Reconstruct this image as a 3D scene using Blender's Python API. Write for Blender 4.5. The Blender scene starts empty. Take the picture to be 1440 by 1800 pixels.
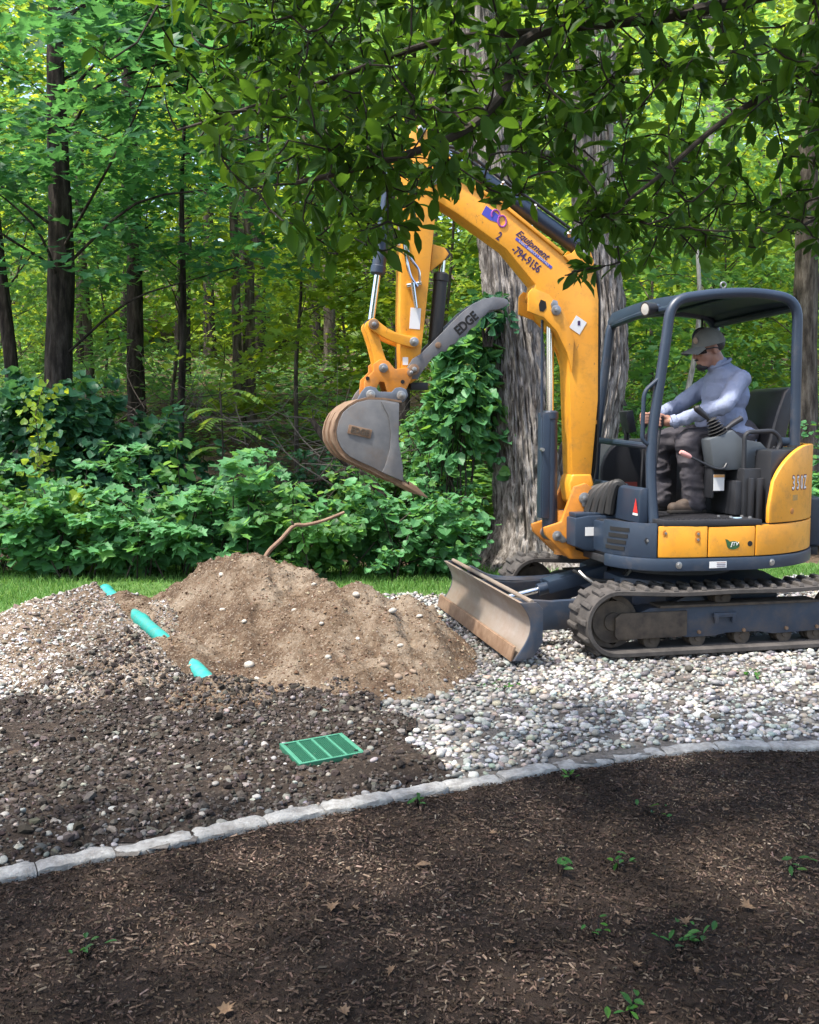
import bpy, bmesh, math
import numpy as np
from mathutils import Vector, Matrix

# ------------------------------------------------------------------ camera, sky, sun, exposure
scene = bpy.context.scene
COL = scene.collection
cam_data = bpy.data.cameras.new('camera')
cam_data.sensor_width = 36.0
cam_data.lens = 36.0 * 1733 / 1800
cam_data.clip_start = 0.05
cam_data.clip_end = 600
camera = bpy.data.objects.new('camera', cam_data)
camera.location = (0, 0, 1.45)
camera.rotation_euler = (math.radians(90 - 5.078), 0, 0)
COL.objects.link(camera)
scene.camera = camera

TO_SUN = Vector((-0.36, -0.26, 0.90)).normalized()
world = bpy.data.worlds.new('World')
scene.world = world
world.use_nodes = True
wn = world.node_tree.nodes
sky = wn.new('ShaderNodeTexSky')
sky.sky_type = 'NISHITA'
sky.sun_disc = False
sky.sun_elevation = math.asin(TO_SUN.z)
sky.sun_rotation = math.atan2(TO_SUN.x, TO_SUN.y)
sky.air_density = 1.0
sky.dust_density = 3.0
world.node_tree.links.new(sky.outputs[0], wn['Background'].inputs[0])
wn['Background'].inputs[1].default_value = 0.15

sun_data = bpy.data.lights.new('sun', 'SUN')
sun_data.energy = 2.4
sun_data.angle = math.radians(3)
sun_data.color = (1.0, 0.95, 0.87)
sun = bpy.data.objects.new('sun', sun_data)
sun.rotation_euler = TO_SUN.to_track_quat('Z', 'Y').to_euler()
sun.location = (-4, -3, 12)
COL.objects.link(sun)

scene.view_settings.view_transform = 'Standard'
scene.view_settings.look = 'None'
scene.view_settings.exposure = 1.68
scene.view_settings.gamma = 1.0
scene.cycles.use_denoising = True
scene.cycles.max_bounces = 7
scene.cycles.diffuse_bounces = 4
scene.cycles.transmission_bounces = 5
scene.cycles.transparent_max_bounces = 4
scene.cycles.glossy_bounces = 2
scene.cycles.sample_clamp_indirect = 6

rng = np.random.default_rng(7)
PI = math.pi

# ------------------------------------------------------------------ noise
def _hash(ix, iy, iz, seed):
    h = (ix * 374761393 + iy * 668265263 + iz * 1440662683 + seed * 974634777) & 0xFFFFFFFF
    h = ((h ^ (h >> 13)) * 1274126177) & 0xFFFFFFFF
    h = ((h ^ (h >> 16)) * 2246822519) & 0xFFFFFFFF
    return ((h ^ (h >> 15)) & 0xFFFFFF) / float(0xFFFFFF)

def noise3(x, y, z=0.0, seed=0):
    x, y, z = np.broadcast_arrays(np.asarray(x, float), np.asarray(y, float), np.asarray(z, float))
    ix, iy, iz = (np.floor(v).astype(np.int64) for v in (x, y, z))
    fx, fy, fz = x - ix, y - iy, z - iz
    fx, fy, fz = (f * f * (3 - 2 * f) for f in (fx, fy, fz))
    r = 0
    for dx in (0, 1):
        for dy in (0, 1):
            for dz in (0, 1):
                w = (fx if dx else 1 - fx) * (fy if dy else 1 - fy) * (fz if dz else 1 - fz)
                r = r + w * _hash(ix + dx, iy + dy, iz + dz, seed)
    return r * 2 - 1

def fbm(x, y, z=0.0, seed=0, octaves=4, gain=0.5):
    a, s, f = 1.0, 0.0, 1.0
    for k in range(octaves):
        s = s + a * noise3(np.asarray(x) * f, np.asarray(y) * f, np.asarray(z) * f, seed + k * 17)
        a *= gain
        f *= 2.03
    return s

# ------------------------------------------------------------------ object helpers
def tag(o, label=None, cat=None, group=None, kind=None):
    if label: o['label'] = label
    if cat: o['category'] = cat
    if group: o['group'] = group
    if kind: o['kind'] = kind
    return o

def link(name, data, mat=None, parent=None):
    o = bpy.data.objects.new(name, data)
    if data is not None and mat is not None:
        for m in (mat if isinstance(mat, (list, tuple)) else [mat]):
            data.materials.append(m)
    COL.objects.link(o)
    if parent is not None:
        o.parent = parent
    return o

def empty(name, loc=(0, 0, 0), rz=0.0):
    o = bpy.data.objects.new(name, None)
    o.location = loc
    o.rotation_euler = (0, 0, rz)
    o.empty_display_size = 0.2
    COL.objects.link(o)
    return o

def array_mesh(name, verts, faces, tint=None, smooth=True):
    """faces: (N,k) int array"""
    me = bpy.data.meshes.new(name)
    verts = np.ascontiguousarray(verts, dtype=np.float32)
    faces = np.ascontiguousarray(faces, dtype=np.int32)
    n, k = faces.shape
    me.vertices.add(len(verts))
    me.vertices.foreach_set('co', verts.ravel())
    me.loops.add(n * k)
    me.loops.foreach_set('vertex_index', faces.ravel())
    me.polygons.add(n)
    me.polygons.foreach_set('loop_start', np.arange(0, n * k, k, dtype=np.int32))
    me.polygons.foreach_set('use_smooth', np.full(n, smooth, dtype=bool))
    me.update(calc_edges=True)
    if tint is not None:
        at = me.attributes.new('tint', 'FLOAT_COLOR', 'POINT')
        c = np.ones((len(verts), 4), np.float32)
        c[:, :3] = tint
        at.data.foreach_set('color', c.ravel())
    return me

class MB:
    """collects shapes into one mesh"""
    def __init__(self):
        self.v, self.f = [], []
    def add(self, v, f):
        b = len(self.v)
        self.v += [tuple(map(float, p)) for p in v]
        self.f += [tuple(b + i for i in q) for q in f]
        return self
    def box(self, c, s, rot=None):
        sx, sy, sz = (k / 2 for k in s)
        vs = [Vector((x, y, z)) for x in (-sx, sx) for y in (-sy, sy) for z in (-sz, sz)]
        if rot is not None:
            vs = [rot @ p for p in vs]
        return self.add([p + Vector(c) for p in vs],
                        [(0, 1, 3, 2), (4, 6, 7, 5), (0, 4, 5, 1), (2, 3, 7, 6), (0, 2, 6, 4), (1, 5, 7, 3)])
    def prism(self, prof, y0, y1):
        """prof: (u, z) outline, extruded along the machine's width"""
        n = len(prof)
        a = sum(prof[i][0] * prof[(i + 1) % n][1] - prof[(i + 1) % n][0] * prof[i][1] for i in range(n))
        if a < 0:
            prof = prof[::-1]
        vs = [(u, y0, z) for u, z in prof] + [(u, y1, z) for u, z in prof]
        fs = [tuple(range(n)), tuple(range(2 * n - 1, n - 1, -1))]
        fs += [(i, i + n, (i + 1) % n + n, (i + 1) % n) for i in range(n)]
        return self.add(vs, fs)
    def slab(self, plan, z0, z1):
        n = len(plan)
        a = sum(plan[i][0] * plan[(i + 1) % n][1] - plan[(i + 1) % n][0] * plan[i][1] for i in range(n))
        if a < 0:
            plan = plan[::-1]
        vs = [(x, y, z0) for x, y in plan] + [(x, y, z1) for x, y in plan]
        fs = [tuple(range(n - 1, -1, -1)), tuple(range(n, 2 * n))]
        fs += [(i, (i + 1) % n, (i + 1) % n + n, i + n) for i in range(n)]
        return self.add(vs, fs)
    def tube(self, pts, r, seg=10, closed=False, flat=None):
        pts = [Vector(p) for p in pts]
        n = len(pts)
        rr = r if isinstance(r, (list, tuple, np.ndarray)) else [r] * n
        prev = None
        base = len(self.v)
        for i, p in enumerate(pts):
            if closed:
                t = pts[(i + 1) % n] - pts[i - 1]
            else:
                t = pts[min(i + 1, n - 1)] - pts[max(i - 1, 0)]
            t.normalize()
            if prev is None:
                a = Vector((0, 0, 1)) if abs(t.z) < 0.9 else Vector((1, 0, 0))
            else:
                a = prev
            nn = (a - t * a.dot(t)).normalized()
            prev = nn
            b = t.cross(nn)
            for k in range(seg):
                th = 2 * PI * k / seg
                self.v.append(tuple(p + (nn * math.cos(th) + b * math.sin(th)) * rr[i]))
        m = n if closed else n - 1
        for i in range(m):
            j = (i + 1) % n
            for k in range(seg):
                l = (k + 1) % seg
                self.f.append((base + i * seg + k, base + i * seg + l, base + j * seg + l, base + j * seg + k))
        if not closed:
            self.f.append(tuple(base + k for k in range(seg - 1, -1, -1)))
            self.f.append(tuple(base + (n - 1) * seg + k for k in range(seg)))
        return self
    def cyl(self, p0, p1, r0, r1=None, seg=20):
        return self.tube([p0, p1], [r0, r0 if r1 is None else r1], seg)
    def lathe(self, prof, p0, axis, seg=24):
        """prof: (distance along axis, radius)"""
        ax = Vector(axis).normalized()
        return self.tube([Vector(p0) + ax * d for d, _ in prof], [max(r, 1e-4) for _, r in prof], seg)
    def ell(self, c, r, rot=None, nu=16, nv=10):
        c = Vector(c)
        base = len(self.v)
        vs, fs = [], []
        for i in range(1, nv):
            ph = PI * i / nv
            for k in range(nu):
                th = 2 * PI * k / nu
                p = Vector((r[0] * math.sin(ph) * math.cos(th), r[1] * math.sin(ph) * math.sin(th), r[2] * math.cos(ph)))
                vs.append(c + (rot @ p if rot is not None else p))
        for z in (r[2], -r[2]):
            p = Vector((0, 0, z))
            vs.append(c + (rot @ p if rot is not None else p))
        top, bot = len(vs) - 2, len(vs) - 1
        for i in range(nv - 2):
            for k in range(nu):
                l = (k + 1) % nu
                fs.append((i * nu + k, (i + 1) * nu + k, (i + 1) * nu + l, i * nu + l))
        for k in range(nu):
            l = (k + 1) % nu
            fs.append((top, k, l))
            fs.append((bot, (nv - 2) * nu + l, (nv - 2) * nu + k))
        return self.add(vs, fs)
    def ribbon(self, path, z0, z1, th):
        """vertical sheet of thickness th along a plan path; z0/z1 numbers or lists"""
        n = len(path)
        P = [Vector((x, y)) for x, y in path]
        z0 = z0 if isinstance(z0, (list, tuple)) else [z0] * n
        z1 = z1 if isinstance(z1, (list, tuple)) else [z1] * n
        vs = []
        for i in range(n):
            t = (P[min(i + 1, n - 1)] - P[max(i - 1, 0)]).normalized()
            nr = Vector((t.y, -t.x))          # outward is to the path's right-hand side
            q = P[i] - nr * th
            vs += [(P[i].x, P[i].y, z0[i]), (P[i].x, P[i].y, z1[i]), (q.x, q.y, z1[i]), (q.x, q.y, z0[i])]
        fs = []
        for i in range(n - 1):
            a, b = i * 4, i * 4 + 4
            fs += [(a, b, b + 1, a + 1), (a + 1, b + 1, b + 2, a + 2), (a + 2, b + 2, b + 3, a + 3), (a + 3, b + 3, b, a)]
        fs += [(0, 1, 2, 3), (4 * n - 1, 4 * n - 2, 4 * n - 3, 4 * n - 4)]
        return self.add(vs, fs)
    def mesh(self, name, bevel=0.0, smooth=35, seg=2):
        me = bpy.data.meshes.new(name)
        me.from_pydata(self.v, [], self.f)
        bm = bmesh.new()
        bm.from_mesh(me)
        bmesh.ops.recalc_face_normals(bm, faces=bm.faces)
        if bevel > 0:
            ed = [e for e in bm.edges if e.is_manifold and e.calc_face_angle(0) > math.radians(38)]
            bmesh.ops.bevel(bm, geom=ed, offset=bevel, offset_type='OFFSET', segments=seg, affect='EDGES', profile=0.6, clamp_overlap=True)
        bm.to_mesh(me)
        bm.free()
        if smooth:
            me.polygons.foreach_set('use_smooth', [True] * len(me.polygons))
            me.set_sharp_from_angle(angle=math.radians(smooth))
        me.update()
        return me
    def build(self, name, mat, parent=None, bevel=0.0, smooth=35, seg=2):
        return link(name, self.mesh(name, bevel, smooth, seg), mat, parent)

def round_path(pts, r, n=6):
    """polyline with rounded corners"""
    pts = [Vector(p) for p in pts]
    out = [pts[0]]
    for i in range(1, len(pts) - 1):
        a, b, c = pts[i - 1], pts[i], pts[i + 1]
        d = min(r, (a - b).length * 0.49, (c - b).length * 0.49)
        p, q = b + (a - b).normalized() * d, b + (c - b).normalized() * d
        for k in range(n + 1):
            t = k / n
            out.append(p * (1 - t) ** 2 + b * 2 * t * (1 - t) + q * t * t)
    out.append(pts[-1])
    return out

def smooth_path(pts, n=8):
    P = [Vector(p) for p in pts]
    P = [P[0] * 2 - P[1]] + P + [P[-1] * 2 - P[-2]]
    out = []
    for i in range(1, len(P) - 2):
        for k in range(n):
            t = k / n
            a, b, c, d = P[i - 1], P[i], P[i + 1], P[i + 2]
            out.append(0.5 * ((2 * b) + (c - a) * t + (2 * a - 5 * b + 4 * c - d) * t * t + (3 * b - a - 3 * c + d) * t ** 3))
    out.append(P[-2])
    return out

# ------------------------------------------------------------------ materials
def nodes_of(name):
    m = bpy.data.materials.new(name)
    m.use_nodes = True
    nt = m.node_tree
    return m, nt, nt.nodes, nt.links, nt.nodes['Principled BSDF']

def ramp(nt, src, stops):
    r = nt.nodes.new('ShaderNodeValToRGB')
    el = r.color_ramp.elements
    while len(el) < len(stops):
        el.new(0.5)
    for e, (p, c) in zip(el, stops):
        e.position = p
        e.color = (*c, 1)
    nt.links.new(src, r.inputs[0])
    return r.outputs[0]

def tex(nt, scale, detail=5, rough=0.6, coord='Object', stretch=None):
    tc = nt.nodes.new('ShaderNodeTexCoord')
    n = nt.nodes.new('ShaderNodeTexNoise')
    n.inputs['Scale'].default_value = scale
    n.inputs['Detail'].default_value = detail
    n.inputs['Roughness'].default_value = rough
    if stretch:
        mp = nt.nodes.new('ShaderNodeMapping')
        mp.inputs['Scale'].default_value = stretch
        nt.links.new(tc.outputs[coord], mp.inputs[0])
        nt.links.new(mp.outputs[0], n.inputs['Vector'])
    else:
        nt.links.new(tc.outputs[coord], n.inputs['Vector'])
    return n.outputs['Fac']

def mixc(nt, fac, a, b):
    n = nt.nodes.new('ShaderNodeMix')
    n.data_type = 'RGBA'
    for s, v in ((0, fac), (6, a), (7, b)):
        if isinstance(v, (int, float)):
            n.inputs[s].default_value = v
        elif isinstance(v, tuple):
            n.inputs[s].default_value = (*v, 1)
        else:
            nt.links.new(v, n.inputs[s])
    return n.outputs[2]

def bump(nt, bsdf, src, strength, dist):
    b = nt.nodes.new('ShaderNodeBump')
    b.inputs['Strength'].default_value = strength
    b.inputs['Distance'].default_value = dist
    nt.links.new(src, b.inputs['Height'])
    nt.links.new(b.outputs[0], bsdf.inputs['Normal'])

def surf(name, c1, c2=None, scale=6.0, rough=0.5, metal=0.0, bmp=0.0, bdist=0.002, bscale=None, dirt=None, dirt_amt=0.5, dscale=3.5, spec=0.5, stretch=None):
    """two-tone noise, optional dust with a shape of its own, optional bump"""
    m, nt, N, L, b = nodes_of(name)
    b.inputs['Roughness'].default_value = rough
    b.inputs['Metallic'].default_value = metal
    b.inputs['Specular IOR Level'].default_value = spec
    col = (*c1, 1)
    out = None
    if c2 is not None:
        out = ramp(nt, tex(nt, scale, stretch=stretch), [(0.32, c1), (0.68, c2)])
    if dirt is not None:
        f = ramp(nt, tex(nt, dscale, 8, 0.7), [(0.62 - 0.3 * dirt_amt, (0, 0, 0)), (0.80 - 0.15 * dirt_amt, (dirt_amt,) * 3)])
        out = mixc(nt, f, out if out is not None else c1, dirt)
        ro = nt.nodes.new('ShaderNodeMapRange')
        ro.inputs[3].default_value = rough
        ro.inputs[4].default_value = 0.85
        L.new(f, ro.inputs[0])
        L.new(ro.outputs[0], b.inputs['Roughness'])
    if out is not None:
        L.new(out, b.inputs['Base Color'])
    else:
        b.inputs['Base Color'].default_value = col
    if bmp > 0:
        bump(nt, b, tex(nt, bscale or scale * 4, 6, 0.65, stretch=stretch), bmp, bdist)
    return m

def leaf_mat(name, base, trans, tmix=0.42, rough=0.45, gloss=0.25):
    """leaf: diffuse face, light shining through, waxy sheen; per-leaf tint"""
    m, nt, N, L, b = nodes_of(name)
    at = N.new('ShaderNodeAttribute')
    at.attribute_name = 'tint'
    def mul(c):
        n = N.new('ShaderNodeMix')
        n.data_type = 'RGBA'
        n.blend_type = 'MULTIPLY'
        n.inputs[0].default_value = 1.0
        n.inputs[6].default_value = (*c, 1)
        L.new(at.outputs['Color'], n.inputs[7])
        return n.outputs[2]
    b.inputs['Roughness'].default_value = rough
    b.inputs['Specular IOR Level'].default_value = gloss
    L.new(mul(base), b.inputs['Base Color'])
    t = N.new('ShaderNodeBsdfTranslucent')
    L.new(mul(trans), t.inputs['Color'])
    mx = N.new('ShaderNodeMixShader')
    mx.inputs[0].default_value = tmix
    L.new(b.outputs[0], mx.inputs[1])
    L.new(t.outputs[0], mx.inputs[2])
    L.new(mx.outputs[0], N['Material Output'].inputs[0])
    return m

def tint_mat(name, rough=0.8, var=0.25, scale=40.0, bmp=0.3, bdist=0.003, spec=0.3):
    """colour comes from each piece's own tint, with fine grain"""
    m, nt, N, L, b = nodes_of(name)
    at = N.new('ShaderNodeAttribute')
    at.attribute_name = 'tint'
    f = tex(nt, scale, 5, 0.65)
    g = ramp(nt, f, [(0.3, (1 - var,) * 3), (0.7, (1 + var,) * 3)])
    n = N.new('ShaderNodeMix')
    n.data_type = 'RGBA'
    n.blend_type = 'MULTIPLY'
    n.inputs[0].default_value = 1.0
    L.new(at.outputs['Color'], n.inputs[6])
    L.new(g, n.inputs[7])
    L.new(n.outputs[2], b.inputs['Base Color'])
    b.inputs['Roughness'].default_value = rough
    b.inputs['Specular IOR Level'].default_value = spec
    if bmp:
        bump(nt, b, f, bmp, bdist)
    return m

DUST = (0.20, 0.155, 0.11)
M = {}
M['yellow'] = surf('yellow_paint', (0.80, 0.352, 0.030), (0.70, 0.290, 0.022), 2.6, 0.40, dirt=(0.22, 0.125, 0.045), dirt_amt=0.42, dscale=11, bmp=0.12, bscale=45)
_nt = M['yellow'].node_tree                      # small chips and scuffs in the paint
_b = _nt.nodes['Principled BSDF']
_src = _b.inputs['Base Color'].links[0].from_socket
_f = ramp(_nt, tex(_nt, 38, 4, 0.75, stretch=(1, 1, 0.35)), [(0.645, (0, 0, 0)), (0.69, (0.75,) * 3)])
_nt.links.new(mixc(_nt, _f, _src, (0.16, 0.085, 0.035)), _b.inputs['Base Color'])
M['orange'] = surf('orange_casting_paint', (0.60, 0.225, 0.022), (0.44, 0.155, 0.018), 5, 0.48, dirt=(0.20, 0.12, 0.06), dirt_amt=0.55, dscale=9, bmp=0.15)
M['blue'] = surf('slate_blue_paint', (0.024, 0.039, 0.064), (0.018, 0.029, 0.050), 4, 0.40, dirt=DUST, dirt_amt=0.22, dscale=7)
M['bluedirty'] = surf('slate_blue_paint_muddy', (0.028, 0.043, 0.070), (0.020, 0.031, 0.052), 5, 0.5, dirt=(0.12, 0.09, 0.065), dirt_amt=0.58, dscale=6, bmp=0.2)
M['black'] = surf('black_plastic', (0.016, 0.017, 0.020), (0.024, 0.025, 0.029), 6, 0.5, dirt=DUST, dirt_amt=0.12, dscale=9)
M['seat'] = surf('black_vinyl', (0.018, 0.018, 0.021), (0.028, 0.028, 0.032), 9, 0.42)
M['grey'] = surf('grey_plastic', (0.085, 0.097, 0.106), (0.070, 0.080, 0.090), 5, 0.5, dirt=DUST, dirt_amt=0.15)
M['steel'] = surf('pin_steel', (0.42, 0.41, 0.39), (0.26, 0.25, 0.24), 22, 0.42, 0.85)
M['chrome'] = surf('chromed_rod', (0.72, 0.72, 0.74), None, rough=0.12, metal=1.0)
M['bucket'] = surf('worn_bucket_steel', (0.115, 0.118, 0.124), (0.185, 0.182, 0.182), 7, 0.55, 0.25, dirt=(0.21, 0.14, 0.085), dirt_amt=0.45, dscale=5, bmp=0.25, bscale=30)
M['rust'] = surf('rusty_steel', (0.150, 0.085, 0.048), (0.25, 0.165, 0.105), 16, 0.7, 0.15, bmp=0.4, bscale=60)
M['blade'] = surf('scoured_blade_steel', (0.21, 0.165, 0.125), (0.30, 0.26, 0.225), 3.2, 0.55, 0.25, dirt=(0.22, 0.13, 0.075), dirt_amt=0.5, dscale=4, bmp=0.25, bscale=40, stretch=(1, 0.35, 2.2))
M['thumb'] = surf('worn_thumb_steel', (0.115, 0.122, 0.135), (0.185, 0.182, 0.185), 9, 0.5, 0.3, dirt=(0.24, 0.15, 0.10), dirt_amt=0.35, dscale=8, bmp=0.2)
M['rubber'] = surf('dusty_track_rubber', (0.040, 0.037, 0.035), (0.090, 0.081, 0.074), 7, 0.85, bmp=0.5, bscale=50, bdist=0.003, spec=0.2)
M['mud'] = surf('dried_mud_on_steel', (0.110, 0.087, 0.066), (0.052, 0.043, 0.037), 12, 0.9, bmp=0.6, bscale=40, bdist=0.004, spec=0.15)
M['hose'] = surf('black_hose', (0.018, 0.018, 0.018), None, rough=0.55)
M['white'] = surf('white_sticker', (0.66, 0.66, 0.65), None, rough=0.5)
M['navy'] = surf('navy_print', (0.045, 0.018, 0.075), None, rough=0.5)
M['bluep'] = surf('blue_print', (0.07, 0.07, 0.42), None, rough=0.5)
M['red'] = surf('red_print', (0.55, 0.03, 0.025), None, rough=0.5)
M['greenp'] = surf('dark_green_print', (0.03, 0.10, 0.03), None, rough=0.5)
M['maroon'] = surf('maroon_print', (0.16, 0.035, 0.03), None, rough=0.5)
M['pinkgrip'] = surf('faded_red_grip', (0.62, 0.30, 0.27), None, rough=0.6)
M['lampglass'] = surf('lamp_glass', (0.42, 0.42, 0.40), None, rough=0.15)
M['mirror'] = surf('mirror_glass', (0.8, 0.8, 0.8), None, rough=0.04, metal=1.0)
M['darkhole'] = surf('shade_and_print_black', (0.008, 0.008, 0.008), None, rough=0.9)  # flat black for lettering and for plates painted as shade inside holes

# ------------------------------------------------------------------ lie of the land
KERB = np.array([(-6, 0.1), (-4, 1.25), (-2.5, 2.2), (-1.8, 2.67), (-1.5, 2.87), (-1.3, 3.01), (-0.97, 3.19), (-0.74, 3.33), (-0.5, 3.46), (-0.3, 3.56), (-0.06, 3.69),
                 (0.16, 3.80), (0.39, 3.89), (0.62, 4.02), (0.88, 4.13), (1.13, 4.22), (1.37, 4.28), (1.61, 4.30), (1.84, 4.31), (2.22, 4.27), (3.2, 4.05), (5, 3.4), (8, 2.0)])
LAWN = np.array([(-12, 5.0), (-5, 6.0), (-3.87, 6.47), (-2.9, 6.87), (-2.52, 7.69), (-1.9, 8.3), (-0.29, 8.15), (0.19, 8.2), (1.41, 8.63), (3.9, 9.2), (6, 9.4), (12, 9.6)])
DARK = [(-3.4, 3.6), (-2.6, 4.35), (-2.1, 4.95), (-2.01, 5.16), (-1.75, 5.62), (-1.25, 5.42), (-0.93, 5.24), (-0.24, 5.13), (-0.05, 4.53), (0.13, 4.12), (0.16, 3.83),
        (-0.26, 3.55), (-0.56, 3.40), (-1.33, 2.98), (-1.63, 2.8), (-2.8, 2.0), (-4.5, 1.2)]
MOUND = [[(-1.68, 7.55, 0.27), (-1.30, 7.15, 0.47), (-1.03, 6.9, 0.585), (-0.78, 6.6, 0.42), (-0.54, 6.37, 0.385), (-0.34, 6.2, 0.455), (-0.12, 6.12, 0.375), (0.06, 6.2, 0.16)],
         [(-1.62, 7.5, 0.22), (-2.02, 7.85, 0.13)]]
RIDGE = [[(-3.1, 5.8, 0.08), (-2.75, 6.0, 0.19), (-2.38, 6.45, 0.31), (-2.16, 6.78, 0.35), (-2.0, 6.5, 0.27), (-1.88, 6.1, 0.17), (-1.72, 5.75, 0.225), (-1.5, 5.6, 0.15), (-1.32, 5.42, 0.08)]]
PIPE = [(-2.56, 8.20), (-0.93, 4.98)]
GAPS = [(-2.20, 7.50, 0.16), (-2.06, 7.22, 0.15), (-1.46, 6.02, 0.15), (-1.34, 5.75, 0.16), (-1.0, 5.08, 0.12), (-0.90, 4.92, 0.08)]

def kerb_y(x):
    return np.interp(x, KERB[:, 0], KERB[:, 1])
def lawn_y(x):
    return np.interp(x, LAWN[:, 0], LAWN[:, 1]) + 0.10 * fbm(np.asarray(x) * 2.3, 3.0, seed=5, octaves=3)
def in_poly(x, y, poly):
    x, y = np.asarray(x, float), np.asarray(y, float)
    r = np.zeros(np.broadcast(x, y).shape, bool)
    n = len(poly)
    for i in range(n):
        (x0, y0), (x1, y1) = poly[i], poly[i - 1]
        c = ((y0 > y) != (y1 > y)) & (x < (x1 - x0) * (y - y0) / (y1 - y0 + 1e-12) + x0)
        r ^= c
    return r
def dark_zone(x, y):
    j, k = 0.13 * fbm(x * 3, y * 3, seed=41, octaves=3), 0.13 * fbm(x * 3, y * 3, seed=51, octaves=3)
    return in_poly(x + j, y + k, DARK)
def seg_dist(x, y, a, b):
    ax, ay, bx, by = a[0], a[1], b[0], b[1]
    t = np.clip(((x - ax) * (bx - ax) + (y - ay) * (by - ay)) / ((bx - ax) ** 2 + (by - ay) ** 2), 0, 1)
    return x - (ax + t * (bx - ax)), y - (ay + t * (by - ay)), t
def heap(x, y, lines, side, front):
    h = np.full(np.shape(x), -1.0)
    for ln in lines:
        for a, b in zip(ln[:-1], ln[1:]):
            dx, dy, t = seg_dist(x, y, a, b)
            d = np.hypot(dx, dy)
            f = np.clip(-dy / (d + 1e-6), 0, 1) ** 1.5
            s = side + (front - side) * f
            k = a[2] + t * (b[2] - a[2])
            v = k - s * np.sqrt(d * d + 0.0035) + 0.02
            h = np.maximum(h, v) + 0.012 * np.exp(-np.abs(h - v) * 30)
    return h
def pipe_dist(x, y):
    dx, dy, t = seg_dist(x, y, PIPE[0], PIPE[1])
    return np.hypot(dx, dy)
def mound_z(x, y):
    wx, wy = x + 0.07 * fbm(x * 2.1, y * 2.1, seed=1), y + 0.07 * fbm(x * 2.1, y * 2.1, seed=2)
    h = heap(wx, wy, MOUND, 0.66, 0.40)
    k = np.clip(h * 6, 0.25, 1)
    rid = 1 - np.abs(fbm(x * 3.6 + y * 1.2, y * 0.9 - x * 0.5, seed=11, octaves=3))
    h = h + 0.035 * np.clip(h * 5, 0, 1) * fbm(x * 2.7, y * 2.7, seed=16, octaves=2) + k * (0.095 * (rid - 0.72) + 0.030 * fbm(x * 6, y * 6, seed=12) + 0.013 * fbm(x * 22, y * 22, seed=13, octaves=3))
    dp = pipe_dist(x, y)
    h = np.minimum(h, np.where(dp < 0.42, -0.01 + np.maximum(0, dp - 0.05) * 1.1, 9))
    for gx, gy, gh in GAPS:
        d = np.hypot(x - gx, y - gy)
        h = np.maximum(h, gh + 0.03 - 0.45 * np.sqrt(d * d + 0.004) + 0.02 * fbm(x * 12, y * 12, seed=14))
    return h
def ridge_z(x, y):
    wx, wy = x + 0.06 * fbm(x * 2.4, y * 2.4, seed=3), y + 0.06 * fbm(x * 2.4, y * 2.4, seed=4)
    h = heap(wx, wy, RIDGE, 0.46, 0.31)
    h = h + 0.016 * fbm(x * 8, y * 8, seed=22) + 0.009 * fbm(x * 30, y * 30, seed=23, octaves=3)
    dp = pipe_dist(x, y)
    return np.minimum(h, np.where(dp < 0.4, -0.01 + np.maximum(0, dp - 0.05) * 1.4, 9))
def yard_z(x, y):
    return 0.006 + 0.012 * fbm(x * 1.3, y * 1.3, seed=31, octaves=3)
def soil_z(x, y):
    return yard_z(x, y) + 0.002 + np.clip((y - kerb_y(x) - 0.10) / 0.25, 0, 1) * (0.020 + 0.020 * fbm(x * 4, y * 4, seed=32)) + 0.006 * np.clip((y - kerb_y(x) - 0.06) / 0.1, 0.2, 1) * fbm(x * 22, y * 22, seed=33, octaves=3)
def terrain(x, y):
    x, y = np.asarray(x, float), np.asarray(y, float)
    r = np.maximum(0, y - 9.8)
    z = 0.165 * r * np.clip(r / 3, 0.35, 1) + 0.04 * np.maximum(0, y - 45)
    z = z + np.clip(r / 6, 0, 1) * (0.35 * fbm(x * 0.14, y * 0.14, seed=61, octaves=3) + 0.08 * fbm(x * 0.9, y * 0.9, seed=62, octaves=3))
    return z - 0.035

def sheet(name, xs, ys, zf, mat, keep=None, kind=None, label=None, cat=None, smooth=True):
    X, Y = np.meshgrid(xs, ys)
    Z = zf(X, Y)
    nx, ny = len(xs), len(ys)
    idx = np.arange(nx * ny).reshape(ny, nx)
    f = np.stack([idx[:-1, :-1], idx[:-1, 1:], idx[1:, 1:], idx[1:, :-1]], -1).reshape(-1, 4)
    v = np.stack([X, Y, Z], -1).reshape(-1, 3)
    if keep is not None:
        k = keep(X, Y, Z).ravel()
        f = f[k[f].any(axis=1)]
        used = np.unique(f)
        m = np.zeros(len(v), int)
        m[used] = np.arange(len(used))
        v, f = v[used], m[f]
    o = link(name, array_mesh(name, v, f, smooth=smooth), mat)
    return tag(o, label, cat, kind=kind)

def ground_mat(name, stops, scale, bscale, bmp, bdist, fine=None, rough=0.95):
    m, nt, N, L, b = nodes_of(name)
    c = ramp(nt, tex(nt, scale, 10, 0.72), stops)
    if fine:
        f = ramp(nt, tex(nt, fine[0], 4, 0.6), [(0.55, (0, 0, 0)), (0.62, (fine[2],) * 3)])
        c = mixc(nt, f, c, fine[1])
    L.new(c, b.inputs['Base Color'])
    b.inputs['Roughness'].default_value = rough
    b.inputs['Specular IOR Level'].default_value = 0.2
    bump(nt, b, tex(nt, bscale, 8, 0.7), bmp, bdist)
    return m

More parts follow.
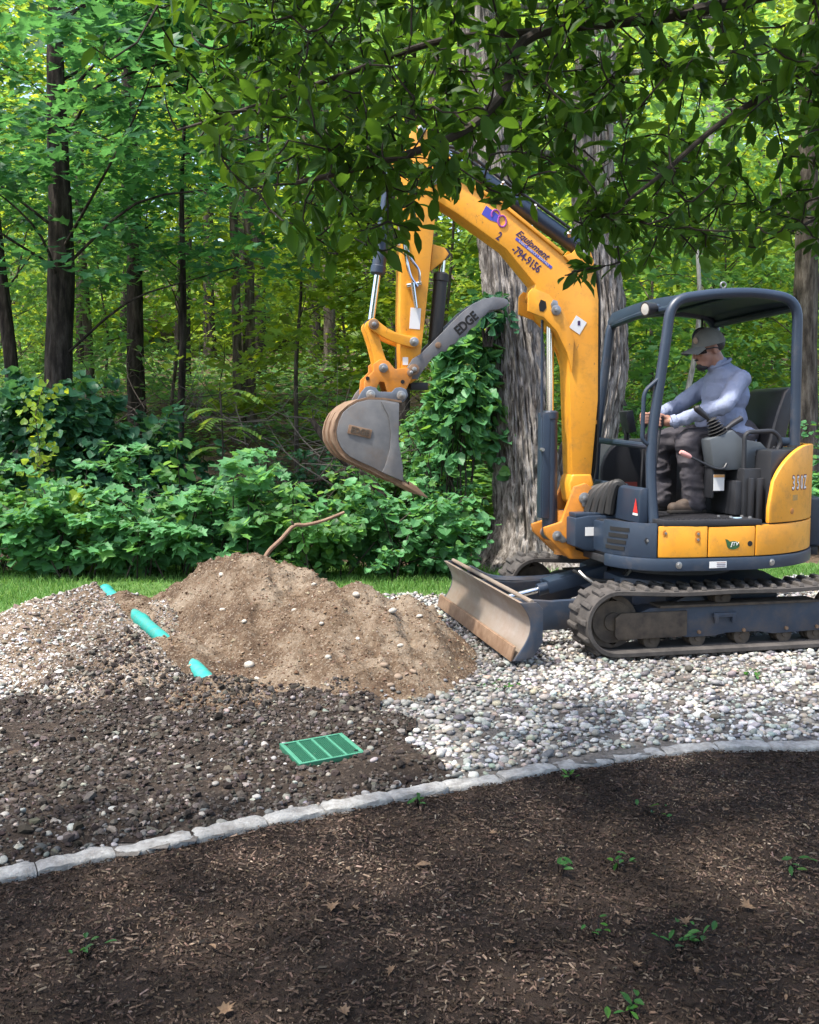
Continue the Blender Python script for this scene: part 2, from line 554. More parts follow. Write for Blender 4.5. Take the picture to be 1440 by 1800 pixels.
M['litter'] = ground_mat('forest_litter', [(0.30, (0.035, 0.024, 0.016)), (0.5, (0.085, 0.058, 0.038)), (0.68, (0.14, 0.10, 0.065))], 3.0, 14, 1.0, 0.05, (22, (0.19, 0.135, 0.085), 0.6))
M['yardbed'] = ground_mat('gravel_fines', [(0.3, (0.065, 0.055, 0.047)), (0.55, (0.14, 0.128, 0.115)), (0.7, (0.24, 0.225, 0.205))], 26, 55, 1.0, 0.012)
M['darksoil'] = ground_mat('damp_topsoil', [(0.32, (0.016, 0.0115, 0.009)), (0.55, (0.034, 0.025, 0.019)), (0.70, (0.080, 0.056, 0.038))], 5, 60, 1.0, 0.012, (48, (0.12, 0.095, 0.075), 0.5))
M['tansoil'] = ground_mat('sandy_subsoil', [(0.38, (0.052, 0.031, 0.019)), (0.50, (0.125, 0.085, 0.054)), (0.60, (0.235, 0.185, 0.134))], 1.9, 34, 1.0, 0.03, (58, (0.28, 0.235, 0.18), 0.6))
M['ridgesoil'] = ground_mat('gravelly_spoil', [(0.36, (0.052, 0.038, 0.029)), (0.48, (0.145, 0.102, 0.066)), (0.60, (0.25, 0.20, 0.15))], 2.4, 48, 1.0, 0.02, (60, (0.29, 0.27, 0.25), 0.7))
M['mulch'] = ground_mat('dark_bark_mulch', [(0.3, (0.014, 0.010, 0.008)), (0.55, (0.035, 0.024, 0.018)), (0.72, (0.075, 0.052, 0.040))], 7, 70, 1.0, 0.012)
M['lawn'] = ground_mat('lawn_soil', [(0.3, (0.05, 0.095, 0.025)), (0.7, (0.11, 0.20, 0.05))], 8, 60, 0.8, 0.01)

def spread(a, b, near, n, p=2.2):
    """grid lines from a to b, denser round near"""
    t = np.linspace(-1, 1, n)
    s = np.sign(t) * np.abs(t) ** p
    return np.where(s < 0, near + (near - a) * s, near + (b - near) * s)

sheet('ground', spread(-110, 110, 0, 181), spread(-30, 190, 12, 221), terrain, M['litter'], kind='structure', label='brown leaf-littered forest ground rising behind the yard')
sheet('mulch_bed', np.linspace(-5, 5, 180), np.linspace(-3, 4.6, 140), lambda x, y: -0.004 + 0.016 * fbm(x * 3, y * 3, seed=71) + 0.006 * fbm(x * 18, y * 18, seed=72, octaves=2),
      M['mulch'], keep=lambda x, y, z: y < kerb_y(x) + 0.03, kind='structure', label='dark brown bark mulch bed in front of the stone edging')
sheet('gravel_yard', np.linspace(-8, 9, 200), np.linspace(1.0, 9.9, 160), yard_z, M['yardbed'],
      keep=lambda x, y, z: (y > kerb_y(x) + 0.062) & (y < lawn_y(x) + 0.08), kind='structure', label='pale gravel yard behind the stone edging')
sheet('lawn', np.linspace(-14, 14, 260), np.linspace(5.2, 10.6, 110), lambda x, y: 0.018 + 0.02 * fbm(x * 1.5, y * 1.5, seed=81) + np.maximum(0, terrain(x, y) + 0.03),
      M['lawn'], keep=lambda x, y, z: (y > lawn_y(x)) & (y < 10.0 + 0.3 * fbm(x, 1.0, seed=6)), kind='structure', label='strip of mown grass between gravel and undergrowth')
sheet('topsoil', np.linspace(-4.6, 0.6, 230), np.linspace(1.2, 6.0, 210), soil_z, M['darksoil'],
      keep=lambda x, y, z: dark_zone(x, y) & (y > kerb_y(x) + 0.05), kind='structure', label='spread of damp dark topsoil beside the stone edging')
sheet('soil_mound', np.linspace(-2.6, 1.2, 270), np.linspace(4.6, 8.6, 280), lambda x, y: mound_z(x, y), M['tansoil'], keep=lambda x, y, z: z > -0.01,
      label='tall heap of tan sandy soil beside the trench', cat='soil heap')
sheet('spoil_ridge', np.linspace(-4.2, -1.0, 260), np.linspace(4.6, 8.0, 260), lambda x, y: ridge_z(x, y), M['ridgesoil'], keep=lambda x, y, z: z > -0.01,
      label='low grey-brown ridge of gravelly spoil along the teal pipe', cat='soil heap')

def surface_z(x, y):
    z = yard_z(x, y)
    z = np.where(dark_zone(x, y), np.maximum(z, soil_z(x, y)), z)
    return np.maximum(np.maximum(z, mound_z(x, y)), ridge_z(x, y))

# ------------------------------------------------------------------ stone edging, one object per stone
def stone_block(x0, x1, seed):
    r = np.random.default_rng(seed)
    n = 15
    xs = np.linspace(x0 + 0.002, x1 - 0.002, n)
    prof = [(0.004, -0.05), (-0.003, 0.006), (0.000, 0.014), (0.016, 0.0185), (0.064, 0.019), (0.082, 0.014), (0.088, 0.004), (0.087, -0.05)]
    vs, fs = [], []
    tilt, hh = r.uniform(-0.006, 0.006), r.uniform(-0.004, 0.006)
    for i, x in enumerate(xs):
        y = float(kerb_y(x))
        sl = float(kerb_y(x + 0.02) - kerb_y(x - 0.02)) / 0.04
        nx, ny = -sl / math.hypot(1, sl), 1 / math.hypot(1, sl)
        e = min(i, n - 1 - i)
        pinch = 0.004 if e == 0 else 0.0
        for w, z in prof:
            w2 = w + (pinch if w < 0.04 else -pinch)
            q = 0.0042 * float(noise3(x * 26, w * 50, z * 40, seed)) + 0.0025 * float(noise3(x * 90, w * 120, 0, seed + 3))
            zz = z + (hh + tilt * (i / (n - 1) - 0.5) + q - (0.006 if e == 0 else 0)) * (z > 0)
            vs.append((x + nx * (w2 + q), y + ny * (w2 + q), zz))
    k = len(prof)
    for i in range(n - 1):
        for j in range(k - 1):
            a = i * k + j
            fs.append((a, a + k, a + k + 1, a + 1))
    fs.append(tuple(range(k)))
    fs.append(tuple((n - 1) * k + j for j in range(k - 1, -1, -1)))
    mb = MB()
    mb.add(vs, fs)
    return mb
M['kerb'] = surf('weathered_granite', (0.43, 0.425, 0.405), (0.28, 0.272, 0.255), 38, 0.9, bmp=1.0, bscale=110, bdist=0.008, dirt=(0.075, 0.06, 0.048), dirt_amt=0.62, dscale=11, spec=0.2)
kerb = tag(empty('kerb', (0.2, 3.8, 0)), 'curved row of pale stone edging between mulch and gravel', kind='structure')
joints = [-2.45, -2.2, -1.94, -1.72, -1.47, -1.20, -0.98, -0.745, -0.51, -0.31, -0.06, 0.16, 0.39, 0.63, 0.885, 1.13, 1.38, 1.62, 1.86, 2.1, 2.34, 2.6]
for i, (a, b) in enumerate(zip(joints[:-1], joints[1:])):
    o = stone_block(a, b, 100 + i).build('edging_stone', M['kerb'], kerb, smooth=60)
    o.location = (-0.2, -3.8, 0)

# ------------------------------------------------------------------ loose pieces: pebbles, clods, chips, blades
def ico(sub):
    bm = bmesh.new()
    bmesh.ops.create_icosphere(bm, subdivisions=sub, radius=1)
    v = np.array([p.co[:] for p in bm.verts])
    f = np.array([[q.index for q in t.verts] for t in bm.faces])
    bm.free()
    return v, f
ICO1, ICO2 = ico(1), ico(2)
OCTA = (np.array([(1, 0, 0), (-1, 0, 0), (0, 1, 0), (0, -1, 0), (0, 0, 1), (0, 0, -1)], float) * 1.12, np.array([(0, 2, 4), (2, 1, 4), (1, 3, 4), (3, 0, 4), (2, 0, 5), (1, 2, 5), (3, 1, 5), (0, 3, 5)]))

def pebbles(name, xyz, size, tint, tmpl, mat, rough=0.22, flat=(0.55, 0.8), r=rng, smooth=True):
    V, F = tmpl
    n = len(xyz)
    k = len(V)
    A = np.repeat(V[None], n, 0) * (1 + r.uniform(-rough, rough, (n, k, 1)))
    sc = np.stack([r.uniform(0.8, 1.35, n), r.uniform(0.7, 1.0, n), r.uniform(flat[0], flat[1], n)], -1)
    A = A * sc[:, None, :] * size[:, None, None]
    th, tl, ta = r.uniform(0, 2 * PI, n), r.normal(0, 0.35, n), r.uniform(0, 2 * PI, n)
    def rz(P, t):
        c, s = np.cos(t)[:, None], np.sin(t)[:, None]
        return np.stack([P[..., 0] * c - P[..., 1] * s, P[..., 0] * s + P[..., 1] * c, P[..., 2]], -1)
    def rx(P, t):
        c, s = np.cos(t)[:, None], np.sin(t)[:, None]
        return np.stack([P[..., 0], P[..., 1] * c - P[..., 2] * s, P[..., 1] * s + P[..., 2] * c], -1)
    A = rz(rx(rz(A, th), tl), ta) + xyz[:, None, :]
    f = (F[None] + (np.arange(n) * k)[:, None, None]).reshape(-1, 3)
    t = np.repeat(tint, k, 0)
    return link(name, array_mesh(name, A.reshape(-1, 3), f, t, smooth), mat)

def palette(n, cols, w, jit=0.18, r=rng):
    c = np.array(cols)[r.choice(len(cols), n, p=np.array(w) / sum(w))]
    return np.clip(c * (1 + r.normal(0, jit, (n, 1))) * (1 + r.normal(0, 0.04, (n, 3))), 0.005, 0.9)

M['pebble'] = tint_mat('river_pebble', 0.72, 0.22, 55, 0.25)
M['clod'] = tint_mat('soil_clod', 0.95, 0.3, 60, 0.5, spec=0.15)
PALE = [(0.43, 0.42, 0.395), (0.345, 0.34, 0.325), (0.27, 0.265, 0.255), (0.36, 0.31, 0.25), (0.26, 0.225, 0.195), (0.24, 0.26, 0.23), (0.135, 0.132, 0.132), (0.10, 0.085, 0.07)]
PW = [3.6, 5, 5, 2.6, 1.4, 2.2, 3.0, 1.0]

def gravel_spots(n, x0, x1, y0, y1, r):
    x, y = r.uniform(x0, x1, n), r.uniform(y0, y1, n)
    return x, y
r2 = np.random.default_rng(21)
x, y = gravel_spots(98000, -4.6, 4.9, 2.0, 9.4, r2)
vis = (np.abs(x) < 0.43 * y + 0.35)
gz = (y > kerb_y(x) + 0.105) & (y < lawn_y(x) + 0.05) & vis
mz, rz_ = mound_z(x, y), ridge_z(x, y)
dk = dark_zone(x, y)
fringe = r2.random(len(x))
free = gz & ~dk & (mz < 0.01) & (rz_ < 0.02)
edge = gz & ((dk & (fringe < 0.010)) | ((mz >= 0.01) & (mz < 0.05) & (fringe < 0.16) & (x > -0.5)) | ((rz_ >= 0.02) & (x < -2.1 - 0.9 * (y - 5.5).clip(0, 1) * 0 ) & (rz_ < 0.16) & (fringe < 0.6)))
nearkerb = gz & dk & (y < kerb_y(x) + 0.10 + 0.22 * r2.random(len(x)) * np.clip(-x, 0.25, 1)) & (fringe < 0.35)
sel = free | edge | nearkerb
x, y = x[sel], y[sel]
nk = nearkerb[sel]
sz = np.clip(r2.lognormal(math.log(0.0118), 0.36, len(x)), 0.0055, 0.027) * np.where(nk, 0.85, np.where(x < -1.0, 0.72, 1))
z = surface_z(x, y) + sz * r2.uniform(0.05, 0.75, len(x))
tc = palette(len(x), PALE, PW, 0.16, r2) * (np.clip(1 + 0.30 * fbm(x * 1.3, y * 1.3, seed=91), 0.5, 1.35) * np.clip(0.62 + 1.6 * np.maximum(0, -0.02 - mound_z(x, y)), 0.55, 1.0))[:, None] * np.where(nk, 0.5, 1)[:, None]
P = np.stack([x, y, z], -1)
near = y < 4.95
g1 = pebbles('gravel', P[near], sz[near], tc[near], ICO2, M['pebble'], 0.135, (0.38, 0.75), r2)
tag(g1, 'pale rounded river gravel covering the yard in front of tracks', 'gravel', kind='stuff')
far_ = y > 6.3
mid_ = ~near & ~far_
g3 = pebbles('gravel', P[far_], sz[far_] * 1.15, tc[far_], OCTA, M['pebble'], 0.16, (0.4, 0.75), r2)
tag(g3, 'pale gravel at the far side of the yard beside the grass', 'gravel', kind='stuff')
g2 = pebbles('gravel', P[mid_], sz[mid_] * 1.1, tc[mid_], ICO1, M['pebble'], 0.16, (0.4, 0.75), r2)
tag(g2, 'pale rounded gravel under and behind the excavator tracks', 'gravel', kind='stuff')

# clods and small stones in the dark topsoil
x, y = r2.uniform(-3.6, 0.5, 52000), r2.uniform(2.4, 5.9, 52000)
k = dark_zone(x, y) & (y > kerb_y(x) + 0.095) & (np.abs(x) < 0.43 * y + 0.3)
k &= (fbm(x * 2.2, y * 2.2, seed=95, octaves=3) > -0.45) | (r2.random(len(x)) < 0.3)
x, y = x[k], y[k]
sz = np.clip(r2.lognormal(math.log(0.0068), 0.48, len(x)), 0.003, 0.022)
P = np.stack([x, y, surface_z(x, y) + sz * r2.uniform(0.0, 0.6, len(x))], -1)
tc = palette(len(x), [(0.036, 0.029, 0.025), (0.062, 0.052, 0.045), (0.10, 0.088, 0.077), (0.165, 0.15, 0.135), (0.27, 0.25, 0.225)], [7, 6.5, 3.8, 1.0, 0.35], 0.2, r2)
big = sz > 0.0085
tag(pebbles('soil_clods', P[big], sz[big], tc[big], ICO1, M['clod'], 0.36, (0.5, 0.95), r2, False), 'larger dark clods and stones in the damp topsoil', 'soil', kind='stuff')
P, sz, tc = P[~big], sz[~big], tc[~big]
tag(pebbles('soil_clods', P, sz, tc, OCTA, M['clod'], 0.36, (0.5, 0.95), r2, False), 'dark clods and small stones in the damp topsoil', 'soil', kind='stuff')

# crumbs and pebbles on the two heaps
def heap_bits(name, zf, n, box, cols, w, s0, label, seed, r):
    x, y = r.uniform(box[0], box[1], n), r.uniform(box[2], box[3], n)
    h = zf(x, y)
    k = h > 0.005
    x, y, h = x[k], y[k], h[k]
    sz = np.clip(r.lognormal(math.log(s0), 0.45, len(x)), 0.003, 0.024)
    P = np.stack([x, y, h + sz * 0.25], -1)
    tag(pebbles(name, P, sz, palette(len(x), cols, w, 0.2, r) * (np.clip(1.0 + 0.9 * np.clip((-1.95 - x) * 1.6 + (5.9 - y) * 0.5, 0, 0.7), 1, 1.7)[:, None] if seed == 2 else 1.0), OCTA, M['clod'], 0.32, (0.5, 0.95), r, False), label, 'soil', kind='stuff')
heap_bits('soil_crumbs', mound_z, 22000, (-2.2, 0.9, 4.8, 8.2), [(0.15, 0.10, 0.065), (0.23, 0.18, 0.13), (0.085, 0.052, 0.033), (0.34, 0.30, 0.25)], [5, 3, 3.5, 0.35], 0.0042,
          'crumbs and pebbles scattered over the tan soil heap', 1, r2)
heap_bits('spoil_pebbles', ridge_z, 30000, (-3.9, -1.1, 4.8, 7.8), [(0.125, 0.10, 0.08), (0.23, 0.21, 0.185), (0.32, 0.305, 0.285), (0.068, 0.053, 0.043)], [4.0, 4.2, 2.8, 2.0], 0.0062,
          'pebbles and crumbs scattered over the gravelly spoil ridge', 2, r2)

# single stones one can point at
def lone_stone(x, y, s, col, label, group, seed, flat=0.6):
    r = np.random.default_rng(seed)
    o = pebbles('stone', np.zeros((1, 3)), np.array([s]), np.array([col]), ICO2, M['pebble'], 0.09, (flat, flat + 0.1), r)
    o.location = (x, y, float(surface_z(np.array([x]), np.array([y]))[0]) + s * 0.32)
    tag(o, label, 'stone', group)
r3 = np.random.default_rng(5)
for i, (x, y, s) in enumerate([(-0.93, 5.62, 0.036), (-0.33, 6.02, 0.026), (-0.10, 5.80, 0.028), (-1.22, 6.35, 0.018), (-0.72, 6.10, 0.022), (-0.52, 5.75, 0.017), (-0.63, 6.42, 0.020),
                               (-1.02, 6.0, 0.018), (-0.30, 5.62, 0.016), (-0.05, 5.55, 0.018), (-0.45, 5.35, 0.02), (0.06, 5.9, 0.019), (-1.3, 6.75, 0.02), (-0.85, 5.4, 0.016), (-0.2, 6.15, 0.022)]):
    lone_stone(x, y, s, (0.36, 0.33, 0.28), 'pale rounded stone lying on the tan soil heap', 'stones on the soil heap', 300 + i)
for i, (x, y, s) in enumerate([(-0.06, 5.25, 0.028), (-0.14, 5.30, 0.024), (0.02, 5.33, 0.02), (-0.10, 5.17, 0.022)]):
    lone_stone(x, y, s, (0.22, 0.165, 0.12), 'brown rounded stone at the foot of the tan soil heap', 'brown stones at the heap foot', 330 + i)
for i, (x, y) in enumerate([(-0.68, 3.45), (-0.76, 3.50), (-0.98, 3.63), (-1.47, 3.47), (-1.18, 4.08), (-1.33, 4.36), (-1.19, 3.36), (-1.11, 3.47), (-0.91, 3.43), (-1.57, 4.03), (-0.17, 4.2), (-0.59, 3.69), (-0.77, 3.8),
                            (-0.28, 4.52), (-0.62, 4.6), (-0.9, 4.75), (-0.05, 3.85), (-0.33, 3.9), (-1.35, 5.0), (-1.05, 5.1), (-0.64, 4.25), (-1.25, 3.3), (-0.45, 3.62), (-0.58, 4.10), (-0.15, 4.02)]):
    s = float(r3.uniform(0.014, 0.027))
    c = palette(1, [(0.28, 0.27, 0.25), (0.20, 0.19, 0.175), (0.24, 0.195, 0.17)], [3, 3, 1], 0.12, r3)[0]
    lone_stone(x, y, s * 0.8, c, 'small grey stone half sunk in the dark topsoil', 'stones in the dark topsoil', 360 + i)

# bark chips in the mulch
def chips(name, n, seed, cols, w, lmin, lmax, label, region):
    r = np.random.default_rng(seed)
    x, y = r.uniform(region[0], region[1], n), r.uniform(region[2], region[3], n)
    k = (y < kerb_y(x) - 0.005) & (np.abs(x) < 0.43 * y + 0.25)
    x, y = x[k], y[k]
    n = len(x)
    l = r.uniform(lmin, lmax, n) * r.choice([1, 1, 1.6, 2.6], n, p=[.38, .22, .25, .15])
    wd = np.minimum(l * r.uniform(0.08, 0.42, n) ** 1.0, 0.0065)
    th = r.uniform(0.0012, 0.004, n)
    # shred of bark: ragged foot, two ridge points
    V = np.array([[-.5, -.4, -.2], [-.44, .45, -.2], [.5, .35, -.2], [.43, -.48, -.2], [-.30, .06, 1.0], [.33, -.05, 1.2]])
    F = np.array([[0, 3, 5], [0, 5, 4], [3, 2, 5], [2, 1, 4], [2, 4, 5], [1, 0, 4]])
    A = V[None] * np.stack([l, wd, th], -1)[:, None, :] * (1 + r.uniform(-.25, .25, (n, 6, 1)))
    az, pt, rl = r.uniform(0, 2 * PI, n), r.normal(0, 0.22, n), r.normal(0, 0.45, n)
    cp, sp = np.cos(pt)[:, None], np.sin(pt)[:, None]
    A = np.stack([A[..., 0] * cp - A[..., 2] * sp, A[..., 1], A[..., 0] * sp + A[..., 2] * cp], -1)
    cr, sr = np.cos(rl)[:, None], np.sin(rl)[:, None]
    A = np.stack([A[..., 0], A[..., 1] * cr - A[..., 2] * sr, A[..., 1] * sr + A[..., 2] * cr], -1)
    ca, sa = np.cos(az)[:, None], np.sin(az)[:, None]
    A = np.stack([A[..., 0] * ca - A[..., 1] * sa, A[..., 0] * sa + A[..., 1] * ca, A[..., 2]], -1)
    z = -0.002 + 0.016 * fbm(x * 3, y * 3, seed=71) + 0.006 * fbm(x * 18, y * 18, seed=72, octaves=2) + r.uniform(0.001, 0.008, n)
    A = A + np.stack([x, y, z], -1)[:, None, :]
    f = (F[None] + (np.arange(n) * 6)[:, None, None]).reshape(-1, 3)
    tone = np.clip(1 + 0.55 * fbm(x * 2.6, y * 2.6, seed=77), 0.35, 1.9)
    t = np.repeat(palette(n, cols, w, 0.25, r) * tone[:, None], 6, 0)
    o = link(name, array_mesh(name, A.reshape(-1, 3), f, t, smooth=False), M['chip'])
    tag(o, label, 'mulch', kind='stuff')
M['chip'] = tint_mat('bark_chip', 0.9, 0.3, 120, 0.4, 0.001, spec=0.2)
chips('mulch_chips', 120000, 31, [(0.030, 0.020, 0.014), (0.058, 0.039, 0.028), (0.098, 0.068, 0.049), (0.140, 0.102, 0.075), (0.20, 0.155, 0.118)], [6, 7, 5, 1.7, 0.4], 0.0035, 0.013,
      'fine dark shreds of bark mulch', (-2.2, 2.3, 1.9, 4.35))

# grass blades on the lawn strip
def blades(name, x, y, z, h, seed, mat, label, cat='grass', wid=0.004):
    r = np.random.default_rng(seed)
    n = len(x)
    a = r.uniform(0, 2 * PI, n)
    w = wid * r.uniform(0.7, 1.4, n)
    ln = h * r.uniform(0.2, 0.9, n)
    b = r.uniform(0, 2 * PI, n)
    p = np.stack([x, y, z], -1)
    s = np.stack([np.cos(a) * w, np.sin(a) * w, 0 * w], -1)
    d = np.stack([np.cos(b) * ln, np.sin(b) * ln, h], -1)
    m = np.stack([np.cos(b) * ln * 0.3, np.sin(b) * ln * 0.3, h * 0.6], -1)
    V = np.stack([p - s, p + s, p + m + s * 0.8, p + m - s * 0.8, p + d], 1)
    F = np.array([[0, 1, 2], [0, 2, 3], [3, 2, 4]])
    f = (F[None] + (np.arange(n) * 5)[:, None, None]).reshape(-1, 3)
    t = np.repeat(palette(n, [(1, 1, 1), (1.3, 1.15, 0.9), (0.8, 0.85, 0.8)], [5, 2, 3], 0.2, r), 5, 0)
    t = np.clip(t, 0.2, 2.2)
    return tag(link(name, array_mesh(name, V.reshape(-1, 3), f, t, smooth=False), mat), label, cat, kind='stuff')
M['grass'] = leaf_mat('grass_blade', (0.125, 0.265, 0.065), (0.24, 0.44, 0.08), 0.38, 0.5, 0.2)
r4 = np.random.default_rng(9)
x, y = r4.uniform(-5.2, 5.5, 60000), r4.uniform(6.3, 10.2, 60000)
k = (y > lawn_y(x) + 0.04 * r4.normal(0, 1, len(x))) & (y < 9.9) & (np.abs(x) < 0.43 * y + 0.3) & (mound_z(x, y) < 0.02) & (ridge_z(x, y) < 0.02)
x, y = x[k], y[k]
blades('grass', x, y, np.full(len(x), 0.015), r4.uniform(0.03, 0.075, len(x)), 91, M['grass'], 'mown green grass between the gravel and the undergrowth')

# ------------------------------------------------------------------ excavator (x forward, y to its left side, z up)
EX = tag(empty('excavator', (2.109, 7.008, 0), PI + math.radians(12)),
         'yellow and slate-blue mini excavator with open canopy, raised bucket and dozer blade', 'excavator')

def bolt(mb, p, n, r, h):
    n = Vector(n).normalized()
    mb.tube([Vector(p), Vector(p) + n * h], [r, r * 0.92], 6)

def pin(name, parent, u, z, y0, y1, r, mat='steel'):
    mb = MB()
    mb.lathe([(0, r * 0.7), (0.004, r), (y1 - y0 - 0.004, r), (y1 - y0, r * 0.7)], (u, y0, z), (0, 1, 0), 20)
    o = mb.build(name, M[mat], parent, smooth=40)
    for s, y in ((1, y1), (-1, y0)):
        k = MB()
        k.lathe([(0, r * 0.48), (0.008, r * 0.48), (0.010, r * 0.35)], (u, y, z), (0, s, 0), 6)
        k.build('bolt', M['steel'], o)
    return o

def text(name, s, size, mat, parent, loc, uvec=(-1, 0, 0), vvec=(0, 0, 1), shear=0.0, bold=0.0, sx=1.0, depth=0.0012, align='CENTER'):
    cu = bpy.data.curves.new(name, 'FONT')
    cu.body = s
    cu.size = size
    cu.align_x = align
    cu.align_y = 'CENTER'
    cu.shear = shear
    cu.offset = bold
    cu.extrude = depth
    cu.resolution_u = 3
    t = bpy.data.objects.new(name, cu)
    COL.objects.link(t)
    dg = bpy.context.evaluated_depsgraph_get()
    me = bpy.data.meshes.new_from_object(t.evaluated_get(dg))
    bpy.data.objects.remove(t)
    me.name = name
    a, b = Vector(uvec).normalized(), Vector(vvec).normalized()
    n = a.cross(b)
    R = Matrix((a * sx, b, n)).transposed().to_4x4()
    me.transform(Matrix.Translation(Vector(loc)) @ R)
    return link(name, me, mat, parent)

# ---- crawler tracks
def track_path(n=140):
    fc, fr = (1.045, 0.236), 0.193       # front idler
    rc, rr = (-0.555, 0.236), 0.193      # rear sprocket
    pts = []
    for k in range(22):                  # round the front, top to bottom
        a = PI / 2 - PI * k / 21
        pts.append((fc[0] + fr * math.cos(a), fc[1] + fr * math.sin(a)))
    for k in range(1, 24):
        t = k / 24
        pts.append((fc[0] + (rc[0] - fc[0]) * t, 0.043))
    for k in range(22):
        a = -PI / 2 - PI * k / 21
        pts.append((rc[0] + rr * math.cos(a), rc[1] + rr * math.sin(a)))
    for k in range(1, 30):
        t = k / 30
        sag = -0.016 * math.sin(PI * t) - 0.008 * math.sin(2 * PI * t) ** 2
        pts.append((rc[0] + (fc[0] - rc[0]) * t, 0.429 + sag))
    return pts
TP = track_path()
seglen = [math.dist(TP[i], TP[(i + 1) % len(TP)]) for i in range(len(TP))]
LTOT = sum(seglen)
def track_at(s):
    s %= LTOT
    for i, l in enumerate(seglen):
        if s <= l:
            a, b = TP[i], TP[(i + 1) % len(TP)]
            t = s / l
            d = Vector((b[0] - a[0], b[1] - a[1])).normalized()
            return a[0] + (b[0] - a[0]) * t, a[1] + (b[1] - a[1]) * t, d
        s -= l
    return (*TP[0], Vector((1, 0)))
def belt_mesh(w, th):
    vs, fs = [], []
    n = 160
    prof = [(-w, th * 0.55), (-w * 0.9, th), (w * 0.9, th), (w, th * 0.55), (w, -th * 0.7), (w * 0.9, -th), (-w * 0.9, -th), (-w, -th * 0.7)]
    for i in range(n):
        u, z, d = track_at(LTOT * i / n)
        nx, nz = -d.y, d.x       # path runs clockwise seen from the left: this points outwards
        for y, h in prof:
            vs.append((u + nx * h, y, z + nz * h))
    k = len(prof)
    for i in range(n):
        for j in range(k):
            a, b = i * k, ((i + 1) % n) * k
            fs.append((a + j, b + j, b + (j + 1) % k, a + (j + 1) % k))
    mb = MB()
    mb.add(vs, fs)
    return mb.mesh('belt', smooth=50)
# outward test
_u, _z, _d = track_at(0.0)
OUT = 1 if (-_d.y) * 0 + _d.x * 1 > 0 else -1
def lug_mesh():
    mb = MB()
    # chevron-ended block, x along the belt, y across, z outwards
    vs = [(-0.021, -0.002, 0), (0.021, -0.002, 0), (0.026, 0.142, 0), (-0.014, 0.142, 0),
          (-0.014, 0.004, 0.024), (0.014, 0.004, 0.024), (0.020, 0.130, 0.024), (-0.008, 0.130, 0.024)]
    mb.add(vs, [(0, 3, 2, 1), (4, 5, 6, 7), (0, 1, 5, 4), (1, 2, 6, 5), (2, 3, 7, 6), (3, 0, 4, 7)])
    return mb.mesh('lug', bevel=0.004, seg=1)
BELT = belt_mesh(0.148, 0.018)
LUG = lug_mesh()
ROLLER = MB().lathe([(-0.05, 0.03), (-0.048, 0.055), (-0.02, 0.055), (-0.018, 0.045), (0.018, 0.045), (0.02, 0.055), (0.048, 0.055), (0.05, 0.02), (0.058, 0.018)], (0, 0, 0), (0, 1, 0), 20).mesh('roller', smooth=35)

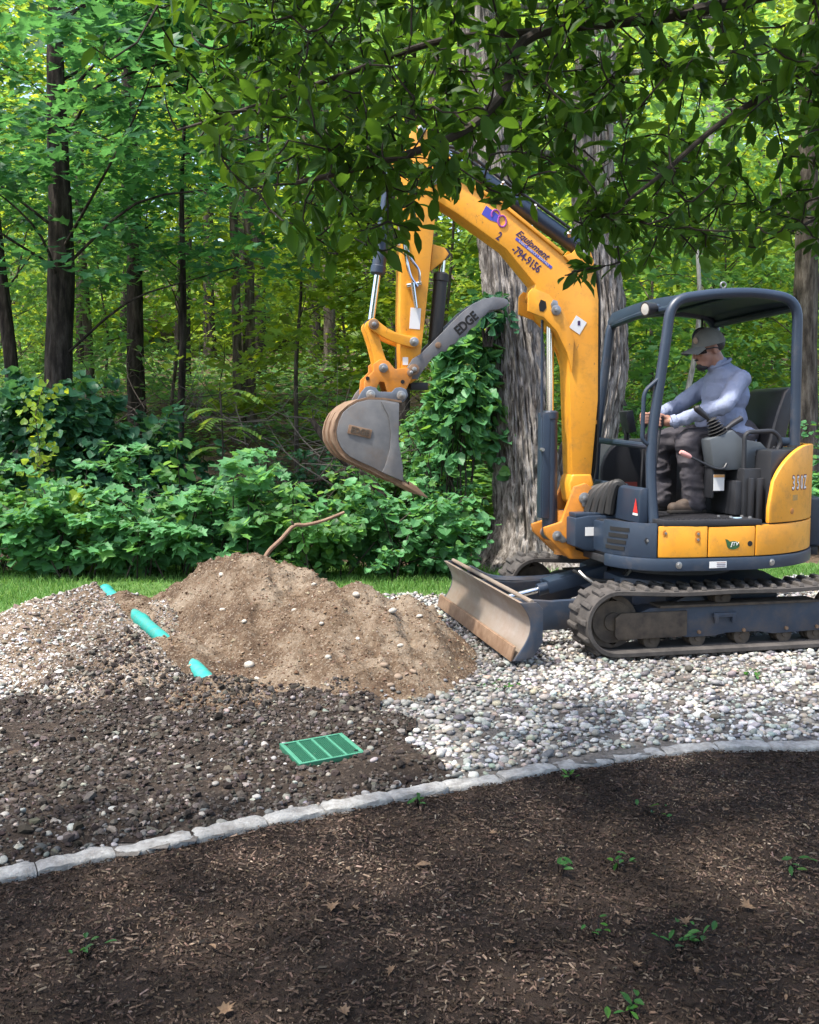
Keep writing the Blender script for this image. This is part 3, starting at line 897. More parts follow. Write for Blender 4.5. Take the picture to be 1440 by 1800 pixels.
def wheel_mesh(r, hub, w):
    return MB().lathe([(-w, hub), (-w, r * 0.80), (-w * 0.75, r), (w * 0.75, r), (w, r * 0.80), (w * 0.55, r * 0.76), (w * 0.5, hub * 1.2), (w * 1.1, hub), (w * 1.15, hub * 0.3)], (0, 0, 0), (0, 1, 0), 32).mesh('wheel', smooth=35)
IDLER = wheel_mesh(0.166, 0.055, 0.055)
NL = 46
for side, yc in (('near', 0.752), ('far', -0.752)):
    sg = 1 if yc > 0 else -1
    t = link('crawler_track', BELT, None if side == 'far' else M['rubber'], EX)
    t.location = (0, yc, 0)
    for i in range(NL):
        for half in (0, 1):
            u, z, d = track_at(LTOT * (i + 0.5 * half) / NL)
            o = bpy.data.objects.new('tread_lug', LUG)
            if not LUG.materials:
                LUG.materials.append(M['rubber'])
            COL.objects.link(o)
            o.parent = t
            nx, nz = -d.y * OUT, d.x * OUT
            X = Vector((d.x, 0, d.y))
            Z = Vector((nx, 0, nz))
            Y = Z.cross(X)
            Rm = Matrix((X, Y, Z)).transposed()
            if half:
                Rm = Rm @ Matrix.Diagonal((-1, -1, 1)).to_3x3()
            o.matrix_local = Matrix.Translation((u + nx * 0.015, 0, z + nz * 0.015)) @ Rm.to_4x4()
    # frame inside the belt
    fr = MB()
    fr.prism([(0.86, 0.135), (0.90, 0.17), (0.90, 0.28), (0.80, 0.315), (-0.40, 0.315), (-0.46, 0.28), (-0.46, 0.16), (-0.40, 0.125), (-0.05, 0.115), (0.05, 0.135), (0.28, 0.135), (0.36, 0.118), (0.55, 0.118), (0.62, 0.135)], yc - 0.09, yc + 0.065)
    f = fr.build('track_frame', M['bluedirty'], EX, bevel=0.008)
    wp = MB().prism([(1.02, 0.125), (1.04, 0.15), (1.04, 0.265), (1.0, 0.292), (0.56, 0.292), (0.56, 0.135), (0.60, 0.128)], yc + 0.066 * sg - (0.0 if sg > 0 else 0.02), yc + 0.066 * sg + (0.02 if sg > 0 else 0.0))
    wp.build('wear_plate', M['mud'], f, bevel=0.006)
    lp = MB()
    lp.box((0.30, yc + 0.079 * sg, 0.255), (0.16, 0.02, 0.03))
    lp.box((0.36, yc + 0.079 * sg, 0.235), (0.025, 0.024, 0.06))
    lp.box((0.24, yc + 0.079 * sg, 0.235), (0.025, 0.024, 0.06))
    lp.build('tie_down_loop', M['bluedirty'], f, bevel=0.004)
    for u in (0.47, 0.16, -0.14, -0.36):
        b = MB()
        bolt(b, (u, yc + 0.064 * sg, 0.150), (0, sg, 0), 0.013, 0.014)
        b.build('bolt', M['rust'], f)
    led = MB().box((0.2, yc + 0.02 * sg, 0.323), (1.1, 0.15, 0.016))
    led.build('mud_ledge', M['mud'], f, bevel=0.003)
    for u in (0.78, 0.47, 0.16, -0.14, -0.36):
        o = link('track_roller', ROLLER, None, EX)
        if not ROLLER.materials:
            ROLLER.materials.append(M['mud'])
        o.location = (u, yc, 0.108)
    for u, nm in ((1.045, 'idler_wheel'), (-0.555, 'drive_sprocket')):
        o = link(nm, IDLER, None, EX)
        if not IDLER.materials:
            IDLER.materials.append(M['mud'])
        o.location = (u, yc, 0.236)
    o = link('carrier_roller', ROLLER, None, EX)
    o.location = (0.30, yc, 0.358)
    br = MB().prism([(0.62, 0.312), (0.52, 0.36), (0.40, 0.36), (0.36, 0.312)], yc - 0.08, yc - 0.03)
    br.build('roller_bracket', M['bluedirty'], EX, bevel=0.004)

# ---- undercarriage body and slew ring
ub = MB()
ub.slab([(0.80, 0.36), (0.80, -0.36), (0.60, -0.62), (-0.20, -0.62), (-0.30, -0.3), (-0.30, 0.3), (-0.20, 0.62), (0.60, 0.62)], 0.26, 0.44)
ub.build('undercarriage_body', M['bluedirty'], EX, bevel=0.02)
MB().lathe([(0, 0.40), (0.05, 0.40), (0.055, 0.43), (0.11, 0.43)], (0.25, 0, 0.44), (0, 0, 1), 40).build('slew_ring', M['black'], EX)

# ---- dozer blade
def blade_prof(off=0.0):
    front = []
    for k in range(13):
        t = k / 12
        z = 0.055 + 0.345 * t
        u = 1.725 - 0.135 * math.sin(PI * min(t, 1) * 0.78) + 0.05 * t
        front.append((u - off, z))
    return front
bp = blade_prof()
prof = bp + [(u - 0.022, z) for u, z in reversed(bp)]
blade = MB().prism(prof, -0.92, 0.92).build('dozer_blade', M['blade'], EX, bevel=0.003)
MB().prism([(1.728, 0.052), (1.740, 0.048), (1.722, 0.135), (1.706, 0.138)], -0.922, 0.922).build('cutting_edge', M['rust'], blade, bevel=0.002)
for s in (1, -1):
    y0, y1 = (0.921, 0.939) if s > 0 else (-0.939, -0.921)
    e = MB().prism([(u, z) for u, z in bp] + [(1.585, 0.40), (1.545, 0.36), (1.545, 0.16), (1.60, 0.075), (1.68, 0.05)], y0, y1).build('end_plate', M['bluedirty'], blade, bevel=0.003)
w = MB()
w.tube([(1.612, 0.93, 0.402), (1.612, -0.93, 0.402)], 0.014, 10)
w.build('top_rail', M['blade'], blade)
mb = MB()
mb.box((1.585, 0, 0.225), (0.06, 1.5, 0.15))
mb.build('blade_back_beam', M['bluedirty'], blade, bevel=0.01)
for s in (1, -1):
    m = MB()
    m.prism([(1.585, 0.335), (1.585, 0.11), (1.2, 0.12), (0.70, 0.20), (0.66, 0.30), (0.72, 0.345), (1.0, 0.315), (1.3, 0.305)], s * 0.40 - 0.03, s * 0.40 + 0.03)
    m.build('blade_arm', M['bluedirty'], EX, bevel=0.008)
m = MB()
m.tube(smooth_path([(1.575, -0.60, 0.38), (1.40, -0.62, 0.30), (1.15, -0.55, 0.29), (0.9, -0.40, 0.33)], 6), 0.03, 8)
m.build('curved_brace', M['bluedirty'], EX)
c = MB()
c.cyl((0.72, 0.0, 0.42), (1.25, 0.0, 0.31), 0.042)
bc = c.build('blade_cylinder', M['blue'], EX)
MB().cyl((1.25, 0, 0.31), (1.56, 0, 0.245), 0.022).build('cylinder_rod', M['chrome'], bc)
rot = Matrix.Rotation(math.radians(13.5), 3, 'Y')
g = MB()
g.box((0.98, 0.0, 0.42), (0.44, 0.15, 0.022), rot)
g.box((0.985, 0.078, 0.385), (0.44, 0.014, 0.085), rot)
g.box((0.985, -0.078, 0.385), (0.44, 0.014, 0.085), rot)
g.build('cylinder_guard', M['blue'], bc, bevel=0.008)
h = MB()
h.tube(smooth_path([(0.70, 0.30, 0.47), (0.80, 0.34, 0.40), (0.92, 0.36, 0.375), (1.02, 0.33, 0.43), (1.06, 0.28, 0.475)], 8), 0.011, 8)
h.build('steel_hose_line', M['steel'], EX)
h = MB()
h.tube(smooth_path([(0.66, 0.24, 0.50), (0.78, 0.26, 0.41), (0.92, 0.20, 0.40), (1.05, 0.14, 0.46)], 8), 0.012, 8)
h.build('hydraulic_hose', M['hose'], EX)

# ---- house
def plan_arc(a0, a1, R=0.90, n=26):
    return [(0.25 + R * math.cos(math.radians(a0 + (a1 - a0) * k / n)), R * math.sin(math.radians(a0 + (a1 - a0) * k / n))) for k in range(n + 1)]
side = [(0.985, 0.50), (0.965, 0.60), (0.93, 0.69), (0.875, 0.775), (0.79, 0.845), (0.70, 0.872), (0.60, 0.888), (0.50, 0.896), (0.42, 0.899), (0.33, 0.9)]
def left_path():
    return side + plan_arc(90, 180)
LP = [Vector(p) for p in left_path()]
def sub_path(ua, ub, off=0.0):
    """part of the left outline between two x values, front to rear"""
    pts = [p for p in LP if ub - 1e-6 <= p.x <= ua + 1e-6]
    def at(u):
        for a, b in zip(LP[:-1], LP[1:]):
            if (a.x - u) * (b.x - u) <= 0 and a.x != b.x:
                return a + (b - a) * ((u - a.x) / (b.x - a.x))
        return LP[-1]
    pts = [at(ua)] + [p for p in pts if ub + 0.004 < p.x < ua - 0.004] + [at(ub)]
    n = len(pts)
    out = []
    for i in range(n):
        t = (pts[min(i + 1, n - 1)] - pts[max(i - 1, 0)]).normalized()
        nr = Vector((t.y, -t.x))
        if nr.y < 0 and pts[i].y > 0.3 and pts[i].x > -0.2:
            nr = -nr
        out.append(tuple(pts[i] + nr * off))
    return out
def rib(name, ua, ub, z0, z1, th, mat, parent, off=0.0, bevel=0.004):
    p = sub_path(ua, ub, off)
    mb = MB().ribbon(p, z0, z1, th)
    return mb.build(name, M[mat], parent, bevel=bevel, smooth=40)

plan = [(1.0, -0.45), (0.98, 0.50), (0.965, 0.60), (0.93, 0.69), (0.875, 0.775), (0.79, 0.845), (0.60, 0.888), (0.42, 0.90)] + plan_arc(90, 270, n=40) + [(0.60, -0.88), (0.88, -0.76)]
deck = MB().slab([(0.25 + (x - 0.25) * 0.985, y * 0.985) for x, y in plan], 0.555, 0.60).build('swing_deck', M['black'], EX, bevel=0.005)
# slate-blue lower band round the house
rib('lower_band', 0.98, -0.64, 0.548, 0.628, 0.03, 'blue', EX, 0.014, 0.012)
MB().slab([(0.25 + (x - 0.25) * 0.955, y * 0.955) for x, y in plan], 0.60, 0.825).build('house_core', M['black'], EX)
pan = []
pan.append(rib('skirt_panel', 0.775, 0.472, 0.634, 0.826, 0.02, 'yellow', EX, 0.004, 0.007))
pan.append(rib('skirt_panel', 0.464, 0.148, 0.634, 0.820, 0.02, 'yellow', EX, 0.004, 0.007))
pan.append(rib('skirt_panel', 0.140, -0.62, 0.634, 0.826, 0.02, 'yellow', EX, 0.006, 0.007))
cor = rib('corner_panel', 0.984, 0.783, 0.630, 0.842, 0.03, 'blue', EX, 0.004, 0.010)
for k in range(4):
    z = 0.662 + 0.040 * k
    rib('louvre_slot_shade', 0.978 - 0.003 * k, 0.925 - 0.006 * k, z, z + 0.024, 0.004, 'darkhole', cor, 0.0075, 0)  # dark strips laid on as the shade inside the louvres
# recessed bolts on the skirts and band
def side_y(u, off=0.0):
    p = sub_path(u + 0.002, u - 0.002)
    return p[0][1] + off
for u, z, par in ((0.735, 0.785, pan[0]), (0.535, 0.780, pan[0]), (0.535, 0.745, pan[0]), (0.83, 0.735, cor)):
    y = side_y(u, 0.004)
    b = MB()
    b.lathe([(0, 0.020), (0.0015, 0.020)], (u, y, z), (0, 1, 0), 20)
    d = b.build('bolt_recess', M['orange'] if par is not cor else M['black'], par)
    b = MB()
    bolt(b, (u, y, z), (0, 1, 0), 0.009, 0.008)
    b.build('bolt', M['steel'], d)
b = MB()
b.lathe([(0, 0.017), (0.003, 0.017)], (0.184, side_y(0.184, 0.003), 0.712), (0, 1, 0), 20)
b.build('latch_hole', M['darkhole'], pan[1])
for u in (0.655, 0.02):
    b = MB()
    y = side_y(u, 0.013)
    b.lathe([(0, 0.022), (0.004, 0.022), (0.006, 0.013), (0.012, 0.012)], (u, y, 0.588), (0, 1, 0), 14)
    b.build('lifting_boss', M['steel'], EX)
# stickers and emblem on the skirt
b = MB()
b.box((0.405, side_y(0.405, 0.0155), 0.588), (0.115, 0.002, 0.040), Matrix.Rotation(0.0, 3, 'Z'))
st = b.build('warning_sticker', M['white'], EX)
for k in range(3):
    MB().box((0.385, side_y(0.385, 0.018), 0.600 - 0.011 * k), (0.06, 0.001, 0.003)).build('print_line', M['maroon'] if k == 0 else M['navy'], st)
ly = side_y(0.30, 0.0048)
leaf = MB()
leaf.prism([(0.30 + 0.043 * math.cos(a) , 0.705 + 0.026 * math.sin(a)) for a in np.linspace(0, 2 * PI, 24, endpoint=False)], ly, ly + 0.0015)
em = leaf.build('leaf_emblem', M['greenp'], EX)
MB().prism([(0.355, 0.745), (0.338, 0.740), (0.318, 0.722), (0.322, 0.700), (0.343, 0.704), (0.348, 0.725)], ly + 0.0003, ly + 0.0025).build('leaf_tip', M['greenp'], em)
text('emblem_letters', 'JTV', 0.034, M['white'], em, (0.292, ly + 0.0030, 0.712), shear=0.2)
# front swing frame
sf = MB()
sf.prism([(1.10, 0.83), (1.10, 0.645), (1.02, 0.612), (0.74, 0.60), (0.74, 0.845), (1.0, 0.845)], -0.10, 0.30)
sf.box((0.87, 0.40, 0.72), (0.20, 0.22, 0.20))
sf = sf.build('swing_frame', M['blue'], EX, bevel=0.012)
MB().prism([(1.085, 0.862), (1.085, 0.836), (0.85, 0.836), (0.85, 0.862)], -0.06, 0.27).build('frame_top_pad', M['blue'], sf, bevel=0.006)
MB().box((0.985, 0.3015, 0.742), (0.088, 0.003, 0.058)).build('frame_sticker', M['white'], sf)
for u, z in ((0.90, 0.80), (0.86, 0.775), (0.87, 0.73), (0.87, 0.70)):
    b = MB()
    bolt(b, (u, 0.51, z), (0, 1, 0), 0.011, 0.012)
    b.build('bolt', M['steel'], sf)
b = MB()
b.tube(round_path([(0.765, 0.50, 0.835), (0.765, 0.50, 0.925), (0.81, 0.50, 0.935)], 0.03), 0.008, 8)
b.build('grab_hook', M['steel'], EX)
# black hose boot
for k in range(5):
    MB().tube(smooth_path([(0.98 - 0.03 * k, 0.10 + 0.05 * k, 0.86), (0.93 - 0.02 * k, 0.12 + 0.05 * k, 0.98), (0.82, 0.14 + 0.05 * k, 1.02 + 0.01 * k), (0.73, 0.15 + 0.05 * k, 0.95), (0.71, 0.15 + 0.05 * k, 0.85)], 8), 0.034, 10).build('boom_base_hose', M['hose'], EX)
# front kick plate beside the post, with warning triangle
kp = MB().prism([(0.835, 0.83), (0.77, 0.83), (0.77, 1.05), (0.80, 1.055), (0.825, 1.04)], 0.342, 0.695).build('front_kick_plate', M['blue'], EX, bevel=0.012)
MB().add([(0.8372, 0.615, 0.895), (0.8372, 0.680, 0.895), (0.8372, 0.650, 0.985), (0.8355, 0.615, 0.895), (0.8355, 0.680, 0.895), (0.8355, 0.650, 0.985)], [(0, 1, 2), (5, 4, 3), (0, 3, 4, 1), (1, 4, 5, 2), (2, 5, 3, 0)]).build('warning_triangle', M['red'], kp)
MB().box((0.8365, 0.648, 0.885), (0.003, 0.07, 0.014)).build('sticker_foot', M['white'], kp)
fb = MB().prism([(0.83, 0.83), (0.74, 0.83), (0.74, 1.06), (0.82, 1.06)], -0.40, 0.338).build('front_cowl', M['blue'], EX, bevel=0.015)
# black tool-side cover on the far side
dm = MB()
pr = [(0.62, 0.83), (0.62, 1.10)] + [(0.62 - 0.24 * (1 - math.cos(a)), 1.10 + 0.24 * math.sin(a)) for a in np.linspace(0.15, PI / 2, 10)] + [(-0.10, 1.34), (-0.12, 0.83)]
dm.prism(pr, -0.82, -0.42)
dm = dm.build('tank_cover', M['black'], EX, bevel=0.03, seg=3)
MB().box((0.43, -0.4185, 1.0), (0.20, 0.003, 0.045)).build('decal_strip', M['maroon'], dm)
MB().box((0.515, -0.4168, 1.0), (0.03, 0.003, 0.04)).build('decal_square', M['white'], dm)
# floor mat with raised bars
fm = MB().slab([(0.765, 0.60), (0.745, 0.862), (0.55, 0.898), (0.40, 0.905), (0.10, 0.895), (0.10, -0.40), (0.74, -0.40)], 0.827, 0.862).build('floor_mat', M['black'], EX, bevel=0.006)
for k in range(13):
    u = 0.70 - 0.035 * k
    MB().box((u, 0.66, 0.864), (0.012, 0.34, 0.008)).build('mat_rib', M['seat'], fm, bevel=0.002)
b = MB().lathe([(0, 0.028), (0.003, 0.028)], (0.215, 0.80, 0.8625), (0, 0, 1), 20)
b.build('floor_badge', surf('pale_blue_badge', (0.35, 0.50, 0.62), None, rough=0.4), fm)
for u, y in ((0.30, 0.72), (0.25, 0.78), (0.15, 0.74), (0.14, 0.82)):
    b = MB()
    bolt(b, (u, y, 0.8625), (0, 0, 1), 0.011, 0.012)
    b.build('bolt', M['steel'], fm)
# rear engine bay, side cover, counterweight
MB().slab([(0.25 + (x - 0.25), y) for x, y in plan_arc(106, 254, 0.865, 30)], 0.83, 1.29).build('engine_cover', M['black'], EX, bevel=0.03)
arc = plan_arc(103, 200, 0.906, 46)
ztop, n_ = [], len(arc)
for k in range(n_):
    s = k / (n_ - 1)             # 0 at the front edge
    a = min(s / 0.30, 1)
    ztop.append(0.96 + 0.36 * math.sqrt(max(0, 1 - (1 - a) ** 2)))
ztop[0] = 0.93
rc = MB().ribbon(arc, 0.834, ztop, 0.03).build('rear_side_cover', M['yellow'], EX, bevel=0.008, smooth=40)
def on_arc(deg, z, R):
    a = math.radians(deg)
    return Vector((0.25 + R * math.cos(a), R * math.sin(a), z)), Vector((math.sin(a) * -1, math.cos(a), 0)), Vector((math.cos(a), math.sin(a), 0))
for dg, ch in ((117.5, '3'), (121.0, '5'), (124.5, '0'), (128.0, 'Z')):
    p, tg, nr = on_arc(dg, 1.075, 0.9065)
    text('model_digit', ch, 0.128, M['maroon'], rc, p, tg, (0, 0, 1), bold=0.006, sx=0.60, depth=0.0006)
    text('model_digit', ch, 0.120, M['white'], rc, p + nr * 0.0014, tg, (0, 0, 1), bold=0.001, sx=0.60, depth=0.0006)
p, tg, nr = on_arc(119.0, 0.985, 0.9065)
b = MB()
R3 = Matrix((tg, nr, Vector((0, 0, 1)))).transposed()
b.box(p, (0.062, 0.003, 0.036), R3)
b.build('worn_sticker', surf('worn_sticker', (0.42, 0.24, 0.06), None, rough=0.6), rc)
p, tg, nr = on_arc(117, 0.90, 0.906)
MB().lathe([(0, 0.02), (0.002, 0.02), (0.004, 0.010)], p, nr, 16).build('cover_latch', M['orange'], rc)
p, tg, nr = on_arc(146, 0.735, 0.906)
MB().lathe([(0, 0.012), (0.003, 0.012)], p, nr, 14).build('latch_hole', M['darkhole'], pan[2])
cw = MB().ribbon(plan_arc(151, 250, 0.985, 30), 0.62, 0.955, 0.10).build('counterweight', M['blue'], EX, bevel=0.03, seg=3)
MB().ribbon(plan_arc(153, 250, 0.965, 30), 0.56, 0.618, 0.08).build('rubber_bumper', M['black'], cw, bevel=0.008)

# ---- canopy
near = round_path([(0.735, 0.70, 0.835), (0.748, 0.67, 1.10), (0.742, 0.66, 1.38), (0.655, 0.655, 1.985), (0.625, 0.65, 2.225), (0.30, 0.645, 2.275), (0.0, 0.645, 2.285), (-0.255, 0.65, 2.245), (-0.255, 0.655, 1.98), (-0.262, 0.66, 1.30)], 0.13, 8)
far = round_path([(0.70, -0.38, 0.835), (0.672, -0.38, 1.40), (0.60, -0.38, 1.985), (0.575, -0.38, 2.215), (0.30, -0.38, 2.265), (0.0, -0.38, 2.275), (-0.255, -0.38, 2.235), (-0.255, -0.38, 1.98), (-0.262, -0.38, 1.30)], 0.13, 8)
cn = MB().tube(near, 0.033, 14).build('canopy_frame', M['blue'], EX, smooth=50)
MB().tube(far, 0.033, 14).build('canopy_frame', M['blue'], EX, smooth=50)
roof = MB()
NU, NV = 25, 9
vs, fs = [], []
for layer in (0, 1):
    for i in range(NU):
        t = i / (NU - 1)
        u = 0.60 - 0.85 * t
        zz = 2.235 + 0.062 * math.sin(PI * (0.08 + 0.84 * t)) - (0.055 if i == 0 else 0.035 if i == NU - 1 else 0)
        for j in range(NV):
            s = j / (NV - 1)
            y = -0.39 + 1.03 * s
            c = 0.022 * math.sin(PI * s)
            vs.append((u, y, zz + c - (0.025 if layer else 0)))
G_ = NU * NV
for i in range(NU - 1):
    for j in range(NV - 1):
        a = i * NV + j
        fs.append((a, a + 1, a + NV + 1, a + NV))
        fs.append((G_ + a, G_ + a + NV, G_ + a + NV + 1, G_ + a + 1))
for i in range(NU - 1):
    for j in (0, NV - 1):
        a = i * NV + j
        fs.append((a, a + NV, G_ + a + NV, G_ + a))
for j in range(NV - 1):
    for i in (0, NU - 1):
        a = i * NV + j
        fs.append((a, a + 1, G_ + a + 1, G_ + a))
roof.add(vs, fs)
rf = roof.build('canopy_roof', M['blue'], EX, smooth=40)
for pts_, r_ in (([(0.612, 0.65, 2.175), (0.595, 0.13, 2.185), (0.572, -0.38, 2.165)], 0.024), ([(-0.25, 0.65, 2.20), (-0.25, -0.38, 2.19)], 0.026), ([(0.18, 0.64, 2.262), (0.18, -0.37, 2.252)], 0.016)):
    MB().tube(pts_, r_, 10).build('roof_cross_bar', M['blue'], EX)
MB().tube([(-0.26, 0.655, 1.335), (-0.26, -0.38, 1.335)], 0.03, 12).build('rear_cross_bar', M['blue'], EX)
b = MB()
b.lathe([(0, 0.045), (0.016, 0.045)], (-0.262, 0.66, 1.30), (0, 0, 1), 20)
b.build('post_flange', M['black'], EX)
ey = MB()
ey.tube([(0.27 + 0.018 * math.cos(a), 0.645, 2.325 + 0.018 * math.sin(a)) for a in np.linspace(0, 2 * PI, 14, endpoint=False)], 0.006, 8, closed=True)
ey.cyl((0.27, 0.645, 2.29), (0.27, 0.645, 2.31), 0.010)
ey.build('lifting_eye', M['steel'], EX)
wl = MB()
wl.lathe([(0, 0.020), (0.02, 0.036), (0.085, 0.046), (0.095, 0.045)], (0.625, 0.45, 2.195), (1, 0.25, -0.12), 20)
wl = wl.build('work_lamp', M['black'], EX)
MB().lathe([(0, 0.001), (0.004, 0.036), (0.008, 0.036), (0.012, 0.001)], Vector((0.625, 0.45, 2.195)) + Vector((1, 0.25, -0.12)).normalized() * 0.088, (1, 0.25, -0.12), 20).build('lamp_lens', M['lampglass'], wl)
MB().cyl((0.63, 0.45, 2.19), (0.60, 0.42, 2.21), 0.018).build('lamp_bracket', M['blue'], wl)
gb = MB()
gb.tube(round_path([(0.688, 0.665, 1.75), (0.805, 0.67, 1.655), (0.812, 0.67, 1.345), (0.745, 0.665, 1.318)], 0.045), 0.013, 10)
gb.build('grab_rail', M['blue'], EX)
MB().tube([(0.745, 0.64, 1.312), (0.672, -0.38, 1.335)], 0.022, 10).build('front_cross_bar', M['blue'], EX)
mr = MB()
mr.lathe([(0, 0.02), (0.012, 0.065), (0.03, 0.072), (0.035, 0.066)], (-0.12, -0.33, 2.09), (0.5, 0.86, 0.0), 24)
mr = mr.build('round_mirror', M['black'], EX)
MB().lathe([(0, 0.001), (0.002, 0.062), (0.006, 0.001)], Vector((-0.12, -0.33, 2.09)) + Vector((0.5, 0.86, 0)).normalized() * 0.033, (0.5, 0.86, 0), 24).build('mirror_glass', M['mirror'], mr)
MB().tube([(-0.12, -0.34, 2.09), (-0.14, -0.37, 2.24)], 0.008, 8).build('mirror_stalk', M['black'], mr)

# ---- seat, consoles, levers
s = MB()
s.prism([(0.27, 1.235), (0.29, 1.26), (0.27, 1.29), (-0.10, 1.285), (-0.16, 1.26), (-0.15, 1.20), (0.22, 1.20)], 0.04, 0.52)
s.build('seat_cushion', M['seat'], EX, bevel=0.025, seg=3)
s = MB()
s.prism([(-0.15, 1.25), (-0.215, 1.50), (-0.27, 1.665), (-0.31, 1.70), (-0.365, 1.69), (-0.375, 1.64), (-0.32, 1.45), (-0.27, 1.24)], 0.05, 0.51)
s.build('seat_backrest', M['seat'], EX, bevel=0.035, seg=3)
MB().box((0.05, 0.28, 1.10), (0.42, 0.44, 0.20)).build('seat_base', M['black'], EX, bevel=0.015)
MB().box((-0.04, 0.30, 1.0), (0.34, 0.84, 0.34)).build('under_seat_panel', M['black'], EX, bevel=0.012)
MB().box((0.15, 0.55, 0.98), (0.05, 0.30, 0.22)).build('front_panel_column', M['black'], EX, bevel=0.01)
for k, (u, y) in enumerate(((0.095, 0.80), (0.02, 0.80), (0.055, 0.83))):
    MB().box((u, y - 0.05, 0.98), (0.03, 0.03, 0.26)).build('panel_post', M['black'], EX, bevel=0.006)
dec = MB().box((0.28, 0.50, 1.075), (0.02, 0.20, 0.20)).build('access_panel', M['black'], EX, bevel=0.006)
MB().box((0.240, 0.605, 1.075), (0.075, 0.003, 0.105)).build('instruction_sticker', M['white'], dec)
MB().box((0.240, 0.607, 1.118), (0.075, 0.003, 0.018)).build('sticker_header', surf('sticker_orange', (0.6, 0.30, 0.10), None, rough=0.5), dec)
co = MB()
co.prism([(0.335, 1.355), (0.17, 1.415), (0.10, 1.355), (-0.03, 1.335), (-0.10, 1.27), (-0.06, 1.17), (0.20, 1.155), (0.30, 1.175)], 0.52, 0.645)
co = co.build('arm_console', M['grey'], EX, bevel=0.012)
MB().lathe([(0, 0.018), (0.008, 0.018), (0.012, 0.01)], (-0.005, 0.645, 1.255), (0, 1, 0), 16).build('console_knob', M['grey'], co)
be = MB()
for k in range(6):
    t = k / 5
    c = Vector((0.245, 0.585, 1.385)) + Vector((0.05, 0, 0.10)).normalized() * 0.10 * t
    be.lathe([(0, 0.040 - 0.018 * t), (0.007, 0.066 - 0.030 * t), (0.014, 0.040 - 0.018 * t)], c, (0.45, 0, 0.9), 18)
be = be.build('joystick_boot', M['hose'], co)
js = MB()
js.tube([(0.30, 0.585, 1.47), (0.33, 0.585, 1.50), (0.365, 0.585, 1.525), (0.40, 0.585, 1.555), (0.415, 0.585, 1.555)], [0.012, 0.017, 0.021, 0.024, 0.014], 12)
js.build('joystick', M['seat'], co)
sw = MB()
sw.tube([(0.20, 0.60, 1.42), (0.15, 0.60, 1.455), (0.09, 0.60, 1.49)], [0.012, 0.018, 0.020], 10)
sw.build('wrist_rest', M['seat'], co)
lv = MB()
lv.tube(round_path([(0.22, 0.66, 1.20), (0.245, 0.67, 1.165), (0.31, 0.67, 1.17), (0.49, 0.67, 1.250)], 0.03), 0.0075, 8)
lv = lv.build('safety_lever', M['black'], EX)
MB().tube([(0.475, 0.67, 1.243), (0.49, 0.67, 1.25), (0.535, 0.67, 1.27), (0.55, 0.67, 1.277)], [0.010, 0.016, 0.018, 0.012], 12).build('lever_grip', M['pinkgrip'], lv)
ar = MB()
ar.tube(round_path([(0.108, 0.68, 1.02), (0.112, 0.68, 1.40), (-0.10, 0.68, 1.41), (-0.155, 0.68, 1.34), (0.025, 0.68, 1.02)], 0.05), 0.0145, 10)
ar.build('armrest_hoop', M['black'], EX)
ar = MB()
ar.tube(round_path([(-0.14, 0.64, 1.30), (0.02, 0.66, 1.06), (0.06, 0.66, 0.98)], 0.04), 0.02, 10)
ar.build('tilt_strut', M['black'], EX)
for y, u in ((0.40, 0.555), (0.20, 0.575)):
    tl = MB()
    tl.tube(smooth_path([(0.60, y, 0.86), (0.585, y, 1.15), (u, y, 1.44)], 6), 0.008, 8)
    tl = tl.build('travel_lever', M['black'], EX)
    MB().tube([(u + 0.001, y, 1.425), (u, y, 1.44), (u - 0.006, y, 1.51), (u - 0.007, y, 1.52)], [0.012, 0.019, 0.021, 0.010], 12).build('lever_grip', M['seat'], tl)
MB().box((0.46, -0.32, 1.47), (0.06, 0.13, 0.16), Matrix.Rotation(0.2, 3, 'Y')).build('monitor', M['black'], EX, bevel=0.012)
MB().tube([(0.46, -0.34, 1.32), (0.46, -0.33, 1.42)], 0.02, 10).build('monitor_stalk', M['black'], EX)

# ---- swing post and boom
SW = [(0.89, 1.002), (0.871, 0.893), (0.928, 0.835), (1.034, 0.74), (1.032, 0.603), (0.915, 0.561), (0.927, 0.534), (1.072, 0.538), (1.175, 0.634), (1.249, 0.706), (1.258, 0.757), (1.137, 0.793), (1.098, 0.897), (1.046, 1.031), (0.965, 1.055)]
sp = MB()
sp.prism(SW, 0.105, 0.145)
sp.prism(SW, -0.145, -0.105)
sp = sp.build('swing_post', M['orange'], EX, bevel=0.010)
MB().prism([(1.09, 0.55), (1.17, 0.64), (1.10, 0.78), (1.05, 0.72), (1.045, 0.58)], -0.104, 0.104).build('post_web', M['orange'], sp, bevel=0.006)
MB().cyl((1.07, 0, 0.555), (1.07, 0, 0.86), 0.062).build('post_barrel', M['orange'], sp)
pin('boom_foot_pin', sp, 0.976, 0.951, -0.156, 0.156, 0.040)
pin('cylinder_pin', sp, 1.168, 0.700, -0.156, 0.156, 0.034)
MB().prism([(0.99, 0.99), (0.96, 0.985), (0.948, 0.95), (0.962, 0.895), (0.99, 0.895), (1.005, 0.95)], 0.1455, 0.154).build('pin_keeper', M['steel'], sp, bevel=0.002)
MB().prism([(1.195, 0.725), (1.155, 0.728), (1.098, 0.672), (1.105, 0.655), (1.135, 0.652), (1.195, 0.690)], 0.1455, 0.154).build('pin_keeper', M['steel'], sp, bevel=0.002)

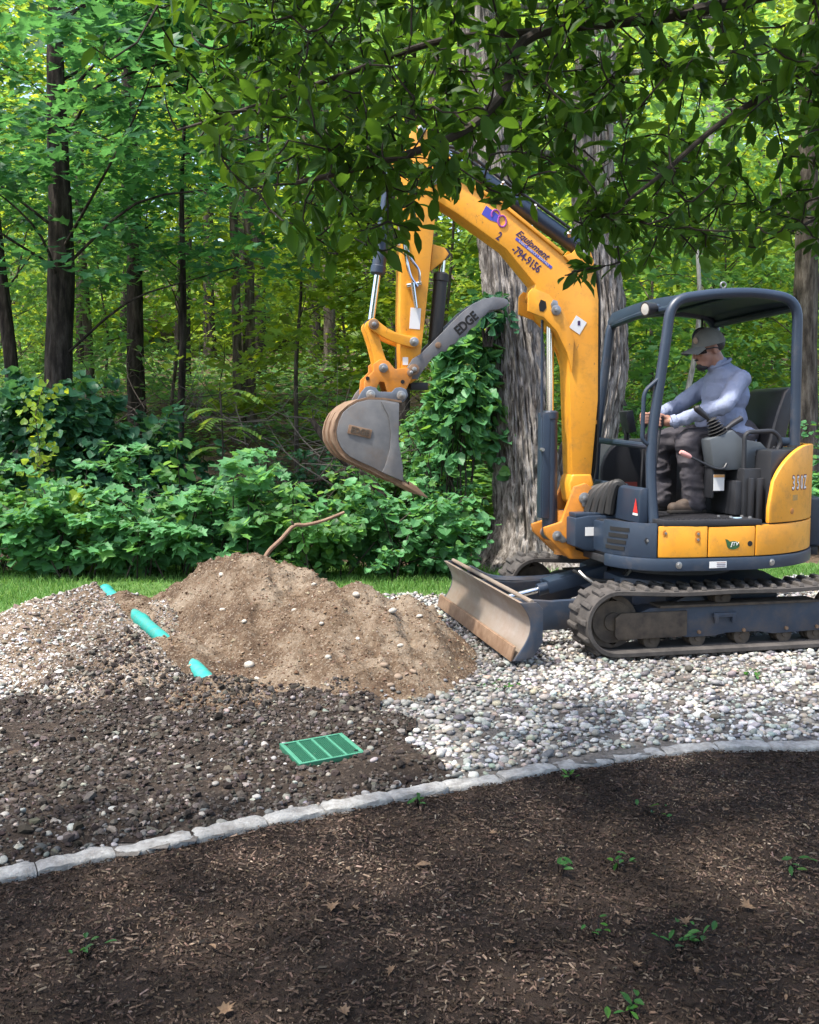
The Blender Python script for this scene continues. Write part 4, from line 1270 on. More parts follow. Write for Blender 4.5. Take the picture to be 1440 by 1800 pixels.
BOOM = [(1.131, 2.57), (1.071, 2.570), (0.955, 2.545), (0.900, 2.50), (0.894, 2.424), (0.872, 2.286), (0.864, 1.612), (0.904, 1.105), (1.044, 1.107), (1.075, 1.778), (1.089, 1.93), (1.168, 2.072), (1.261, 2.16),
        (1.335, 2.30), (1.319, 2.374), (1.526, 2.6), (1.859, 2.812), (2.037, 2.912), (2.094, 2.98), (2.083, 3.07), (1.978, 3.104), (1.572, 2.883)]
bm_ = MB().prism(BOOM, -0.088, 0.088).build('boom', M['yellow'], EX, bevel=0.007)
MB().prism([(0.904, 1.113), (0.886, 1.047), (0.901, 0.91), (0.975, 0.873), (1.049, 0.925), (1.068, 1.049), (1.044, 1.115)], -0.095, 0.095).build('boom_foot', M['yellow'], bm_, bevel=0.02, seg=3)
# welded side plates at the elbow, cylinder lugs
LUGP = [(1.345, 2.350), (1.376, 2.315), (1.378, 2.196), (1.268, 2.158), (1.175, 2.07), (1.10, 1.93), (1.06, 1.80), (1.05, 2.02), (1.12, 2.19), (1.23, 2.31)]
for s in (1, -1):
    lg = MB().prism(LUGP, *((0.0885, 0.108) if s > 0 else (-0.108, -0.0885))).build('cylinder_lug', M['yellow'], bm_, bevel=0.006)
    ey = MB().prism([(1.131, 2.565), (1.071, 2.587), (1.03, 2.630), (0.985, 2.640), (0.946, 2.612), (0.915, 2.53), (0.93, 2.47), (1.06, 2.50)], *((0.0885, 0.106) if s > 0 else (-0.106, -0.0885))).build('arm_cylinder_lug', M['yellow'], bm_, bevel=0.006)
    if s > 0:
        MB().prism([(1.290, 2.275), (1.255, 2.262), (1.250, 2.222), (1.270, 2.195), (1.297, 2.20), (1.303, 2.24)], 0.1085, 0.1105).build('lug_hole_shade', M['darkhole'], lg)  # solid dark plate painted as the shaded hole in the lug
        MB().prism([(1.222, 2.245), (1.205, 2.275), (1.175, 2.268), (1.160, 2.205), (1.175, 2.180), (1.205, 2.180)], 0.1085, 0.116).build('pin_keeper', M['steel'], lg, bevel=0.003)
# top and bottom flange strips of the upper boom
for a, b_, w in (((1.131, 2.580), (1.560, 2.888), 0.102), ((1.560, 2.888), (1.95, 3.095), 0.102)):
    d = Vector((b_[0] - a[0], 0, b_[1] - a[1]))
    ang = -math.atan2(d.z, d.x)
    MB().box(((a[0] + b_[0]) / 2, 0, (a[1] + b_[1]) / 2), (d.length, 2 * w, 0.022), Matrix.Rotation(ang, 3, 'Y')).build('flange_strip', M['yellow'], bm_, bevel=0.004)
pin('boom_cylinder_pin', bm_, 1.183, 2.207, -0.122, 0.122, 0.034)
pin('arm_cylinder_pin', bm_, 0.985, 2.590, -0.116, 0.116, 0.032)
for z in (1.985, 1.465):
    MB().box((0.857, 0.02, z), (0.035, 0.07, 0.028)).build('hose_tab', M['yellow'], bm_, bevel=0.004)
for y in (-0.03, 0.01, 0.05):
    MB().tube(smooth_path([(0.90, y, 1.0), (0.852, y, 1.2), (0.848, y, 1.9), (0.856, y, 2.35), (0.89, y, 2.53)], 8), 0.011, 8).build('boom_hose', M['hose'], bm_)
R45 = Matrix.Rotation(math.radians(22), 3, 'Y')
ds = MB().box((1.018, 0.0895, 2.115), (0.088, 0.002, 0.095), Matrix.Rotation(math.radians(-32), 3, 'Y')).build('diamond_sticker', M['white'], bm_)
MB().box((1.012, 0.0912, 2.128), (0.018, 0.002, 0.030)).build('sticker_mark', M['navy'], ds)
# lettering on the boom
tu, tv = Vector((-0.785, 0, -0.575)).normalized(), Vector((-0.575, 0, 0.785)).normalized()
text('boom_lettering', '-794-9156', 0.078, M['navy'], bm_, (1.385, 0.0885, 2.536), tu, tv, shear=-0.08, bold=0.0016, sx=0.72)
text('boom_lettering', '2', 0.078, M['navy'], bm_, (1.575, 0.0885, 2.676), tu, tv, shear=-0.08, bold=0.0016, sx=0.72)
text('boom_lettering', 'Equipment', 0.062, M['navy'], bm_, (1.345, 0.0885, 2.632), tu, tv, shear=0.35, bold=0.0012, sx=1.0)
bs = MB().box((1.335, 0.0893, 2.578), (0.31, 0.0016, 0.019), Matrix((-tu, Vector((0, 1, 0)), tv)).transposed()).build('blue_stripe', M['bluep'], bm_)
text('stripe_lettering', 'SALES \u2022 SERVICE \u2022 RENTALS', 0.017, M['white'], bs, (1.335, 0.0904, 2.578), tu, tv, sx=1.25)
lo = MB().prism([(1.665, 2.870), (1.580, 2.815), (1.570, 2.760), (1.640, 2.780), (1.695, 2.815)], 0.0885, 0.0898).build('blue_logo', M['bluep'], bm_)
lo2 = MB()
lo2.tube([(1.555 + 0.028 * math.cos(a), 0.0895, 2.775 + 0.036 * math.sin(a)) for a in np.linspace(0, 2 * PI, 18, endpoint=False)], 0.006, 6, closed=True)
lo2.tube([(1.600 + 0.028 * math.cos(a), 0.0895, 2.815 + 0.030 * math.sin(a)) for a in np.linspace(-0.5, 3.9, 14)], 0.006, 6)
lo2.build('logo_swirl', surf('violet_print', (0.30, 0.06, 0.28), None, rough=0.5), lo)

def hydraulic(name, parent, p0, p1, split, r, rr, mat='blue', eye=True):
    """barrel from p0 to split, chromed rod on to p1"""
    p0, p1 = Vector(p0), Vector(p1)
    q = p0 + (p1 - p0) * split
    d = (p1 - p0).normalized()
    m = MB()
    L_ = (q - p0).length
    m.lathe([(0.0, r * 0.6), (0.012, r * 0.96), (0.03, r), (L_ - 0.06, r), (L_ - 0.055, r * 1.12), (L_ - 0.012, r * 1.12), (L_, r * 0.8)], p0, d, 22)
    c = m.build(name, M[mat], parent)
    MB().cyl(q - d * 0.02, p1, rr, seg=16).build('cylinder_rod', M['chrome'], c)
    e = MB()
    yv = Vector((0, 1, 0))
    for p in (p0, p1):
        e.cyl(p - yv * r * 0.95, p + yv * r * 0.95, r * 0.85, seg=18)
    e.build('rod_eye', M[mat], c)
    return c
bcyl = hydraulic('boom_cylinder', EX, (1.168, 0, 0.700), (1.183, 0, 2.207), 0.56, 0.052, 0.026)
gd = MB()
gd.box((1.238, 0.0, 1.17), (0.022, 0.085, 0.72))
gd.box((1.216, 0.046, 1.17), (0.05, 0.014, 0.72))
gd.build('cylinder_guard', M['blue'], bcyl, bevel=0.008)
MB().tube([(1.245, 0.03, 1.50), (1.250, 0.03, 2.15)], 0.010, 8).build('hydraulic_line', M['blue'], bcyl)
MB().lathe([(-0.02, 0.012), (0.02, 0.012)], (1.25, 0.06, 1.28), (0, 1, 0), 8).build('clamp_bolt', M['steel'], bcyl)
acyl = hydraulic('arm_cylinder', EX, (0.985, 0, 2.640), (2.095, 0, 3.325), 0.66, 0.056, 0.026)
for y in (-0.035, 0.04):
    MB().tube(smooth_path([(0.90, y, 2.50), (0.93, y, 2.66), (1.10, y, 2.78), (1.5, y, 3.03), (1.85, y, 3.235), (2.0, y, 3.19), (2.1, y, 3.08)], 8), 0.012, 8).build('hydraulic_hose', M['hose'], acyl)
for t_ in (0.08, 0.3, 0.5):
    p = Vector((0.985, 0, 2.64)).lerp(Vector((2.095, 0, 3.325)), t_)
    MB().lathe([(0, 0.018), (0.03, 0.018), (0.034, 0.010), (0.05, 0.010)], p + Vector((0, 0.052, 0.012)), (0.2, 0.7, 0.6), 10).build('port_fitting', M['steel'], acyl)

# ---- dipper arm with bucket linkage
ARM = [(2.150, 3.345), (2.075, 3.365), (2.045, 3.325), (1.985, 3.20), (1.965, 3.06), (1.986, 2.934), (2.034, 2.464), (2.068, 2.136), (2.105, 1.842), (2.120, 1.745), (2.165, 1.715), (2.225, 1.745), (2.238, 2.132), (2.226, 2.70), (2.225, 3.065), (2.19, 3.22)]
arm = MB().prism(ARM, -0.078, 0.078).build('dipper_arm', M['yellow'], EX, bevel=0.008)
pin('arm_pivot_pin', arm, 2.02, 3.02, -0.11, 0.11, 0.040)
pin('arm_cylinder_pin', arm, 2.095, 3.325, -0.095, 0.095, 0.028)
MB().box((2.135, 0.079, 2.135), (0.070, 0.002, 0.135), Matrix.Rotation(math.radians(-4), 3, 'Y')).build('arm_sticker', M['white'], arm)
MB().box((2.20, 0.079, 1.86), (0.036, 0.002, 0.05)).build('arm_sticker', M['white'], arm)
MB().tube([(2.231, 0.05, 2.60), (2.231, 0.05, 3.02)], 0.012, 8).build('grey_line', M['steel'], arm)
cp = MB()
cp.tube(smooth_path([(2.215, 0.085, 2.66), (2.195, 0.10, 2.50), (2.17, 0.10, 2.40), (2.125, 0.10, 2.335)], 8), 0.011, 8)
cp.tube(smooth_path([(2.215, 0.085, 2.70), (2.18, 0.11, 2.53), (2.12, 0.11, 2.44), (2.11, 0.10, 2.36)], 8), 0.009, 8)
cp.cyl((2.195, 0.095, 2.34), (2.10, 0.095, 2.36), 0.013, seg=10)
cp.cyl((2.16, 0.10, 2.36), (2.135, 0.10, 2.20), 0.016, 0.012, seg=10)
cp.build('hose_coupling', M['chrome'], arm)
kc = hydraulic('bucket_cylinder', EX, (2.270, 0, 3.10), (2.415, 0, 2.095), 0.68, 0.045, 0.022)
for y in (-0.05, 0.05):
    MB().tube([(2.30, y, 3.05), (2.365, y, 2.62)], 0.010, 8).build('cylinder_pipe', M['blue'], kc)
MB().prism([(2.20, 3.05), (2.235, 3.16), (2.285, 3.14), (2.30, 3.09), (2.27, 3.05), (2.225, 2.96)], -0.07, 0.07).build('cylinder_bracket', M['yellow'], arm, bevel=0.006)
# tipping link and curved side links
def bar(p, q, w, y0, y1, bend=0.0, n=10):
    p, q = Vector((p[0], p[1])), Vector((q[0], q[1]))
    d = (q - p).normalized()
    nn = Vector((-d.y, d.x))
    up, dn = [], []
    for k in range(n + 1):
        t = k / n
        c = p + (q - p) * t + nn * bend * math.sin(PI * t)
        ww = w * (1.0 - 0.18 * math.sin(PI * t))
        up.append(c + nn * ww)
        dn.append(c - nn * ww)
    cap1 = [q + d * w * math.cos(a) + nn * w * math.sin(a) for a in np.linspace(PI / 2, -PI / 2, 8)][1:-1]
    cap0 = [p - d * w * math.cos(a) - nn * w * math.sin(a) for a in np.linspace(PI / 2, -PI / 2, 8)][1:-1]
    return MB().prism([tuple(v) for v in up + cap1 + dn[::-1] + cap0], y0, y1)
for s in (1, -1):
    y0, y1 = (0.0805, 0.105) if s > 0 else (-0.105, -0.0805)
    sl = bar((2.413, 2.090), (2.148, 1.983), 0.038, y0, y1, 0.022).build('side_link', M['yellow'], EX, bevel=0.006)
    y0, y1 = (0.045, 0.0795) if s > 0 else (-0.0795, -0.045)
    bar((2.425, 2.075), (2.353, 1.815), 0.042, y0, y1).build('tipping_link', M['yellow'], EX, bevel=0.006)
pin('link_pin', EX, 2.413, 2.090, -0.112, 0.112, 0.034, 'rust')
pin('link_pin', EX, 2.148, 1.983, -0.112, 0.112, 0.030)
COUP = [(2.475, 1.687), (2.47, 1.74), (2.415, 1.793), (2.415, 1.837), (2.373, 1.868), (2.317, 1.858), (2.274, 1.806), (2.197, 1.818), (2.153, 1.785), (2.165, 1.74), (2.215, 1.65), (2.262, 1.628), (2.325, 1.655), (2.345, 1.72), (2.375, 1.725), (2.405, 1.66), (2.44, 1.628), (2.475, 1.64)]
cpl = MB()
cpl.prism(COUP, 0.082, 0.108)
cpl.prism(COUP, -0.108, -0.082)
cpl = cpl.build('quick_coupler', M['orange'], EX, bevel=0.006)
MB().prism([(2.45, 1.66), (2.45, 1.73), (2.40, 1.78), (2.38, 1.76), (2.42, 1.66)], -0.081, 0.081).build('coupler_web', M['orange'], cpl, bevel=0.004)
MB().prism([(2.29, 1.80), (2.20, 1.80), (2.20, 1.72), (2.24, 1.68), (2.30, 1.72)], -0.081, 0.081).build('coupler_web', M['orange'], cpl, bevel=0.004)
pin('coupler_pin', cpl, 2.352, 1.812, -0.118, 0.118, 0.030)
pin('arm_end_pin', cpl, 2.170, 1.785, -0.118, 0.118, 0.026, 'rust')
for u, z in ((2.455, 1.745), (2.225, 1.725)):
    MB().lathe([(0, 0.013), (0.003, 0.013)], (u, 0.1083, z), (0, 1, 0), 14).build('bolt_hole', M['darkhole'], cpl)

# ---- bucket
bk = empty('bucket')
bk.parent = EX
PLATE = [(2.283, 1.586), (2.38, 1.603), (2.475, 1.605), (2.545, 1.588), (2.596, 1.56), (2.637, 1.525), (2.665, 1.47), (2.679, 1.408), (2.674, 1.355), (2.655, 1.312), (2.63, 1.277), (2.597, 1.249), (2.53, 1.215), (2.447, 1.178), (2.375, 1.138), (2.253, 1.085), (2.258, 1.181), (2.272, 1.26), (2.284, 1.34), (2.283, 1.46)]
for s in (1, -1):
    y0, y1 = (0.262, 0.280) if s > 0 else (-0.280, -0.262)
    pl = MB().prism(PLATE, y0, y1).build('side_plate', M['bucket'], bk, bevel=0.003)
    ys = 0.2815 if s > 0 else -0.2815
    fr_ = [(2.283, 1.578), (2.40, 1.595), (2.352, 1.50), (2.336, 1.40), (2.343, 1.30), (2.372, 1.195), (2.395, 1.150), (2.335, 1.123), (2.258, 1.092), (2.262, 1.181), (2.288, 1.34), (2.287, 1.46)]
    MB().prism(fr_, *((0.2805, 0.291) if s > 0 else (-0.291, -0.2805))).build('side_cutter', M['bucket'], pl, bevel=0.004)
    if s > 0:
        Rt = Matrix.Rotation(math.radians(-20), 3, 'Y')
        nb = MB().box((2.535, 0.2835, 1.405), (0.150, 0.008, 0.056), Matrix.Rotation(math.radians(-13), 3, 'Y')).build('name_block', M['rust'], pl, bevel=0.002)
        text('block_lettering', 'EDGE', 0.050, M['mud'], nb, (2.535, 0.2885, 1.405), (-0.974, 0, -0.225), (-0.225, 0, 0.974), bold=0.002, sx=0.95, depth=0.003)
sh_out = [(2.262, 1.600), (2.38, 1.618), (2.478, 1.620), (2.552, 1.602), (2.606, 1.572), (2.650, 1.533), (2.680, 1.474), (2.694, 1.408), (2.689, 1.350), (2.668, 1.304), (2.640, 1.266), (2.604, 1.236), (2.536, 1.201), (2.453, 1.164), (2.380, 1.124), (2.255, 1.066), (2.205, 1.038)]
sh_in = [(2.262, 1.588), (2.38, 1.606), (2.476, 1.607), (2.546, 1.590), (2.598, 1.562), (2.639, 1.526), (2.667, 1.471), (2.681, 1.408), (2.676, 1.354), (2.657, 1.311), (2.631, 1.276), (2.597, 1.248), (2.530, 1.214), (2.447, 1.177), (2.374, 1.137), (2.250, 1.080), (2.203, 1.052)]
MB().prism(sh_out + sh_in[::-1], -0.2605, 0.2605).build('bucket_shell', M['rust'], bk, bevel=0.0, smooth=30)
for yy in (0.235, 0.0, -0.235):
    MB().prism([(u + 0.012 * min(1, (u - 2.2) * 2), z - 0.009) for u, z in sh_out[4:16]] + [(u, z - 0.001) for u, z in sh_out[4:16]][::-1], yy - 0.028, yy + 0.028).build('wear_strip', M['rust'], bk, bevel=0.0, smooth=30)
MB().prism([(2.262, 1.068), (2.262, 1.092), (2.165, 1.030), (2.150, 1.006)], -0.285, 0.285).build('lip_plate', M['rust'], bk, bevel=0.003)
for yy in (0.25, 0.085, -0.085, -0.25):
    tm = MB()
    tm.add([(2.215, yy - 0.030, 1.050), (2.215, yy + 0.030, 1.050), (2.215, yy + 0.030, 1.088), (2.215, yy - 0.030, 1.088),
            (2.17, yy - 0.030, 1.016), (2.17, yy + 0.030, 1.016), (2.17, yy + 0.030, 1.058), (2.17, yy - 0.030, 1.058),
            (2.098, yy - 0.026, 0.978), (2.098, yy + 0.026, 0.978), (2.096, yy + 0.026, 0.986), (2.096, yy - 0.026, 0.986)],
           [(0, 1, 2, 3), (0, 4, 5, 1), (1, 5, 6, 2), (2, 6, 7, 3), (3, 7, 4, 0), (4, 8, 9, 5), (5, 9, 10, 6), (6, 10, 11, 7), (7, 11, 8, 4), (8, 11, 10, 9)])
    tm.build('tooth', M['rust'], bk, bevel=0.003)
EARS = [(2.530, 1.600), (2.50, 1.655), (2.470, 1.690), (2.440, 1.695), (2.405, 1.685), (2.385, 1.660), (2.300, 1.658), (2.275, 1.685), (2.240, 1.690), (2.205, 1.675), (2.192, 1.635), (2.222, 1.595), (2.262, 1.590), (2.38, 1.610)]
for y0, y1 in ((0.112, 0.134), (-0.134, -0.112)):
    MB().prism(EARS, y0, y1).build('bucket_ear', surf('blue_grey_steel', (0.10, 0.125, 0.16), (0.15, 0.165, 0.19), 9, 0.5, 0.2) if y0 > 0 else M['bucket'], bk, bevel=0.006)
pin('bucket_pin', bk, 2.440, 1.641, -0.150, 0.150, 0.030)
pin('bucket_pin', bk, 2.240, 1.637, -0.150, 0.150, 0.030)

# ---- thumb
TH = [(2.200, 1.80), (2.165, 1.745), (2.12, 1.745), (2.085, 1.80), (2.02, 1.885), (1.995, 1.895), (1.965, 1.925), (1.93, 1.925), (1.905, 1.965), (1.87, 1.975), (1.84, 2.015), (1.80, 2.025), (1.775, 2.065), (1.73, 2.095), (1.70, 2.14), (1.665, 2.165), (1.635, 2.198),
      (1.575, 2.205), (1.525, 2.225), (1.503, 2.246), (1.512, 2.268), (1.546, 2.282), (1.61, 2.285), (1.682, 2.270), (1.75, 2.235), (1.817, 2.185), (1.90, 2.105), (1.969, 2.035), (2.04, 1.965), (2.102, 1.907), (2.155, 1.875)]
th = MB()
th.prism(TH, 0.072, 0.095)
th.prism(TH, -0.095, -0.072)
th = th.build('thumb', M['thumb'], EX, bevel=0.004)
web = MB()
web.prism([(1.56, 2.275), (1.682, 2.262), (1.817, 2.175), (1.96, 2.03), (1.95, 2.018), (1.81, 2.160), (1.68, 2.245), (1.56, 2.26)], -0.071, 0.071)
web.build('thumb_web', M['thumb'], th, bevel=0.003)
pin('thumb_pivot', th, 2.150, 1.805, -0.118, 0.118, 0.036, 'rust')
for u, z in ((1.985, 1.965),):
    MB().lathe([(0, 0.02), (0.008, 0.02), (0.01, 0.012)], (u, 0.095, z), (0, 1, 0), 16).build('bolt', M['rust'], th)
text('thumb_lettering', 'EDGE', 0.085, M['darkhole'], th, (1.795, 0.0958, 2.108), (-0.745, 0, 0.667), (0.667, 0, 0.745), bold=0.003, sx=0.85)
hydraulic('thumb_cylinder', EX, (1.985, 0, 1.985), (1.930, 0, 2.56), 0.80, 0.046, 0.022, 'hose')
MB().prism([(2.03, 2.44), (2.01, 2.62), (1.93, 2.60), (1.90, 2.56), (1.93, 2.52)], -0.045, 0.045).build('thumb_bracket', M['yellow'], arm, bevel=0.006)
MB().box((2.10, 0.0, 1.70), (0.12, 0.10, 0.05)).build('thumb_stop', M['hose'], th, bevel=0.01)

# ------------------------------------------------------------------ operator
PS = tag(empty('person', (2.109, 7.008, 0), PI + math.radians(12)),
         'seated operator in light blue long-sleeved shirt, grey cap and dark trousers holding the levers', 'person')
M['skin'] = surf('tanned_skin', (0.38, 0.205, 0.145), (0.31, 0.155, 0.105), 14, 0.5)
M['shirt'] = surf('pale_blue_cotton', (0.275, 0.310, 0.420), (0.235, 0.268, 0.375), 9, 0.85, bmp=0.5, bscale=14, bdist=0.02, spec=0.2)
M['trouser'] = surf('charcoal_work_cloth', (0.050, 0.047, 0.056), (0.080, 0.074, 0.080), 8, 0.9, bmp=0.5, bscale=9, bdist=0.02, dirt=(0.13, 0.10, 0.075), dirt_amt=0.3, spec=0.15)
M['boot'] = surf('brown_work_boot', (0.048, 0.033, 0.024), (0.075, 0.052, 0.037), 20, 0.75, bmp=0.3)
M['sole'] = surf('dark_boot_sole', (0.028, 0.024, 0.021), None, rough=0.9)
M['cap'] = surf('grey_green_cap', (0.150, 0.152, 0.135), (0.190, 0.190, 0.170), 18, 0.9, bmp=0.2)
M['hair'] = surf('black_hair', (0.012, 0.010, 0.010), (0.022, 0.019, 0.018), 60, 0.6, bmp=0.4, bscale=160)

def capsule(mb, p, q, r0, r1, seg=14):
    p, q = Vector(p), Vector(q)
    d = (q - p).normalized()
    L_ = (q - p).length
    prof = [(-r0 * math.cos(a), r0 * math.sin(a)) for a in np.linspace(0.12, PI / 2, 5)]
    prof += [(L_ + r1 * math.sin(a), r1 * math.cos(a)) for a in np.linspace(0, PI / 2 - 0.12, 5)]
    mb.tube([p + d * t for t, _ in prof], [r for _, r in prof], seg)

def melt(name, mb, mat, parent, voxel=0.008, smooth=8, wrinkle=None):
    """fuse overlapping shapes into one continuous surface"""
    me = bpy.data.meshes.new(name)
    me.from_pydata(mb.v, [], mb.f)
    t = bpy.data.objects.new(name, me)
    COL.objects.link(t)
    rm = t.modifiers.new('r', 'REMESH')
    rm.mode = 'VOXEL'
    rm.voxel_size = voxel
    sm = t.modifiers.new('s', 'SMOOTH')
    sm.iterations = smooth
    sm.factor = 0.5
    dg = bpy.context.evaluated_depsgraph_get()
    out = bpy.data.meshes.new_from_object(t.evaluated_get(dg))
    bpy.data.objects.remove(t)
    out.name = name
    n = len(out.vertices)
    if wrinkle:
        co = np.empty(n * 3, np.float32)
        no = np.empty(n * 3, np.float32)
        out.vertices.foreach_get('co', co)
        out.vertices.foreach_get('normal', no)
        co, no = co.reshape(-1, 3), no.reshape(-1, 3)
        amp, sc, st = wrinkle
        w = 1 - np.abs(fbm(co[:, 0] * sc * st[0], co[:, 1] * sc * st[1], co[:, 2] * sc * st[2], seed=401, octaves=3))
        co = co + no * (amp * (w - 0.7))[:, None]
        out.vertices.foreach_set('co', co.ravel())
    out.polygons.foreach_set('use_smooth', [True] * len(out.polygons))
    out.update()
    return link(name, out, mat, parent)

J = dict(pel=(-0.03, 0.28, 1.375), belly=(0.055, 0.28, 1.49), chest=(0.03, 0.28, 1.64), upch=(0.04, 0.28, 1.755), neck=(0.085, 0.28, 1.83), head=(0.165, 0.28, 1.955),
         shL=(0.022, 0.452, 1.742), elL=(0.175, 0.545, 1.575), wrL=(0.470, 0.435, 1.470), shR=(0.035, 0.108, 1.742), elR=(0.24, 0.035, 1.585), wrR=(0.490, 0.165, 1.500),
         hipL=(-0.01, 0.38, 1.355), knL=(0.375, 0.435, 1.335), anL=(0.315, 0.43, 0.955), hipR=(-0.01, 0.18, 1.355), knR=(0.475, 0.175, 1.335), anR=(0.435, 0.18, 0.955))

def figure(mb, k=1.0, torso=True, legs=True, head=True, arms=True):
    R = lambda *a: [x * k for x in a]
    if torso:
        mb.ell(J['pel'], R(0.165, 0.19, 0.125))
        mb.ell(J['belly'], R(0.170, 0.19, 0.165))
        mb.ell(J['chest'], R(0.148, 0.195, 0.165))
        mb.ell(J['upch'], R(0.118, 0.185, 0.100))
        capsule(mb, J['shL'], J['shR'], 0.072 * k, 0.072 * k)
    if arms:
        for s in 'LR':
            capsule(mb, J['sh' + s], J['el' + s], 0.070 * k, 0.056 * k)
            capsule(mb, J['el' + s], J['wr' + s], 0.054 * k, 0.040 * k)
    if legs:
        for s in 'LR':
            capsule(mb, J['hip' + s], J['kn' + s], 0.108 * k, 0.082 * k)
            capsule(mb, J['kn' + s], J['an' + s], 0.080 * k, 0.066 * k)
    return mb

def rotY(v, a, c):
    v = Vector(v) - Vector(c)
    return Matrix.Rotation(a, 3, 'Y') @ v + Vector(c)
HT = math.radians(14)        # head bowed towards the levers
HC = Vector(J['head'])
def hd(dx, dy, dz):
    return HC + Matrix.Rotation(HT, 3, 'Y') @ Vector((dx, dy, dz))
HR = Matrix.Rotation(HT, 3, 'Y')

body = figure(MB(), 0.68)
capsule(body, (0.06, 0.28, 1.79), (0.125, 0.28, 1.90), 0.068, 0.062)
body.ell(hd(-0.012, 0, 0.035), (0.102, 0.079, 0.098), HR)          # skull
body.ell(hd(0.030, 0, -0.035), (0.068, 0.062, 0.078), HR)          # face
body.ell(hd(0.045, 0, -0.088), (0.048, 0.048, 0.036), HR)          # jaw and chin
body.ell(hd(0.098, 0, -0.022), (0.020, 0.013, 0.026), HR)          # nose
body.ell(hd(0.106, 0, -0.036), (0.014, 0.017, 0.012), HR)
body.ell(hd(0.086, 0, -0.066), (0.014, 0.026, 0.007), HR)          # lips
body.ell(hd(0.084, 0, -0.079), (0.014, 0.024, 0.007), HR)
body.ell(hd(0.078, 0.0, 0.012), (0.022, 0.055, 0.014), HR)         # brow
for s in (1, -1):
    body.ell(hd(-0.012, s * 0.078, -0.012), (0.022, 0.010, 0.032), HR)   # ears
    body.ell(hd(0.058, s * 0.042, -0.030), (0.026, 0.022, 0.024), HR)    # cheeks
# hands closed round the lever grips
def hand(mb, wrist, grip, side):
    w, g = Vector(wrist), Vector(grip)
    d = (g - w).normalized()
    up = Vector((0, 0, 1))
    lat = d.cross(up).normalized() * side
    palm = w.lerp(g, 0.58) + lat * 0.012
    capsule(mb, w, palm, 0.031, 0.030)
    mb.ell(palm + Vector((0, 0, 0)), (0.044, 0.026, 0.040), Matrix((d, up.cross(d).normalized(), up)).transposed())
    for k in range(4):                       # four fingers, wrapped round the front of the grip
        z = 0.030 - 0.020 * k
        ln = (0.92, 1.0, 0.95, 0.80)[k]
        a = palm + d * 0.030 + lat * 0.016 + up * z
        b = g + d * 0.026 * ln + lat * 0.016 + up * (z + 0.002)
        c = g + d * 0.030 * ln - lat * 0.014 + up * (z - 0.001)
        e = g + d * 0.004 - lat * 0.027 * ln + up * (z - 0.004)
        capsule(mb, a, b, 0.0105, 0.0100, 10)
        capsule(mb, b, c, 0.0100, 0.0092, 10)
        capsule(mb, c, e, 0.0092, 0.0080, 10)
    t0 = palm - lat * 0.016 + up * 0.018     # thumb leaves the side of the palm
    t1 = palm + d * 0.028 - lat * 0.026 + up * 0.034
    t2 = g + d * 0.008 - lat * 0.024 + up * 0.042
    capsule(mb, t0, t1, 0.0135, 0.0115, 10)
    capsule(mb, t1, t2, 0.0115, 0.0090, 10)
hand(body, J['wrL'], (0.551, 0.40, 1.475), 1)
hand(body, J['wrR'], (0.570, 0.20, 1.490), -1)
for s in 'LR':                               # feet
    a = Vector(J['an' + s])
    capsule(body, a, a + Vector((-0.01, 0, -0.05)), 0.045, 0.045)
    capsule(body, a + Vector((-0.01, 0, -0.05)), a + Vector((0.15, 0.01, -0.055)), 0.040, 0.030)
body_o = melt('body', body, M['skin'], PS, 0.0066, 3)

shirt = figure(MB(), 1.0, legs=False)
capsule(shirt, (0.055, 0.28, 1.80), (0.095, 0.28, 1.845), 0.088, 0.074)
for a, b in (('elL', 'wrL'), ('elR', 'wrR')):   # bloused sleeve folds
    p, q = Vector(J[a]), Vector(J[b])
    for t in (0.10, 0.28, 0.52, 0.78):
        m = p.lerp(q, t)
        shirt.ell(m + Vector((0, 0, -0.008)), (0.050, 0.050 - 0.012 * t, 0.056 - 0.014 * t))
shirt.ell((-0.02, 0.28, 1.40), (0.185, 0.205, 0.06))
shirt_o = melt('shirt', shirt, M['shirt'], PS, 0.0078, 4, (0.011, 8.0, (1.7, 0.45, 0.9)))
cl_ = MB()
cl_.tube([Vector((0.078, 0.28, 1.858)) + Vector((0.070 * math.cos(a), 0.074 * math.sin(a), -0.032 * math.cos(a))) for a in np.linspace(0, 2 * PI, 24, endpoint=False)], 0.011, 8, closed=True)
cl_.build('collar', M['shirt'], shirt_o)
for s in 'LR':
    w_, e_ = Vector(J['wr' + s]), Vector(J['el' + s])
    d_ = (w_ - e_).normalized()
    MB().lathe([(-0.004, 0.036), (0.0, 0.046), (0.030, 0.046), (0.034, 0.036)], w_ - d_ * 0.012, d_, 18).build('cuff', M['shirt'], shirt_o)

